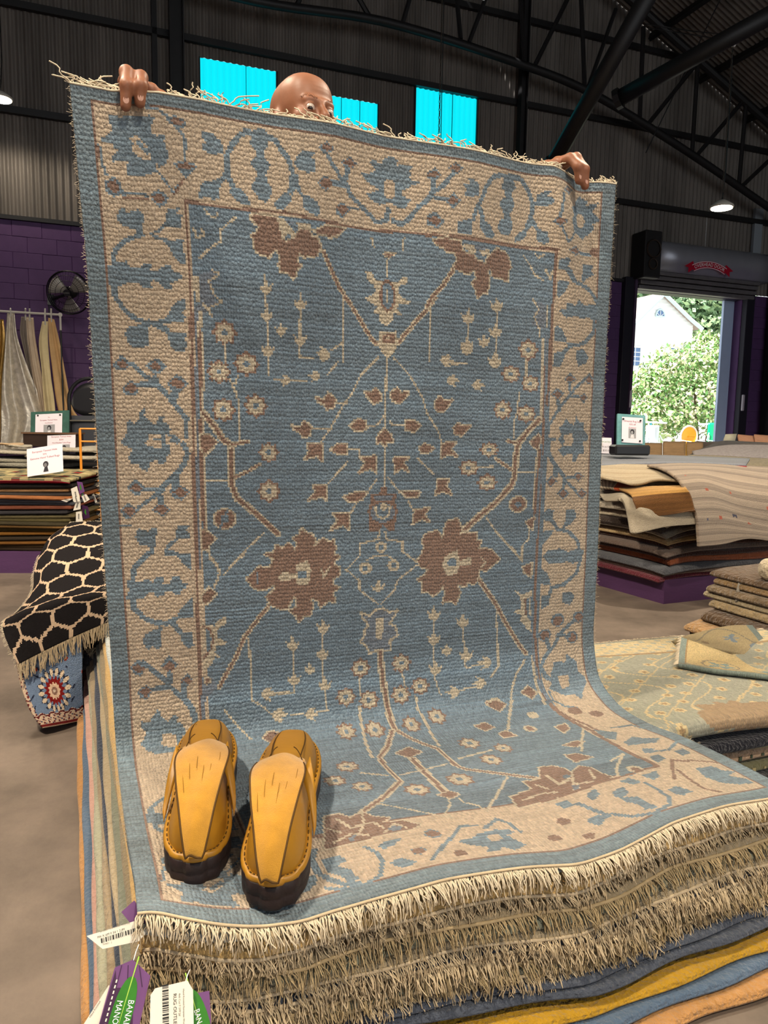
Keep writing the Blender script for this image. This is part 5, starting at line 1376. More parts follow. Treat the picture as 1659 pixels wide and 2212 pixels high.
t1 = thing('price_tag', CAM+ray(255, 2015)*DT-EZ*.03, 'white barcode tag with purple fold tied to the pile corner under the fringe', 'tag')
polyc('card', [(187, 2022), (296, 1988), (326, 2004), (300, 2033), (222, 2050)], DT, m_card, t1); polyc('purple_fold', [(262, 1970), (290, 1945), (322, 1990), (312, 2006), (282, 1995)], DT+.004, m_ptag, t1)
barcode((268, 2017), .30, DT, .062, .006, t1); ink('M4 X 6M 0 54 1 2 JM', (240, 2016), .30, DT, .0042, t1); ink('European Hand Knotted Wool Rug', (248, 2003), .30, DT, .0028, t1, m_ink2); ink('564601  5', (232, 2038), .2, DT, .003, t1, m_ink2)
t2 = thing('price_tag', CAM+ray(265, 2200)*(DN+.012)-EZ*.05, 'purple tag with green banana leaf hanging upright beside a white barcode tag', 'tag')
polyc('card', [(248, 2090), (287, 2073), (325, 2108), (282, 2300), (192, 2290)], DN+.012, m_ptag, t2); polyc('dark_panel', [(250, 2095), (252, 2134), (288, 2132), (285, 2300), (192, 2290)], DN+.012, m_ptag2, t2, .0001, .0004)
leaf((263, 2190), 1.28, .042, .0135, DN+.012, t2, .0007); ink('BANANA', (275, 2197), -1.80, DN+.012, .0108, t2, m_white, lift=.0013, squash=.85); ink('MANOR', (252, 2192), -1.80, DN+.012, .0108, t2, m_white, lift=.0013, squash=.8)
for k_ in range(13): polyc('dash', [(251-3.2*k_, 2116+12*k_), (254-3.2*k_, 2116+12*k_), (252-3.2*k_, 2123+12*k_), (249-3.2*k_, 2123+12*k_)], DN+.012, m_card, t2, .0001, .0006)
for x0, x1 in ((262, 250), (276, 274), (300, 306)): polyc('fold_line', [(x0, 2085), (x0+2, 2085), (x1+2, 2132), (x1, 2132)], DN+.012, m_ptag2, t2, .0001, .0005)
t3 = thing('price_tag', CAM+ray(370, 2210)*(DN-.004)-EZ*.06, 'white outlet price tag with vertical barcode hanging from the pile corner', 'tag')
polyc('card', [(335, 2135), (405, 2118), (417, 2138), (420, 2300), (322, 2300), (325, 2150)], DN-.004, m_card, t3)
barcode((358, 2200), -1.56, DN-.004, .075, .008, t3); ink('RUG OUTLET PRICE $', (378, 2205), -1.56, DN-.004, .0062, t3); ink('4x6 Cut 7 SW Jal', (388, 2170), -1.56, DN-.004, .0036, t3, m_ink2); ink('Hand Knotted European Wool', (397, 2175), -1.56, DN-.004, .0032, t3, m_ink2)
t4 = thing('price_tag', CAM+ray(440, 2210)*(DN+.004)-EZ*.05, 'purple tag with banana leaf half hidden behind the outlet price tag', 'tag')
polyc('card', [(402, 2150), (452, 2140), (462, 2300), (405, 2300)], DN+.004, m_ptag, t4); leaf((430, 2205), 1.85, .038, .0125, DN+.004, t4, .0007); ink('BANANA', (431, 2212), -1.35, DN+.004, .0105, t4, m_white, lift=.0013, squash=.8)
t5 = thing('price_tag', CAM+ray(205, 2190)*(DN+.03)-EZ*.05, 'blank white tag sticking out low beside the orange rug', 'tag')
polyc('card', [(235, 2128), (262, 2150), (215, 2290), (150, 2260)], DN+.03, m_card, t5); ink('Hand Knotted', (205, 2180), 1.0, DN+.03, .0035, t5, m_ink2)
for k_, (a_, b_, d_) in enumerate((((325, 1998), (338, 1985), DT), ((287, 2080), (300, 2040), DN+.012), ((400, 2125), (410, 2095), DN))):
    MB().tube([CAM+ray(*a_)*d_, CAM+ray((a_[0]+b_[0])/2, (a_[1]+b_[1])/2-4)*(d_+.01), CAM+ray(*b_)*(d_+.03)], .0006, 5).obj('tag_loop', m_wm, (t1, t2, t3)[k_])

# ================================================================ the man behind the rug
m_skin = mat('skin', '85573f', .50, .15, 220, .14, 14, spec=.38, bdist=.001); m_skin.node_tree.nodes['Principled BSDF'].inputs['Subsurface Weight'].default_value = .08
m_shirt = mat('charcoal shirt', '33363d', .9, .3, 300); m_trou = mat('dark trousers', '23262e', .9, .3, 200); m_eye = mat('eye white', 'b8aa9f', .2, spec=.6, coat=.5); m_iris = mat('brown iris', '2a170d', .15, coat=.5); m_brow = mat('brow hair', '4d3526', .9); m_nail = mat('finger nail', 'c99a84', .35, spec=.5)
HD = CAM+ray(655, 257)*1.93; HSC = .91; hs0 = st(HD)
man = thing('person', ws(.52, .98, .272), 'bald man standing behind the raised rug, holding up its top edge', 'person')
def head_frame(yaw, pitch):
    f_ = -EY*math.cos(yaw)+EX*math.sin(yaw); x_ = EX*math.cos(yaw)+EY*math.sin(yaw); y_ = -f_      # x: his left, y: back of the head
    y2 = y_*math.cos(pitch)+EZ*math.sin(pitch); z2 = EZ*math.cos(pitch)-y_*math.sin(pitch); return np.stack([x_, y2, z2])
HF = head_frame(math.radians(15), math.radians(-7))
def f_head(p):
    q = np.abs(p[..., 0:1]); ps = np.concatenate([q, p[..., 1:]], -1)
    d = sd_sup(p, (0, .018, .030), (.076, .094, .086), 2.35); d = smin(d, sd_sup(p, (0, -.028, .026), (.068, .062, .074), 2.4), .02)
    d = smin(d, sd_ell(p, (0, -.036, -.062), (.055, .062, .070)), .03); d = smin(d, np.linalg.norm(p-np.array([0, -.078, -.108]), axis=-1)-.022, .03)
    d = smin(d, sd_cap(ps, (.006, -.092, .004), (.038, -.083, .006), .011, .011), .014); d = smin(d, sd_cap(p, (0, -.095, -.004), (0, -.116, -.043), .008, .012), .010)
    d = smin(d, np.linalg.norm(ps-np.array([.011, -.104, -.046]), axis=-1)-.008, .008); d = smin(d, np.linalg.norm(ps-np.array([.045, -.068, -.036]), axis=-1)-.020, .02)
    d = -smin(-d, np.linalg.norm(ps-np.array([.031, -.108, -.015]), axis=-1)-.0195, .010)
    lid = np.linalg.norm(ps-np.array([.031, -.083, -.015]), axis=-1)-.0168; lid = np.maximum(lid, -sd_ell(ps, (.031, -.097, -.0155), (.0145, .022, .0066))); d = smin(d, lid, .003)
    d = smin(d, sd_cap(p, (-.018, -.098, -.074), (.018, -.098, -.074), .007, .007), .006); d = smin(d, sd_cap(p, (-.015, -.098, -.086), (.015, -.098, -.086), .008, .008), .006)
    d = smin(d, sd_ell(ps, (.077, .014, -.022), (.012, .022, .034)), .008); d = smin(d, sd_cap(p, (0, .03, -.06), (0, .045, -.20), .055, .058), .025)
    d = d-.0004*np.sin(p[..., 2]*520)*np.exp(-((p[..., 2]-.05)/.018)**2)*np.exp(-(p[..., 0]/.04)**2)*(p[..., 1] < -.05)
    return d
Vh, Fh = nets(f_head, (-.1, -.14, -.285), (.1, .13, .14), .0036); Vh = HD+HSC*Vh@HF
# arms and hands in the stack frame
def f_parts(caps, k):
    def f_(p):
        d = None
        for a, b, ra, rb in caps:
            q = sd_cap(p, a, b, ra, rb); d = q if d is None else smin(d, q, k)
        return d
    return f_
def hand(gr, mir, slant, fl):
    """grip at gr (stack frame, on the rug's top edge); two fingers over the front, two curled behind, thumb behind"""
    gx, gy, gz = gr; c = []; s = mir; nails = []
    for i, x in enumerate(fl):
        if i < 2:
            m_ = (gx+x+slant*-.3, gy+.030, gz+.030); p = (gx+x, gy-.012, gz+.031-.004*i); q = (gx+x+slant*.55, gy-.034, gz+.004-.004*(1-i)); t_ = (gx+x+slant, gy-.029, gz-.034+.010*i)
            r_ = (.0125, .0118, .0108, .0095); nails.append((np.array(q)*.25+np.array(t_)*.75+np.array([0, -.0085, -.001]), np.array(t_)-np.array(q)))
        else:
            m_ = (gx+x+slant*-.3, gy+.040, gz+.022-.006*(i-2)); p = (gx+x, gy+.016, gz+.020-.010*(i-2)); q = (gx+x, gy+.020, gz-.014); t_ = (gx+x-s*.004, gy+.034, gz-.024); r_ = (.012, .0112, .010, .009)
        c += [(m_, p, r_[0], r_[1]), (p, q, r_[1], r_[2]), (q, t_, r_[2], r_[3]), ((gx+x*.6+slant*-.5+s*.012, gy+.088, gz+.004), m_, .015, .0135)]
    bx = gx+fl[1]+s*.012; wr = np.array([bx+s*.01, gy+.135, gz-.018]); c += [((bx-s*.012, gy+.085, gz+.0), tuple(wr), .024, .026), ((bx+s*.02, gy+.085, gz-.006), tuple(wr), .022, .026)]
    tx = gx+fl[0]-s*.02; c += [((bx-s*.02, gy+.07, gz-.015), (tx, gy+.040, gz-.030), .014, .0125), ((tx, gy+.040, gz-.030), (tx+s*.012, gy+.022, gz-.052), .012, .010)]
    return c, wr, nails
g1 = st(on_plane(288, 204, ws(0, .449, 0), EY)); g2 = st(on_plane(1232, 374, ws(0, .458, 0), EY))
c1, w1, n1 = hand(g1, 1, -.004, (-.012, .013, .034, .052)); c2, w2, n2 = hand((g2[0]-.008, g2[1], g2[2]), -1, .016, (.014, -.004, -.026, -.044))
def nets_st(caps, k, h):
    mg_ = max(max(c[2], c[3]) for c in caps)+.02; A = np.array([q for a, b, *_ in caps for q in (a, b)]); V, F = nets(f_parts(caps, k), A.min(0)-mg_, A.max(0)+mg_, h); return V, F
bod = []
for c in (c1, c2): bod.append(nets_st(c, .007, .0026))
sh1, sh2 = np.array([.335, .95, 1.545]), np.array([.70, .95, 1.545]); el1, el2 = np.array([.10, .80, 1.37]), np.array([1.00, .82, 1.36])
arms = [(tuple(w1), tuple(el1), .027, .042), (tuple(el1), tuple(sh1), .043, .055), (tuple(w2), tuple(el2), .027, .042), (tuple(el2), tuple(sh2), .043, .055)]
hx, hy = hs0[0], hs0[1]
trunk = [((.38, .96, 1.50), (.66, .96, 1.50), .085, .085), ((.43, .97, 1.36), (.61, .97, 1.36), .115, .115), ((.45, .985, 1.18), (.59, .985, 1.18), .115, .115), ((.45, .99, 1.06), (.59, .99, 1.06), .120, .120), ((hx, hy+.03, 1.68), (.52, .965, 1.52), .056, .075)]
legs = [((.445, .99, 1.03), (.43, .965, .68), .090, .062), ((.43, .965, .68), (.425, .995, .345), .060, .042), ((.595, .99, 1.03), (.61, .965, .68), .090, .062), ((.61, .965, .68), (.615, .995, .345), .060, .042)]
feet = [((.425, 1.0, .318), (.42, .86, .306), .042, .034), ((.615, 1.0, .318), (.62, .86, .306), .042, .034)]
bod.append(nets_st(arms+trunk+legs+feet, .03, .011))
Vb, Fb = [Vh], [Fh]; n0 = len(Vh)
for V, F in bod: Vb.append(wsa(V)); Fb.append(F+n0); n0 += len(V)
body = mk('body', np.concatenate(Vb), np.concatenate(Fb), m_skin, man, True)
md = body.modifiers.new('join', 'REMESH'); md.mode = 'VOXEL'; md.voxel_size = .0026; md.use_smooth_shade = True
ms = body.modifiers.new('soften', 'SMOOTH'); ms.factor = .5; ms.iterations = 1
dg = bpy.context.evaluated_depsgraph_get(); me2 = bpy.data.meshes.new_from_object(body.evaluated_get(dg)); body.modifiers.clear(); body.data = me2
# keep the one connected figure
_e = np.zeros(len(me2.edges)*2, int); me2.edges.foreach_get('vertices', _e); _e = _e.reshape(-1, 2); lab = np.arange(len(me2.vertices))
for _ in range(400):
    m_ = np.minimum(lab[_e[:, 0]], lab[_e[:, 1]]); new = lab.copy(); np.minimum.at(new, _e[:, 0], m_); np.minimum.at(new, _e[:, 1], m_); new = new[new]
    if (new == lab).all(): break
    lab = new
big_ = np.bincount(lab).argmax()
import bmesh
bm = bmesh.new(); bm.from_mesh(me2); bm.verts.ensure_lookup_table(); bmesh.ops.delete(bm, geom=[bm.verts[int(i)] for i in np.where(lab != big_)[0]], context='VERTS'); bm.to_mesh(me2); bm.free()
if not me2.materials: me2.materials.append(m_skin)
def infl(caps, k, h, g): return nets_st([(a, b, ra+g, rb+g) for a, b, ra, rb in caps], k, h)
V, F = infl([arms[1], arms[3], (tuple(el1*.55+np.array(w1)*.45), tuple(el1), .036, .043), (tuple(el2*.55+np.array(w2)*.45), tuple(el2), .036, .043)]+trunk[:4], .03, .012, .012); mk('shirt', wsa(V), F, m_shirt, man, True)
V, F = infl(legs+[((.45, .99, 1.07), (.59, .99, 1.07), .122, .122)], .02, .012, .014); mk('trousers', wsa(V), F, m_trou, man, True)
for (a, b, ra, rb) in feet: V, F = nets_st([(a, b, ra+.006, rb+.006)], .01, .008); V[:, 2] = np.maximum(V[:, 2], .2735); mk('shoe', wsa(V), F, m_sole, man, True)
def uvs_(c, r, nm, mt, parent, n=14):
    V = [c+r*np.array([math.sin(a)*math.cos(b), math.sin(a)*math.sin(b), math.cos(a)]) for a in np.linspace(.001, math.pi-.001, n) for b in np.linspace(0, 2*math.pi, 2*n, endpoint=False)]; k = 2*n
    return mk(nm, V, [(i*k+j, (i+1)*k+j, (i+1)*k+(j+1) % k, i*k+(j+1) % k) for i in range(n-1) for j in range(k)], mt, parent, True)
look = HF.T@np.array([0, 0, 0]); tgt = CAM+ray(800, 420)*1.2
for sg in (-1, 1):
    c = HD+HSC*np.array([sg*.031, -.0840, -.015])@HF; ev = uvs_(c, .0130, 'eye', m_eye, man); d_ = tgt-c; d_ /= np.linalg.norm(d_); b = MB(); b.disc(c+d_*.0116, d_, .0074, .0032, 20, .0060); b.obj('iris', m_iris, ev, True)
    MB().disc(c+d_*.0132, d_, .0028, .001, 12).obj('pupil', m_ink, ev)
    q = np.linspace(0, 1, 9); P = np.array([HD+HSC*np.array([sg*(.014+.036*t), -.100+.010*t+.010*t*t, .0065+.008*math.sin(t*2.4)-.002*t])@HF for t in q]); g = np.random.default_rng(2); R_ = along(P, 90)
    dv = np.array([sg*.8, .1, .5])@HF; V, F = tubes(R_[:, None]+(dv+g.normal(size=(90, 3))*.35)[:, None]*.0045*np.linspace(0, 1, 3)[None, :, None]+g.normal(size=(90, 1, 3))*.0012, np.full(90, .0003), 3); mk('eyebrow', V, F, m_brow, man, True)['kind'] = 'stuff'
for c, d_ in n1+n2:
    d_ = d_/np.linalg.norm(d_); nr = np.array([0, -1, .15]); sd = np.cross(d_, nr); sd /= np.linalg.norm(sd); t = np.linspace(0, 2*math.pi, 14, endpoint=False); P = [c+sd*.0052*math.cos(a)+d_*.0062*math.sin(a)+np.array([0, -.0008*(1-math.cos(a)**2), 0]) for a in t]; P.append(c+np.array([0, -.0013, 0]))
    mk('finger_nail', wsa(np.array(P)), [(i, (i+1) % 14, 14) for i in range(14)]+[tuple(range(14))], m_nail, man, True)

# ================================================================ left side: trellis rug, kilims, hides, signs
m_kl = mat('flat woven wool', attr=True, rough=.95, spec=.06, var=.10, vscale=120, bump=.7, bscale=500, bdist=.003, knots=(160, 160, .6, .08))
def psheet(name, P, t, material, parent=None, colfn=None, uvs=(1, 1), back=None): return sheet(name, P, t, material, parent, colfn, uvs, -1, None, back)
def pg(rows): return np.array([[at_y(x, y, Y) for (x, y, Y) in r] for r in rows])
tr_rows = [[(150, 1131, 4.08), (158, 1128, 4.1), (210, 1126, 4.12), (262, 1125, 4.14), (330, 1124, 4.16)],
           [(110, 1158, 3.50), (133, 1150, 3.52), (200, 1147, 3.55), (262, 1146, 3.58), (330, 1146, 3.6)],
           [(88, 1193, 3.05), (120, 1178, 3.07), (190, 1172, 3.1), (260, 1170, 3.12), (330, 1170, 3.14)],
           [(74, 1235, 2.78), (112, 1214, 2.80), (185, 1205, 2.83), (255, 1200, 2.86), (322, 1198, 2.88)],
           [(70, 1275, 2.60), (104, 1255, 2.62), (178, 1240, 2.66), (245, 1234, 2.69), (312, 1228, 2.72)],
           [(40, 1318, 2.42), (95, 1292, 2.46), (172, 1274, 2.51), (240, 1264, 2.55), (300, 1258, 2.58)],
           [(9, 1340, 2.31), (75, 1312, 2.36), (150, 1292, 2.42), (222, 1282, 2.47), (280, 1276, 2.51)],
           [(10, 1372, 2.285), (72, 1342, 2.335), (150, 1318, 2.40), (220, 1302, 2.455), (276, 1295, 2.49)],
           [(38, 1436, 2.27), (92, 1408, 2.32), (150, 1380, 2.385), (214, 1352, 2.445), (272, 1330, 2.48)]]
G = cr(cr(pg(tr_rows), 150, 0), 110, 1)
def trellis(u, v):
    x = u*3.9; y = v*7.6; r = np.zeros(u.shape); k = 1.0
    # moroccan lattice: distance to the edges of a stretched hexagonal net
    best = np.full(u.shape, 9.); sec = np.full(u.shape, 9.)
    for i in range(-1, 6):
        for j in range(-1, 11):
            cx = i+.5*(j % 2); cy = j*.84; d = np.hypot(x-cx, (y-cy)*1.0); n_ = d < best; sec = np.where(n_, best, np.minimum(sec, d)); best = np.where(n_, d, best)
    ln_ = (sec-best)+.03*np.sign(np.sin(x*40))*(np.sin(y*9)) < .10
    return np.where(ln_[..., None], np.array(lin('ceb296')), np.array(lin('211e1f')))
tl = thing('runner_rug', at_y(150, 1400, 2.5)*[1, 1, 0]+EZ*.38, 'black rug with cream trellis lattice draped over the pile behind the raised rug', 'rug')
psheet('weave', G, .009, m_kl, tl, trellis, (.75, 2.4), back=lin('2a2524'))
fringe('fringe', along(G[-1], 150), -EZ*.9-EY*.15, .055, .2, tl, m_fringe, .0018, 6, 3, .006); fringe('fringe', along(G[40:, 0], 110), -EX*.8-EZ*.3, .014, .3, tl, m_fringe3, .0012, 4, 2, .003); fringe('fringe', along(G[0], 80), -EX*.2+EZ*.5, .014, .2, tl, m_fringe3, .0012, 4, 2, .004)
# pile below it, with the blue medallion rug on its face
A0, A1 = at_y(20, 1400, 2.34)*[1, 1, 0], at_y(200, 1360, 2.52)*[1, 1, 0]; ad = (A1-A0); ad = ad/np.linalg.norm(ad); ab = np.array([-.27, .963, 0])
def pile_fn(l0, l1, f0, bk_, z0, t, ph): return lambda a, b, s: A0+(l0+.01*np.sin(b*7+ph)+(l1-l0)*a)[..., None]*ad+(f0+.008*np.sin(a*6+ph)+(bk_-f0)*b)[..., None]*ab+(z0+t*s)[..., None]*EZ
zz = 0.
for i, (t, l0, f0, c, lab) in enumerate([(.05, .09, .10, '3c332c', 'dark brown folded rug lowest under the trellis rug'), (.05, .06, .07, '5a3a30', 'dark red folded rug under the blue medallion rug'), (.06, .04, .06, '4a4d58', 'slate folded rug in the pile under the trellis rug'), (.05, .03, .05, '2d2622', 'black brown folded rug beneath the trellis rug'), (.05, .035, .05, '433a34', 'brown folded rug right under the trellis rug')]):
    e = thing('folded_rug', A0+EZ*zz, lab, 'rug'); slab('pile', pile_fn(l0, .31, f0, 1.55, zz, t, i), 12, 20, wool('tp%d' % i, c), e, t, t*.5, .3, 1.5)
    zz += t+.001
    if i in (3, 4):
        R_ = np.array([A0+ad*s+ab*(f0-.002)+EZ*(zz-t*.5) for s in np.linspace(.16, .30, 60)]); fringe('fringe', R_, -ab*.9-EZ*.2, .035, .5, e, m_fringe3, .0015, 5, 4, .005, seed=i)
mg = pg([[(34, 1432, 2.30), (80, 1416, 2.33), (125, 1398, 2.37), (178, 1372, 2.42)], [(42, 1470, 2.285), (86, 1456, 2.315), (128, 1442, 2.35), (178, 1420, 2.405)], [(54, 1508, 2.265), (95, 1498, 2.295), (134, 1488, 2.33), (178, 1475, 2.385)], [(72, 1545, 2.25), (108, 1538, 2.28), (142, 1532, 2.315), (180, 1524, 2.37)], [(93, 1572, 2.245), (122, 1567, 2.27), (150, 1562, 2.305), (182, 1555, 2.36)]])
MG = cr(cr(mg, 90, 0), 80, 1)
def medal(u, v):
    c = np.tile(np.array(lin('70829c')), u.shape+(1,)); cx, cy = .53, .50; r = np.hypot((u-cx)*1.0, (v-cy)*1.05); th = np.arctan2(v-cy, u-cx)
    c[(np.sin(u*26+3*np.sin(v*11))*np.sin(v*24+2*np.sin(u*9)) > .88)] = lin('2c3245'); c[(np.sin(u*13+1)*np.sin(v*15+2) > .95)] = lin('a8452f')
    pet = np.abs(r-.235) < .030*(1+.8*np.cos(16*th)); c[np.abs(r-.235) < .038*(1+.6*np.cos(16*th))] = lin('2a2f40'); c[pet & (np.cos(16*th) > -.2)] = lin('d9c3a8')
    c[r < .165+.02*np.cos(16*th)] = lin('7e1f1d'); c[r < .10+.012*np.cos(12*th)] = lin('d8b79a'); c[r < .055] = lin('8d6b5c'); c[r < .022] = lin('c9b6a2')
    bo = (v > .76+.02*np.sin(u*30)) | (u < .07); c[bo] = lin('cdb49b'); q = bo & (np.sin(u*55+2*np.sin(v*40))*np.sin(v*60) > .45); c[q] = lin('6d2b2c'); q = bo & (np.sin(u*40+2)*np.sin(v*75+1) > .75); c[q] = lin('3a405a')
    c[np.abs(v-.78-.02*np.sin(u*30)) < .012] = lin('5a1f22'); c[np.abs(v-.965) < .02] = lin('6d2322'); return c
e = thing('folded_rug', at_y(93, 1572, 2.245), 'blue rug with red flower medallion and cream scroll border hanging on the pile front', 'rug'); psheet('weave', MG, .010, m_kl, e, medal, (.4, .35), back=lin('4a3d38'))
# ---- kilim pile on a purple platform
def platform(p0, dx, dy, lx, ly, label, hgt=.14):
    e = thing('platform', p0, label, 'platform'); c = np.asarray(p0)*[1, 1, 0]+dx*lx/2+dy*ly/2; th = .02
    MB().box(c+EZ*(hgt-.01), dx*lx/2, dy*ly/2, EZ*.01).obj('deck', m_plumpaint, e)
    MB().box(np.asarray(p0)*[1, 1, 0]+dx*lx/2+dy*th/2+EZ*(hgt-.02)/2, dx*lx/2, dy*th/2, EZ*(hgt-.02)/2).obj('side_board', m_plumpaint, e); MB().box(np.asarray(p0)*[1, 1, 0]+dy*ly/2+dx*th/2+EZ*(hgt-.02)/2, dx*th/2, dy*(ly/2-th), EZ*(hgt-.02)/2).obj('side_board', m_plumpaint, e)
    MB().box(np.asarray(p0)*[1, 1, 0]+dx*lx/2+dy*(ly-th/2)+EZ*(hgt-.02)/2, dx*lx/2, dy*th/2, EZ*(hgt-.02)/2).obj('side_board', m_plumpaint, e); MB().box(np.asarray(p0)*[1, 1, 0]+dx*(lx-th/2)+dy*ly/2+EZ*(hgt-.02)/2, dx*th/2, dy*(ly/2-th), EZ*(hgt-.02)/2).obj('side_board', m_plumpaint, e); return e
kr = on_z(150, 1238, 0); kd = np.array([.99, .08, 0]); kd /= np.linalg.norm(kd); kb = np.array([-kd[1], kd[0], 0])
platform(kr-kd*1.6, kd, kb, 1.75, 1.0, 'low purple painted platform carrying the kilim pile')
K0 = kr-kd*1.45+kb*.03
def kil_fn(x0, x1, f0, bk_, z0, t, ph): return lambda a, b, s: K0+(x0+(x1-x0)*a)[..., None]*kd+(f0+.012*np.sin(a*5+ph)+(bk_-f0)*b)[..., None]*kb+(z0+t*s+.006*np.sin(a*4+ph)+.02*a*0)[..., None]*EZ
zz = .14; g = np.random.default_rng(11)
kcol = [('2a211a', 'black brown'), ('3c2d1d', 'dark walnut'), ('6a4722', 'rusty brown'), ('2f2820', 'charcoal brown'), ('7d5526', 'amber brown'), ('4a3d22', 'olive brown'), ('6d5230', 'golden brown'), ('3a3426', 'dark olive'), ('5b5236', 'moss'), ('6b6145', 'khaki'), ('2f2d2f', 'black'), ('7d4a38', 'terracotta'), ('585a60', 'grey'), ('46464c', 'slate'), ('8d5a38', 'orange'), ('3b3634', 'smoky'), ('96704c', 'apricot'), ('24211f', 'jet black'), ('8e2430', 'crimson')]
for i, (c, nm) in enumerate(kcol):
    t = .0215+.004*((i*7) % 3)/2; e = thing('kilim', K0+EZ*zz, nm+' kilim in the folded pile on the purple platform', 'rug'); xr = 1.46+.02*math.sin(i*2.3)
    mm = mat('kil%d' % i, c, .95, .8, 90, .35 if i % 3 else .2, 9, spec=.06, stretch=(1, 1, 4)); slab('weave', kil_fn(0, xr, .0+.02*math.sin(i*1.7), .75, zz, t, i*.9), 14, 8, mm, e, t, t*.5, 1.4, .75); zz += t+.0008
def kilim_top(u, v):
    x = u*11; y = v*5; tri = (np.abs((x % 1)-.5)*2+np.abs((y % 1)-.5)*2); c = np.tile(np.array(lin('a99a72')), u.shape+(1,)); c[tri < .75] = lin('56604f'); c[tri < .35] = lin('8c2f2c'); c[(np.sin(x*3)*np.sin(y*4) > .7)] = lin('c2b283'); c[np.sin(x*7+y*5) > .93] = lin('3a3f3e'); c[v < .05] = lin('8e2430'); return c
Gk = np.array([[K0+kd*(x+.012*math.sin(q*3))+kb*q+EZ*(zz+.018+dz-.02*max(0, (x-1.40)/.06)*.5) for x in np.linspace(-.02, 1.47, 30)] for q, dz in ((-.03, -.022), (-.028, -.004), (-.01, .004), (.1, .006), (.3, .012), (.55, .016), (.74, .012))])
e = thing('kilim', K0+EZ*zz, 'zigzag kilim in khaki, green and red on top of the folded pile', 'rug'); sheet('weave', cr(Gk, 60, 0), .018, m_kl, e, kilim_top, (1.5, .75)); zk = zz+.02
# tags hanging at the kilim ends
def hang_tag(px, Y, mt, label, nm='price_tag', txt=False):
    P = np.array([at_y(x, y, Y) for x, y in px]); n = CAM-P.mean(0); n /= np.linalg.norm(n); k = len(P); e = thing(nm, P[P[:, 2].argmin()], label, 'tag')
    F = [tuple(range(k)), tuple(range(2*k-1, k-1, -1))]+[(i, i+k, (i+1) % k+k, (i+1) % k) for i in range(k)]; mk('card', np.concatenate([P+n*.001, P]), F, mt, e, False)
    c = P.mean(0)+n*.002; u_ = P[-1]-P[0]; u_ /= np.linalg.norm(u_); b = MB()
    if txt:
        w_ = np.cross(n, u_)
        for q in range(7): b.add([c+u_*(q*.005-.018)-w_*.006, c+u_*(q*.005-.0155)-w_*.006, c+u_*(q*.005-.0155)+w_*.006, c+u_*(q*.005-.018)+w_*.006], [(0, 1, 2, 3)])
        b.obj('barcode', m_ink, e)['kind'] = 'stuff'
    else:
        mk('leaf_print', [c-u_*.02, c+np.cross(n, u_)*.008, c+u_*.02, c-np.cross(n, u_)*.008], [(0, 1, 2, 3)], m_leafp, e, False)
    return e
hang_tag([(153, 1056), (166, 1050), (172, 1072), (172, 1082), (158, 1083)], 4.52, m_card, 'white barcode tag on the crimson kilim end', txt=True)
hang_tag([(157, 1074), (172, 1072), (173, 1083), (160, 1085)], 4.515, m_card, 'short white tag below the barcode tag on the crimson kilim', txt=True)
hang_tag([(132, 1081), (150, 1077), (157, 1077), (144, 1085)], 4.53, m_card, 'white tag lying sideways at the terracotta kilim', txt=True)
hang_tag([(164, 1084), (174, 1082), (174, 1100), (158, 1103)], 4.525, m_card, 'white tag twisted behind the leaf tag of the kilims', txt=True)
hang_tag([(164, 1106), (176, 1104), (179, 1126), (164, 1128)], 4.53, m_card, 'white tag at the moss kilim near the trellis rug', txt=True)
hang_tag([(166, 1040), (178, 1042), (183, 1062), (172, 1068)], 4.54, m_ptag, 'purple leaf tag on the zigzag kilim corner')
hang_tag([(172, 1062), (182, 1066), (188, 1080), (176, 1076)], 4.55, m_ptag, 'purple leaf tag below the zigzag kilim corner')
hang_tag([(176, 1090), (190, 1094), (194, 1118), (180, 1122)], 4.55, m_ptag2, 'dark purple leaf tag against the kilim ends')
hang_tag([(176, 1072), (186, 1067), (194, 1079), (182, 1086)], 4.545, m_card, 'white tag sticking out beyond the kilim ends', txt=True)
hang_tag([(198, 1068), (203, 1066), (210, 1084), (206, 1087)], 5.24, m_card, 'narrow white tag hanging on the orange wire rack', txt=True)
# ---- second table with felt rounds, grey pads and signs
m_felt = wool('white grey felt', 'b3aa97'); m_felt2 = wool('grey felt', '8d8878'); m_dkw = mat('dark wood', '2b1d16', .5, .2, 30, .3, 6, stretch=(1, 1, 5))
tb = thing('display_table', at_y(60, 1000, 5.75)*[1, 1, 0], 'plain dark table behind the kilims carrying felt rounds and signs', 'table')
tc0 = at_y(70, 1000, 6.0)*[1, 1, 0]; MB().box(tc0+EZ*.60, kd*.75, kb*.5, EZ*.02, .005).obj('table_top', m_dkw, tb)
for i in (-1, 1):
    for j in (-1, 1): MB().box(tc0+kd*i*.68+kb*j*.43+EZ*.29, kd*.03, kb*.03, EZ*.29).obj('leg', m_dkw, tb)
def roundpad(px, Y, rx, ry, z, t, m_, label):
    c = at_y(*px, Y)*[1, 1, 0]+EZ*z; e = thing('felt_round', c, label, 'rug'); n = 40; V = []; prof = [(.0, 0), (.9, 0), (.985, .15), (1, .5), (.985, .85), (.9, 1), (0.01, 1.02)]
    for r_, s in prof: V += [c+kd*rx*r_*math.cos(a)*(1+.02*math.sin(3*a))+kb*ry*r_*math.sin(a)+EZ*(s*t+.006*math.sin(2*a+Y)*r_) for a in np.linspace(0, 2*math.pi, n, endpoint=False)]
    F = [(i*n+j, i*n+(j+1) % n, (i+1)*n+(j+1) % n, (i+1)*n+j) for i in range(len(prof)-1) for j in range(n)]; mk('pad', V, F, m_, e, True)
z_ = .622
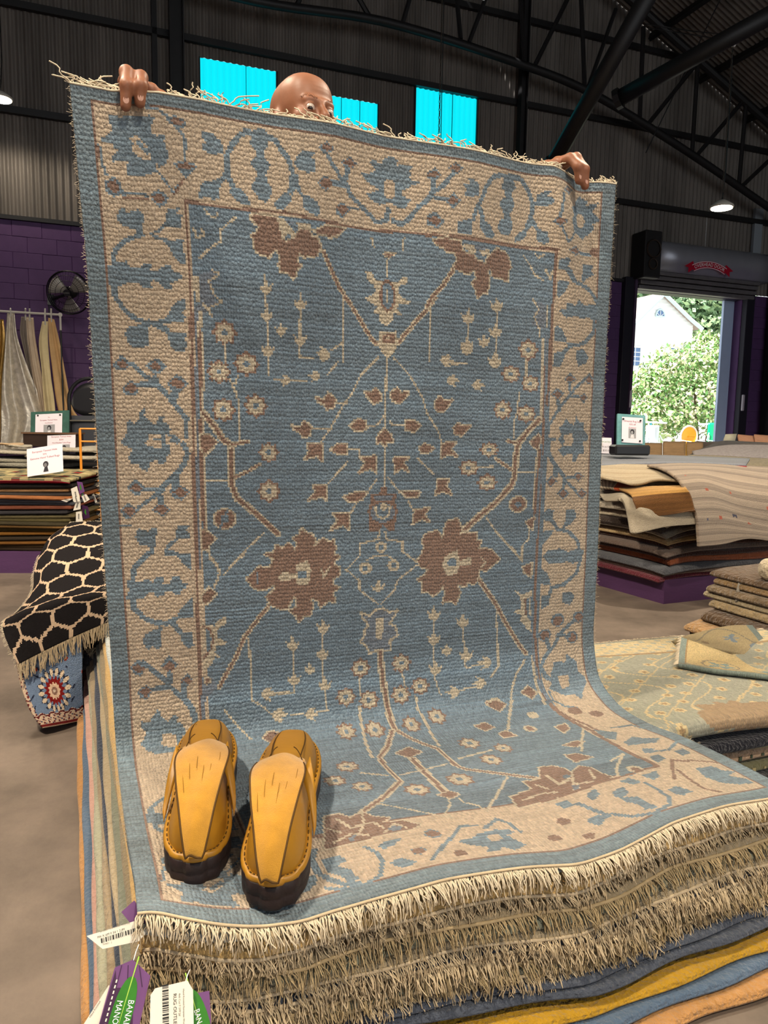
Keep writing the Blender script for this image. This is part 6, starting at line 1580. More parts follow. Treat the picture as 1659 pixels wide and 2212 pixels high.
for i, (px, rx, m_, t, lab) in enumerate([((60, 1000), .40, m_felt2, .035, 'greenish grey felt round lowest on the display table'), ((30, 990), .36, m_felt2, .03, 'grey felt round second on the display table'), ((150, 990), .33, m_felt, .03, 'pale felt round under the dark wooden box'), ((40, 975), .30, m_felt, .025, 'cream felt round beneath the silver hide'), ((165, 975), .27, m_felt, .025, 'white felt round beside the orange rack')]): roundpad(px, 5.9 if i != 2 else 5.85, rx, .3, z_, t, m_, lab); z_ += t+.002
for i, (x, lab) in enumerate(((40, 'small cream felt round on top beside the wooden box'), (22, 'small tan felt round beside the leaning sign'))): roundpad((x, 968), 5.8, .10, .08, z_+.012*i, .012, m_felt if i == 0 else wool('tan felt', 'c2a47e'), lab)
bx0 = at_y(117, 965, 5.95); bx0 = bx0*[1, 1, 0]+EZ*z_
e = thing('wooden_box', bx0, 'dark wooden box on the felt rounds holding the framed sign', 'box'); MB().box(bx0+EZ*.05, kd*.20, kb*.10, EZ*.05, .004).obj('body', m_dkw, e); MB().box(bx0+EZ*.105, kd*.21, kb*.11, EZ*.006).obj('lid', mat('brown wood', '5d4432', .6, .2, 30), e); ztop = z_+.112
m_teal2 = mat('green painted frame', '2c5148', .6, .2, 40, .3, 20); m_teal3 = mat('worn teal frame', '5f8f92', .65, .3, 40, .25, 25); m_redink = mat('dusty red print', 'a04a55', .6); m_photo = mat('grey photo print', '8d8d90', .5); m_photod = mat('dark photo print', '26242a', .5)
def sign(c, ux, uy, w, h, lines, parent, photo=(.0, -.2, .2, .26), s=1., headonly=False):
    """printed sheet with text lines and a small grey photo"""
    c = np.asarray(c); n = np.cross(ux, uy); mk('sheet', [c+ux*a*w/2+uy*b*h/2+n*d for d in (0, -.0008) for a, b in ((-1, -1), (1, -1), (1, 1), (-1, 1))], [(0, 1, 2, 3), (7, 6, 5, 4), (0, 4, 5, 1), (1, 5, 6, 2), (2, 6, 7, 3), (3, 7, 4, 0)], m_paper, parent, False)
    for t_, y_, sz in lines: text_on('lettering', t_, sz*s, c+uy*y_*h, ux, uy, m_redink, parent, .9, .0009)
    px, py, pw, ph_ = photo; pc = c+ux*px*w+uy*py*h+n*.0006
    if not headonly: mk('photo', [pc+ux*a*pw*w/2+uy*b*ph_*h/2 for a, b in ((-1, -1), (1, -1), (1, 1), (-1, 1))], [(0, 1, 2, 3)], m_photo, parent, False)
    a = np.linspace(0, 2*math.pi, 14, endpoint=False); hr = ph_*h*.27
    mk('photo', [pc+n*.0004+ux*hr*.8*math.cos(q)+uy*(hr*math.sin(q)+ph_*h*.16) for q in a], [tuple(range(14))], m_photod, parent, False)
    mk('photo', [pc+n*.0007+ux*(hr*.45*math.cos(q)-hr*.1)+uy*(hr*.62*math.sin(q)+ph_*h*.10) for q in a], [tuple(range(14))], m_photo if not headonly else mat('photo mid grey', '6d6a6c', .5), parent, False)
    mk('photo', [pc+n*.0004+ux*x*hr+uy*y*ph_*h for x, y in ((-.75, -.48), (.75, -.48), (.45, -.05), (-.35, -.08))], [(0, 1, 2, 3)], mat('photo pale', 'c9c6c8', .5) if not headonly else m_photod, parent, False)
m_paper = mat('white paper', 'd3ced6', .6)
def basis(a, b, c): ux = (b-a)/np.linalg.norm(b-a); t = c-a; uy = t-ux*(t@ux); uy /= np.linalg.norm(uy); return ux, uy
a, b, c = at_y(59, 1030, 4.72), at_y(137, 1018, 4.74), at_y(49, 972, 4.80); e = thing('sign', (a+b)/2, 'plain white paper sign with a child portrait leaning on the zigzag kilim', 'sign'); ux, uy = basis(a, b, c)
sign((a+b)/2+uy*np.linalg.norm(c-a)/2, ux, uy, np.linalg.norm(b-a), np.linalg.norm(c-a), [('European Tanned Hide', .34, .019), ('50%', .22, .017), ('Genuine Hand Tufted Rugs', .10, .019)], e, (.02, -.22, .2, .42), 1., True)
a, b, c = at_y(102, 982, 5.80), at_y(163, 980, 5.80), at_y(101, 941, 5.83); e = thing('sign', (a+b)/2, 'white paper sign with grey photo taped to the dark wooden box', 'sign'); ux, uy = basis(a, b, c)
sign((a+b)/2+uy*np.linalg.norm(c-a)/2, ux, uy, np.linalg.norm(b-a), np.linalg.norm(c-a), [('European Tanned Hides', .42, .018), ('$250', .26, .018), ('Hand Braided Tufted Rugs', .10, .015)], e, (.1, -.25, .4, .5))
a, b, c = at_y(65, 942, 5.97), at_y(148, 938, 5.97), at_y(63, 890, 6.02); e = thing('framed_sign', (a+b)/2, 'white sign pinned to a green painted frame on the wooden box', 'sign'); ux, uy = basis(a, b, c); w_, h_ = np.linalg.norm(b-a), np.linalg.norm(c-a); n = np.cross(ux, uy); cc = (a+b)/2+uy*h_/2
MB().box(cc-n*.012, ux*w_/2, uy*h_/2, n*.01, .003).obj('frame', m_teal2, e); sign(cc+n*.002-uy*h_*.05-ux*.005, ux, uy, w_*.70, h_*.86, [('The', .33, .012), ('European Tanned Hides', .2, .016), ('Hand Finished', .06, .012)], e, (.02, -.25, .42, .46))
for q, (i, j) in enumerate(((-.3, .33), (.28, .31))): MB().disc(cc+ux*w_*i+uy*h_*j+n*.004, n, .007, .006, 8).obj('pin', m_ink, e)
# ---- orange wire rack with grey pads, black chair
m_or = mat('orange enamel wire', 'd98a2b', .4); rk = thing('wire_rack', at_y(195, 1060, 5.3)*[1, 1, 0], 'orange wire rack behind the kilims stacked with grey pads', 'rack'); r0 = at_y(177, 1060, 5.3)*[1, 1, 0]
for i, x in enumerate((0, .13, .26, .39)):
    MB().tube([r0+kd*x, r0+kd*x+EZ*.93], .006 if i in (1, 2) else .009, 6).obj('upright', m_or, rk); MB().tube([r0+kd*x+kb*.4, r0+kd*x+kb*.4+EZ*.93], .007, 6).obj('upright', m_or, rk)
for z in (.35, .47, .56, .84, .93): MB().tube([r0+EZ*z, r0+kd*.39+EZ*z], .007, 6).obj('cross_wire', m_or, rk); MB().tube([r0+kb*.4+EZ*z, r0+kd*.39+kb*.4+EZ*z], .006, 6).obj('cross_wire', m_or, rk)
zz = .02
for i, c in enumerate(('3a3c42', '54565a', '6b6a66', '46474d', '77746c', '585a5e', '3d3f46', '6e6c68', '4e5055', '7f7b72', '5a5b5f', '8a857a')):
    t = .042; e = thing('grey_pad', r0+kd*.2+kb*.2+EZ*zz, ('charcoal', 'slate', 'warm grey', 'dark slate', 'stone', 'steel grey', 'ink grey', 'ash', 'graphite', 'oat grey', 'mid grey', 'pale grey')[i]+' folded pad stacked in the orange wire rack', 'pad')
    slab('pad', (lambda a, b, s, zz=zz, t=t, i=i: r0+(.02-.05+.40*a+.012*np.sin(i*2.))[..., None]*kd+(.03+.34*b)[..., None]*kb+(zz+t*s)[..., None]*EZ), 6, 6, wool('pad'+c, c), e, t, t*.5, .4, .34); zz += t+.002
m_blk = mat('black vinyl', '17181b', .35, spec=.5); m_cloth = mat('dark grey mesh', '3a3c42', .8, .3, 200)
cb = at_y(200, 1000, 7.1)*[1, 1, 0]; ce = thing('chair', cb, 'tall black chair with arched back behind the orange rack', 'chair')
aa = np.linspace(math.pi, 0, 15); MB().tube([cb-kd*.20+EZ*.5]+[cb+kd*.20*math.cos(q)+EZ*(1.18+.20*math.sin(q)) for q in aa]+[cb+kd*.20+EZ*.5], .018, 8).obj('back_frame', m_blk, ce, True)
Gb = np.array([[cb+kd*.185*u+EZ*(1.14+.20*math.sqrt(max(0, 1-u*u))*v) for u in np.linspace(-1, 1, 13)] for v in np.linspace(-.6, 1, 7)]); sheet('backrest', Gb, .02, m_blk, ce); sheet('backrest', np.array([[cb+kd*.185*u+EZ*z-kb*(.02*(1-u*u)) for u in np.linspace(-1, 1, 9)] for z in np.linspace(.66, 1.03, 6)]), .015, m_cloth, ce)
MB().box(cb-kb*.2+EZ*.60, kd*.22, kb*.21, EZ*.03, .01).obj('seat', m_blk, ce)
for i in (-1, 1):
    for j in (.0, -.40): MB().tube([cb+kd*i*.21+kb*j, cb+kd*i*.19+kb*j+EZ*.6], .014, 6).obj('leg', m_blk, ce)
MB().tube([cb-kd*.2-kb*.03+EZ*.98, cb+kd*.25-kb*.03+EZ*.98], .010, 6).obj('rail', m_chain, ce)
# ---- hides on a rail
RO = 1.1
def hp(x, y, o=RO): t, z = wl(x, y, o); return wp(t, z, o)
rc_ = thing('hide_rail', hp(128, 860)*[1, 1, 0], 'white pipe rail on posts carrying the hanging hides', 'rail'); m_pvc = mat('white pipe', 'c9c4bb', .4)
MB().tube([hp(-90, 666), hp(0, 672), hp(130, 680)], .016, 8).obj('rail', m_pvc, rc_); p = hp(130, 680); MB().tube([p, p*[1, 1, 0]+EZ*(p[2]-.22)], .016, 8).obj('post_sleeve', m_pvc, rc_); MB().tube([p*[1, 1, 0]+EZ*(p[2]-.2), p*[1, 1, 0]], .014, 8).obj('post', m_steel, rc_); p = hp(-90, 666); MB().tube([p, p*[1, 1, 0]], .014, 8).obj('post', m_steel, rc_)
MB().disc(hp(130, 680), WN, .03, .02, 10).obj('elbow', m_pvc, rc_)
def hide(lp, rp, c, label, folds, amp, metal=0., o=RO, spots=False):
    nm = label.split(',')[0]; n = 44; Lq = cr(np.array(lp, float), n); Rq = cr(np.array(rp, float), n); g = np.random.default_rng(len(label)); ph = g.uniform(0, 6, 4); G = np.zeros((n, 36, 3))
    for i in range(n):
        for j in range(36):
            u = j/35; f_ = i/(n-1); x = Lq[i, 0]*(1-u)+Rq[i, 0]*u; y = Lq[i, 1]*(1-u)+Rq[i, 1]*u
            G[i, j] = hp(x, y, o+amp*(.25+.75*f_)*(math.sin(2*math.pi*folds*u+ph[0]+.6*f_)+.4*math.sin(4*math.pi*folds*u+ph[1]-2*f_)))
    e = thing('hide', G[-1].mean(0), label, 'hide'); m_ = mat('hide '+nm, c, .28 if metal else .75, .5 if spots else .2, 40 if spots else 60, .35 if spots else .15, 14 if spots else 5, metal=metal, spec=.4, bdist=.006)
    sheet('skin', G, .004, m_, e, flip=-1); t0 = G[0, 18]; MB().tube([t0-EZ*.05, t0+EZ*.05+WN*.02, hp((Lq[0, 0]+Rq[0, 0])/2, 668, RO)+EZ*.01], .012, 6).obj('hanging_loop', m_pvc, e)
hide([(-12, 690), (-20, 760), (-30, 860), (-25, 960)], [(8, 690), (11, 740), (4, 830), (2, 950)], '9c7a3c', 'gold sequinned hide, hanging beside the silver one', 1.6, .03, .5, RO+.06, True)
hide([(15, 676), (10, 720), (0, 780), (-6, 850), (2, 910), (0, 975)], [(31, 676), (38, 730), (62, 800), (86, 860), (97, 905), (66, 975)], 'cfc6b6', 'crinkled silver metallic hide, the widest on the rail', 1.7, .07, .25, RO, True)
hide([(46, 684), (43, 718), (52, 760), (62, 805), (74, 850)], [(64, 684), (66, 722), (68, 770), (72, 810), (80, 850)], '7d7268', 'short taupe hide, folded over between silver and yellow ones', 1.2, .03, 0, RO-.08)
hide([(56, 686), (60, 740), (68, 800), (78, 850), (92, 900)], [(72, 686), (76, 730), (86, 790), (94, 840), (97, 900)], 'cbb69c', 'beige suede hide, hanging behind the silver one', 1.2, .03, 0, RO-.05)
hide([(91, 694), (84, 740), (90, 800), (94, 860), (99, 905)], [(104, 694), (104, 740), (110, 810), (117, 860), (121, 905)], 'e2cf9e', 'pale yellow hide, rolled narrow beside the tan one', .9, .03, 0, RO+.02)
hide([(104, 686), (106, 740), (113, 800), (122, 870), (140, 938)], [(117, 690), (129, 740), (142, 810), (156, 878), (176, 908)], 'cda673', 'large tan suede hide, its lower corner swinging out', 1.3, .03, 0, RO)
# ---- wall fan
fc = hp(150, 632, .55); fn_ = (WN*.92-WD*.30-EZ*.22); fn_ /= np.linalg.norm(fn_); fu = np.cross(EZ, fn_); fu /= np.linalg.norm(fu); fv = np.cross(fn_, fu); fr_ = .315
fe_ = thing('wall_fan', hp(118, 648, .02), 'round black caged fan on a bracket on the purple wall', 'fan'); m_cage = mat('black wire cage', '1a1a1c', .4, metal=.5); m_blade = mat('aluminium blade', 'b0aaa2', .35, metal=.35)
c = MB()
for rr, dz in ((fr_, 0), (fr_, .06), (fr_*.8, .09), (fr_*.55, .105), (fr_*.3, .11), (fr_*.97, -.03)): c.tube([fc+fn_*dz+fu*rr*math.cos(q)+fv*rr*math.sin(q) for q in np.linspace(0, 2*math.pi, 41)], .0035 if rr < fr_ else .008, 4, False)
for q in np.linspace(0, 2*math.pi, 44, endpoint=False): d_ = fu*math.cos(q)+fv*math.sin(q); c.tube([fc+d_*fr_*.13+fn_*.112, fc+d_*fr_*.6+fn_*.10, fc+d_*fr_+fn_*.06, fc+d_*fr_-fn_*.02], .0022, 3, False)
c.obj('cage', m_cage, fe_)['kind'] = 'stuff'
for k_ in range(3):
    q0 = k_*2*math.pi/3+.5; Gf = np.array([[fc+(fu*math.cos(q0+w_*.80)+fv*math.sin(q0+w_*.80))*r_*fr_+fn_*(.02+.05*w_) for w_ in np.linspace(-.6, .75, 8)] for r_ in np.linspace(.15, .93, 8)]); sheet('blade', Gf, .002, m_blade, fe_)
MB().disc(fc+fn_*.115, fn_, .05, .02, 20).obj('hub_cap', m_blk, fe_); MB().tube([fc-fn_*.03, fc-fn_*.22], [.09, .075], 16).obj('motor', m_blk, fe_, True); text_on('lettering', 'COMMERCIAL', .014, fc+fn_*.126, fu, fv, m_pvc, fe_)
MB().tube([fc-fn_*.2, hp(116, 645, .1), hp(112, 648, .0)], .025, 8).obj('bracket', m_blk, fe_); MB().box(hp(110, 648, .03), WD*.05, WN*.03, EZ*.08).obj('bracket', m_blk, fe_); MB().tube([hp(106, 650, .04), hp(106, 690, .04)], .008, 5).obj('cord', m_blk, fe_)

# ================================================================ right side: striped rugs on a platform, beige pile, brown pile
pc = on_z(1433, 1305, 0); pdx = np.array([.915, .404, 0]); pdx /= np.linalg.norm(pdx); pdy = np.array([-.44, .898, 0]); pdy /= np.linalg.norm(pdy)
platform(pc, pdx, pdy, 2.4, 1.9, 'low purple painted platform carrying the striped wool rugs')
def R(a, b, z): return pc*[1, 1, 0]+np.asarray(a)[..., None]*pdx+np.asarray(b)[..., None]*pdy+np.asarray(z)[..., None]*EZ
zz = .14
lay = [(.03, -.05, .0, '5e1c28', 'maroon', 2.3), (.026, -.02, -.005, '6b564a', 'brown grey', 2.3), (.03, -.04, -.03, '54555a', 'slate grey', 2.3), (.045, .03, -.005, '9a5330', 'rust orange', 1.4), (.03, .0, -.01, '3a2018', 'dark chocolate', 2.3), (.032, -.03, -.02, '6a5a50', 'taupe', 2.3), (.028, .02, -.005, '452a1e', 'deep brown', 1.2), (.03, .0, -.015, 'b49b70', 'sand', 1.0), (.028, .03, 0., '5a4c48', 'mauve grey', 1.0), (.03, -.03, -.02, '8f8778', 'stone grey', 2.3), (.03, -.05, -.01, '3f332c', 'dark umber', 2.3), (.032, -.02, 0., 'b3a791', 'oat', 2.2), (.03, .03, .0, '7b3f24', 'russet', 2.2), (.032, -.05, -.01, 'a79d8d', 'light grey', 2.2), (.03, .02, .0, '8b6a3e', 'camel', 2.2), (.03, -.04, .0, '7c766e', 'ash grey', 2.2), (.03, .0, .0, '9c4a2a', 'brick', 2.2), (.035, -.02, -.005, 'b9ad98', 'pale beige', 2.2)]
for i, (t, l0, f0, c, nm, lx) in enumerate(lay):
    e = thing('wool_rug', R(0., 0., zz), nm+' folded wool rug in the pile on the purple platform', 'rug')
    def fn(a, b, s, l0=l0, f0=f0, zz=zz, t=t, i=i, lx=lx):
        x = l0+(lx-l0)*a; y = f0+.012*np.sin(x*6+i*2.1)+(1.75-f0)*b; dr = -.05*np.clip((.25-x)/.3, 0, 1)**2*(zz/.4)-.03*np.clip((.15-y)/.2, 0, 1)**2*(zz/.5)
        return R(x, y, zz+t*s+(.010*np.sin(x*5+1.3)+.008*np.sin(y*4+.5))*zz/.6+dr)
    slab('pile', fn, 30, 20, wool('rp%d' % i, c, .18), e, t, t*.5, lx, 1.7); zz += t+.001
ztp = zz
def px_sheet(rows, n0, n1): return cr(cr(pg(rows), n0, 0), n1, 1)
def stripes(base, dark, f, marks=()):
    def fn(u, v):
        g = np.random.default_rng(4); ph = g.uniform(0, 6, 5); s = .5*np.sin(v*f+ph[0])+.3*np.sin(v*f*2.3+ph[1])+.25*np.sin(v*f*4.1+ph[2]); k = np.clip(.5+.45*s, 0, 1)[..., None]; c = np.array(lin(base))*k+np.array(lin(dark))*(1-k)
        for (mu, mv, col, r_) in marks:
            q = np.maximum(np.abs(u-mu)/r_, np.abs(v-mv)/(r_*.9)); c[(q < 1) & (q > .55)] = lin(col); c[q < .3] = lin(col)
        return c
    return fn
m_gab = mat('gabbeh wool', attr=True, rough=.95, spec=.06, var=.10, vscale=150, bump=.8, bscale=300, bdist=.004, knots=(140, 140, .5, .06), sheen=.2)
# big beige striped rug draped over the front
big = [[(1398, 1003, 4.35), (1470, 1000, 4.5), (1550, 1002, 4.7), (1659, 1008, 4.9), (1760, 1012, 5.1)],
       [(1432, 1012, 4.15), (1500, 1010, 4.3), (1572, 1016, 4.42), (1670, 1030, 4.55), (1770, 1036, 4.7)],
       [(1466, 1035, 4.0), (1520, 1032, 4.1), (1588, 1050, 4.2), (1676, 1062, 4.35), (1775, 1068, 4.5)],
       [(1486, 1072, 3.96), (1540, 1070, 4.05), (1600, 1088, 4.15), (1680, 1100, 4.3), (1778, 1100, 4.45)],
       [(1504, 1110, 3.95), (1556, 1110, 4.04), (1612, 1122, 4.15), (1684, 1134, 4.3), (1780, 1130, 4.45)],
       [(1508, 1150, 3.95), (1560, 1146, 4.04), (1616, 1150, 4.15), (1688, 1156, 4.3), (1782, 1150, 4.45)],
       [(1510, 1181, 3.95), (1562, 1176, 4.04), (1618, 1164, 4.15), (1690, 1170, 4.3), (1784, 1162, 4.45)]]
e = thing('striped_rug', R(.6, 0., .4), 'large beige striped wool rug with tiny squares draped over the pile front', 'rug')
psheet('pile', px_sheet(big, 90, 70), .014, m_gab, e, stripes('ab9984', '6c5f54', 58, [(.12, .72, '3a3f5c', .016), (.25, .70, 'a04c34', .016), (.40, .66, '2d2f45', .02), (.52, .70, 'a04c34', .02), (.22, .45, 'a04c34', .010), (.44, .42, 'a04c34', .012), (.10, .30, 'a04c34', .008), (.7, .5, 'a04c34', .015), (.78, .72, '3a3f5c', .016)]), (1.2, .9), back=lin('7c7060'))
e = thing('cream_rug', R(.2, .1, .7), 'cream white wool rug lying next to the striped one on the pile', 'rug')
psheet('pile', px_sheet([[(1270, 1001, 4.75), (1350, 1002, 4.6), (1410, 1004, 4.45), (1440, 1010, 4.32)], [(1270, 1012, 4.5), (1345, 1016, 4.38), (1410, 1018, 4.25), (1462, 1026, 4.12)], [(1280, 1024, 4.4), (1340, 1030, 4.28), (1410, 1028, 4.18), (1470, 1034, 4.06)], [(1340, 1036, 4.22), (1375, 1044, 4.16), (1420, 1034, 4.12), (1468, 1036, 4.04)]], 40, 40), .016, m_gab, e, stripes('b8a98e', 'a08d70', 24), (.6, .4))
e = thing('folded_rug', R(.1, -.02, .6), 'cream wool rug bending down in a curve over the pile corner', 'rug')
psheet('pile', px_sheet([[(1295, 1066, 4.42), (1318, 1066, 4.36), (1345, 1064, 4.28), (1380, 1072, 4.2), (1500, 1066, 4.10)], [(1305, 1080, 4.30), (1322, 1072, 4.26), (1346, 1068, 4.2), (1390, 1090, 4.06), (1505, 1086, 3.98)], [(1330, 1082, 4.2), (1340, 1074, 4.18), (1356, 1090, 4.12), (1400, 1110, 4.02), (1506, 1110, 3.975)], [(1344, 1085, 4.17), (1350, 1095, 4.14), (1362, 1120, 4.08), (1420, 1128, 4.0), (1508, 1120, 3.97)], [(1358, 1120, 4.12), (1362, 1130, 4.10), (1366, 1152, 4.05), (1440, 1138, 3.99), (1508, 1132, 3.97)]], 40, 50), .018, m_gab, e, stripes('aea28d', '988d7a', 9), (.6, .3))
e = thing('folded_rug', R(.15, -.02, .62), 'brown rug with golden edge band folded over the cream one on the pile', 'rug')
psheet('pile', px_sheet([[(1332, 1052, 4.3), (1400, 1050, 4.15), (1478, 1048, 4.0)], [(1360, 1066, 4.15), (1420, 1060, 4.03), (1484, 1056, 3.95)], [(1368, 1084, 4.08), (1430, 1078, 3.99), (1494, 1074, 3.94)], [(1378, 1108, 4.06), (1440, 1104, 3.98), (1500, 1098, 3.935)], [(1386, 1118, 4.05), (1446, 1112, 3.975), (1502, 1102, 3.93)]], 40, 40), .016, m_gab, e, lambda u, v: np.where((v < .36)[..., None], np.array(lin('ad8347')), np.array(lin('6b4826')))*(1+.12*np.sin(v*60))[..., None], (.5, .3))
e = thing('folded_rug', R(-.02, .1, .66), 'white and rust striped rug edge showing at the pile corner', 'rug')
psheet('pile', px_sheet([[(1280, 1030, 4.6), (1310, 1030, 4.5), (1350, 1044, 4.35), (1376, 1040, 4.3)], [(1285, 1038, 4.5), (1312, 1038, 4.42), (1345, 1048, 4.3), (1368, 1046, 4.27)], [(1292, 1052, 4.42), (1312, 1052, 4.36), (1334, 1054, 4.28), (1362, 1050, 4.24)]], 30, 40), .02, m_gab, e, lambda u, v: np.where((u < .55)[..., None], np.array(lin('bfb29c'))*(.75+.25*np.sign(np.sin(u*60)))[..., None], np.array(lin('a8481f'))), (.3, .2))
e = thing('grey_rug', R(.3, .5, ztp), 'blue grey wool rug on top of the pile with red lining edge', 'rug')
gr_ = [[(1265, 979, 5.3), (1400, 982, 5.4), (1500, 985, 5.5), (1620, 990, 5.6)], [(1265, 988, 4.95), (1400, 990, 4.95), (1500, 993, 4.95), (1615, 997, 4.98)], [(1290, 1003, 4.6), (1380, 1000, 4.62), (1480, 998, 4.68), (1612, 1003, 4.75)]]
psheet('pile', px_sheet(gr_, 30, 40), .016, m_gab, e, stripes('83878f', '6d6f74', 8), (1., .6)); Gg = px_sheet(gr_, 30, 40); MB().tube(Gg[-1, 12:]-EZ*.018, .008, 6).obj('red_lining', mat('red lining', 'a01624', .8), e, True)
# sign on its black block, small sign
tb0 = at_y(1362, 983, 4.9); e = thing('framed_sign', tb0, 'white sign on a worn teal frame standing on a black block on the pile', 'sign'); bx = np.array([.985, .17, 0]); by = np.array([-.17, .985, 0])
MB().box(at_y(1360, 972, 4.9), bx*.125, by*.05, EZ*.034, .012).obj('block_base', m_blk, e)
a, b, c = at_y(1333, 962, 4.9), at_y(1394, 966, 4.91), at_y(1335, 893, 4.95); ux, uy = basis(a, b, c); w_, h_ = np.linalg.norm(b-a), np.linalg.norm(c-a); n = np.cross(ux, uy); cc = (a+b)/2+uy*h_/2
MB().box(cc-n*.012, ux*w_/2, uy*h_/2, n*.01, .003).obj('frame', m_teal3, e); sign(cc+n*.004+ux*.004, ux, uy, w_*.74, h_*.80, [('Oriental Rug Sale', .34, .018), ('50% off', .22, .016), ('all weekend', .1, .012)], e, (.0, -.13, .36, .38))
for i, j in ((-.31, .33), (.3, .31), (-.33, -.33), (.29, -.33)): MB().disc(cc+ux*w_*i+uy*h_*j+n*.008, n, .006, .006, 8).obj('pin', m_ink, e)
a, b, c = at_y(1296, 979, 5.29), at_y(1322, 980, 5.29), at_y(1296, 945, 5.33); ux, uy = basis(a, b, c); w_, h_ = np.linalg.norm(b-a), np.linalg.norm(c-a); n = np.cross(ux, uy); cc = (a+b)/2+uy*h_/2; e = thing('sign', (a+b)/2, 'small white price sign with green heading behind the black block', 'sign')
mk('sheet', [cc+ux*p*w_/2+uy*q*h_/2-n*d for d in (0, .001) for p, q in ((-1, -1), (1, -1), (1, 1), (-1, 1))], [(0, 1, 2, 3), (7, 6, 5, 4), (0, 4, 5, 1), (1, 5, 6, 2), (2, 6, 7, 3), (3, 7, 4, 0)], m_paper, e, False); text_on('lettering', 'IMPORTED', .016, cc+uy*h_*.22, ux, uy, m_leafp, e); text_on('lettering', 'X to O', .018, cc-uy*h_*.08, ux, uy, m_ink, e); text_on('lettering', '$50.0', .020, cc-uy*h_*.32, ux, uy, m_ink, e)
# farther heap: jute tile rug, dark rug, pale rug
m_jute = mat('jute weave', '8a6f50', .95, .8, 60, .25, 9, stretch=(1, 1, 5)); b0 = at_y(1520, 975, 7.6)*[1, 1, 0]
for i, (t, z0, c, lab, xl) in enumerate(((.42, .0, '5a4a40', 'brown wool rug bale under the jute rugs by the door', -1.1), (.27, .425, '6b5d50', 'taupe wool rug bale under the jute rugs by the door', -1.1), (.165, .70, '4a3f38', 'dark wool rug bale under the small pale sign by the door', .15))):
    e = thing('rug_bale', b0+EZ*z0, lab, 'rug'); slab('pile', (lambda a, b, s, z0=z0, t=t, xl=xl: b0+(xl+(2.5-xl)*a)[..., None]*bx+(-.5+1.0*b)[..., None]*by+(z0+t*s)[..., None]*EZ), 20, 10, wool('bale'+c, c), e, t, .05, 3.2, 1.)
for k_, (x0, x1, y0, y1) in enumerate(((1386, 1432, 957, 984), (1433, 1483, 954, 984), (1484, 1520, 955, 984))):
    A = pg([[(x0, y0-1, 7.4), (x1-1, y0, 7.4)], [(x0, y1, 7.15), (x1-1, y1, 7.15)]]); e = thing('jute_rug', A[1].mean(0), ('first', 'second', 'third')[k_]+' jute tile of the row below the door opening, counted from the teal framed sign', 'rug'); psheet('weave', cr(cr(A, 8, 0), 8, 1), .03, m_jute, e)
m_pkj = mat('pink tan tile rug', 'b38468', .95, .6, 60, .2, 9)
for k_, (x0, x1) in enumerate(((1594, 1628), (1629, 1668))):
    A = pg([[(x0, 938, 8.2), (x1-1, 941, 8.2)], [(x0+3, 956, 8.0), (x1+2, 958, 8.0)]]); e = thing('tan_rug', A[1].mean(0), ('pinkish tan tile rug next to the small pale sign', 'pinkish tan tile rug farther from the small pale sign')[k_], 'rug'); psheet('weave', cr(cr(A, 8, 0), 8, 1), .03, m_pkj, e)
e = thing('sign', at_y(1570, 952, 7.9), 'small pale sign leaning on the dark rug heap by the door', 'sign'); A = pg([[(1567, 938, 7.9), (1592, 937, 7.9)], [(1562, 952, 7.86), (1588, 952, 7.86)]]); psheet('sheet', A, .004, mat('pale card', 'b5b09a', .7), e)
e = thing('dark_rug', at_y(1560, 970, 7.0), 'near black rug thrown over the heap by the door', 'rug'); psheet('pile', px_sheet([[(1490, 982, 7.0), (1530, 962, 7.3), (1562, 952, 7.5), (1620, 954, 7.6), (1700, 958, 7.7)], [(1490, 988, 6.8), (1532, 970, 7.0), (1565, 960, 7.2), (1620, 962, 7.3), (1700, 966, 7.4)], [(1488, 992, 6.6), (1534, 984, 6.7), (1570, 980, 6.8), (1620, 980, 6.9), (1700, 984, 7.)]], 20, 40), .02, wool('near black wool', '2a2320'), e)
e = thing('grey_rug', at_y(1580, 985, 6.2), 'mottled grey lilac rug spread over the heap by the door', 'rug'); psheet('pile', px_sheet([[(1495, 974, 6.7), (1560, 962, 6.9), (1620, 960, 7.), (1720, 962, 7.1)], [(1498, 980, 6.4), (1560, 974, 6.5), (1620, 974, 6.6), (1720, 978, 6.7)], [(1500, 982, 6.2), (1560, 983, 6.25), (1620, 987, 6.3), (1720, 992, 6.4)]], 20, 40), .02, wool('lilac grey wool', '9a918f', .4), e)
e = thing('olive_rug', at_y(1580, 1000, 5.9), 'faded olive rug hanging below the mottled grey one', 'rug'); psheet('pile', px_sheet([[(1488, 982, 6.15), (1560, 984, 6.2), (1620, 988, 6.25), (1720, 993, 6.3)], [(1480, 990, 6.0), (1560, 996, 6.0), (1620, 1002, 6.05), (1720, 1008, 6.1)], [(1480, 1006, 5.9), (1560, 1016, 5.9), (1620, 1022, 5.95), (1720, 1030, 6.)]], 20, 40), .02, wool('olive wool', '8a7f66', .3), e)
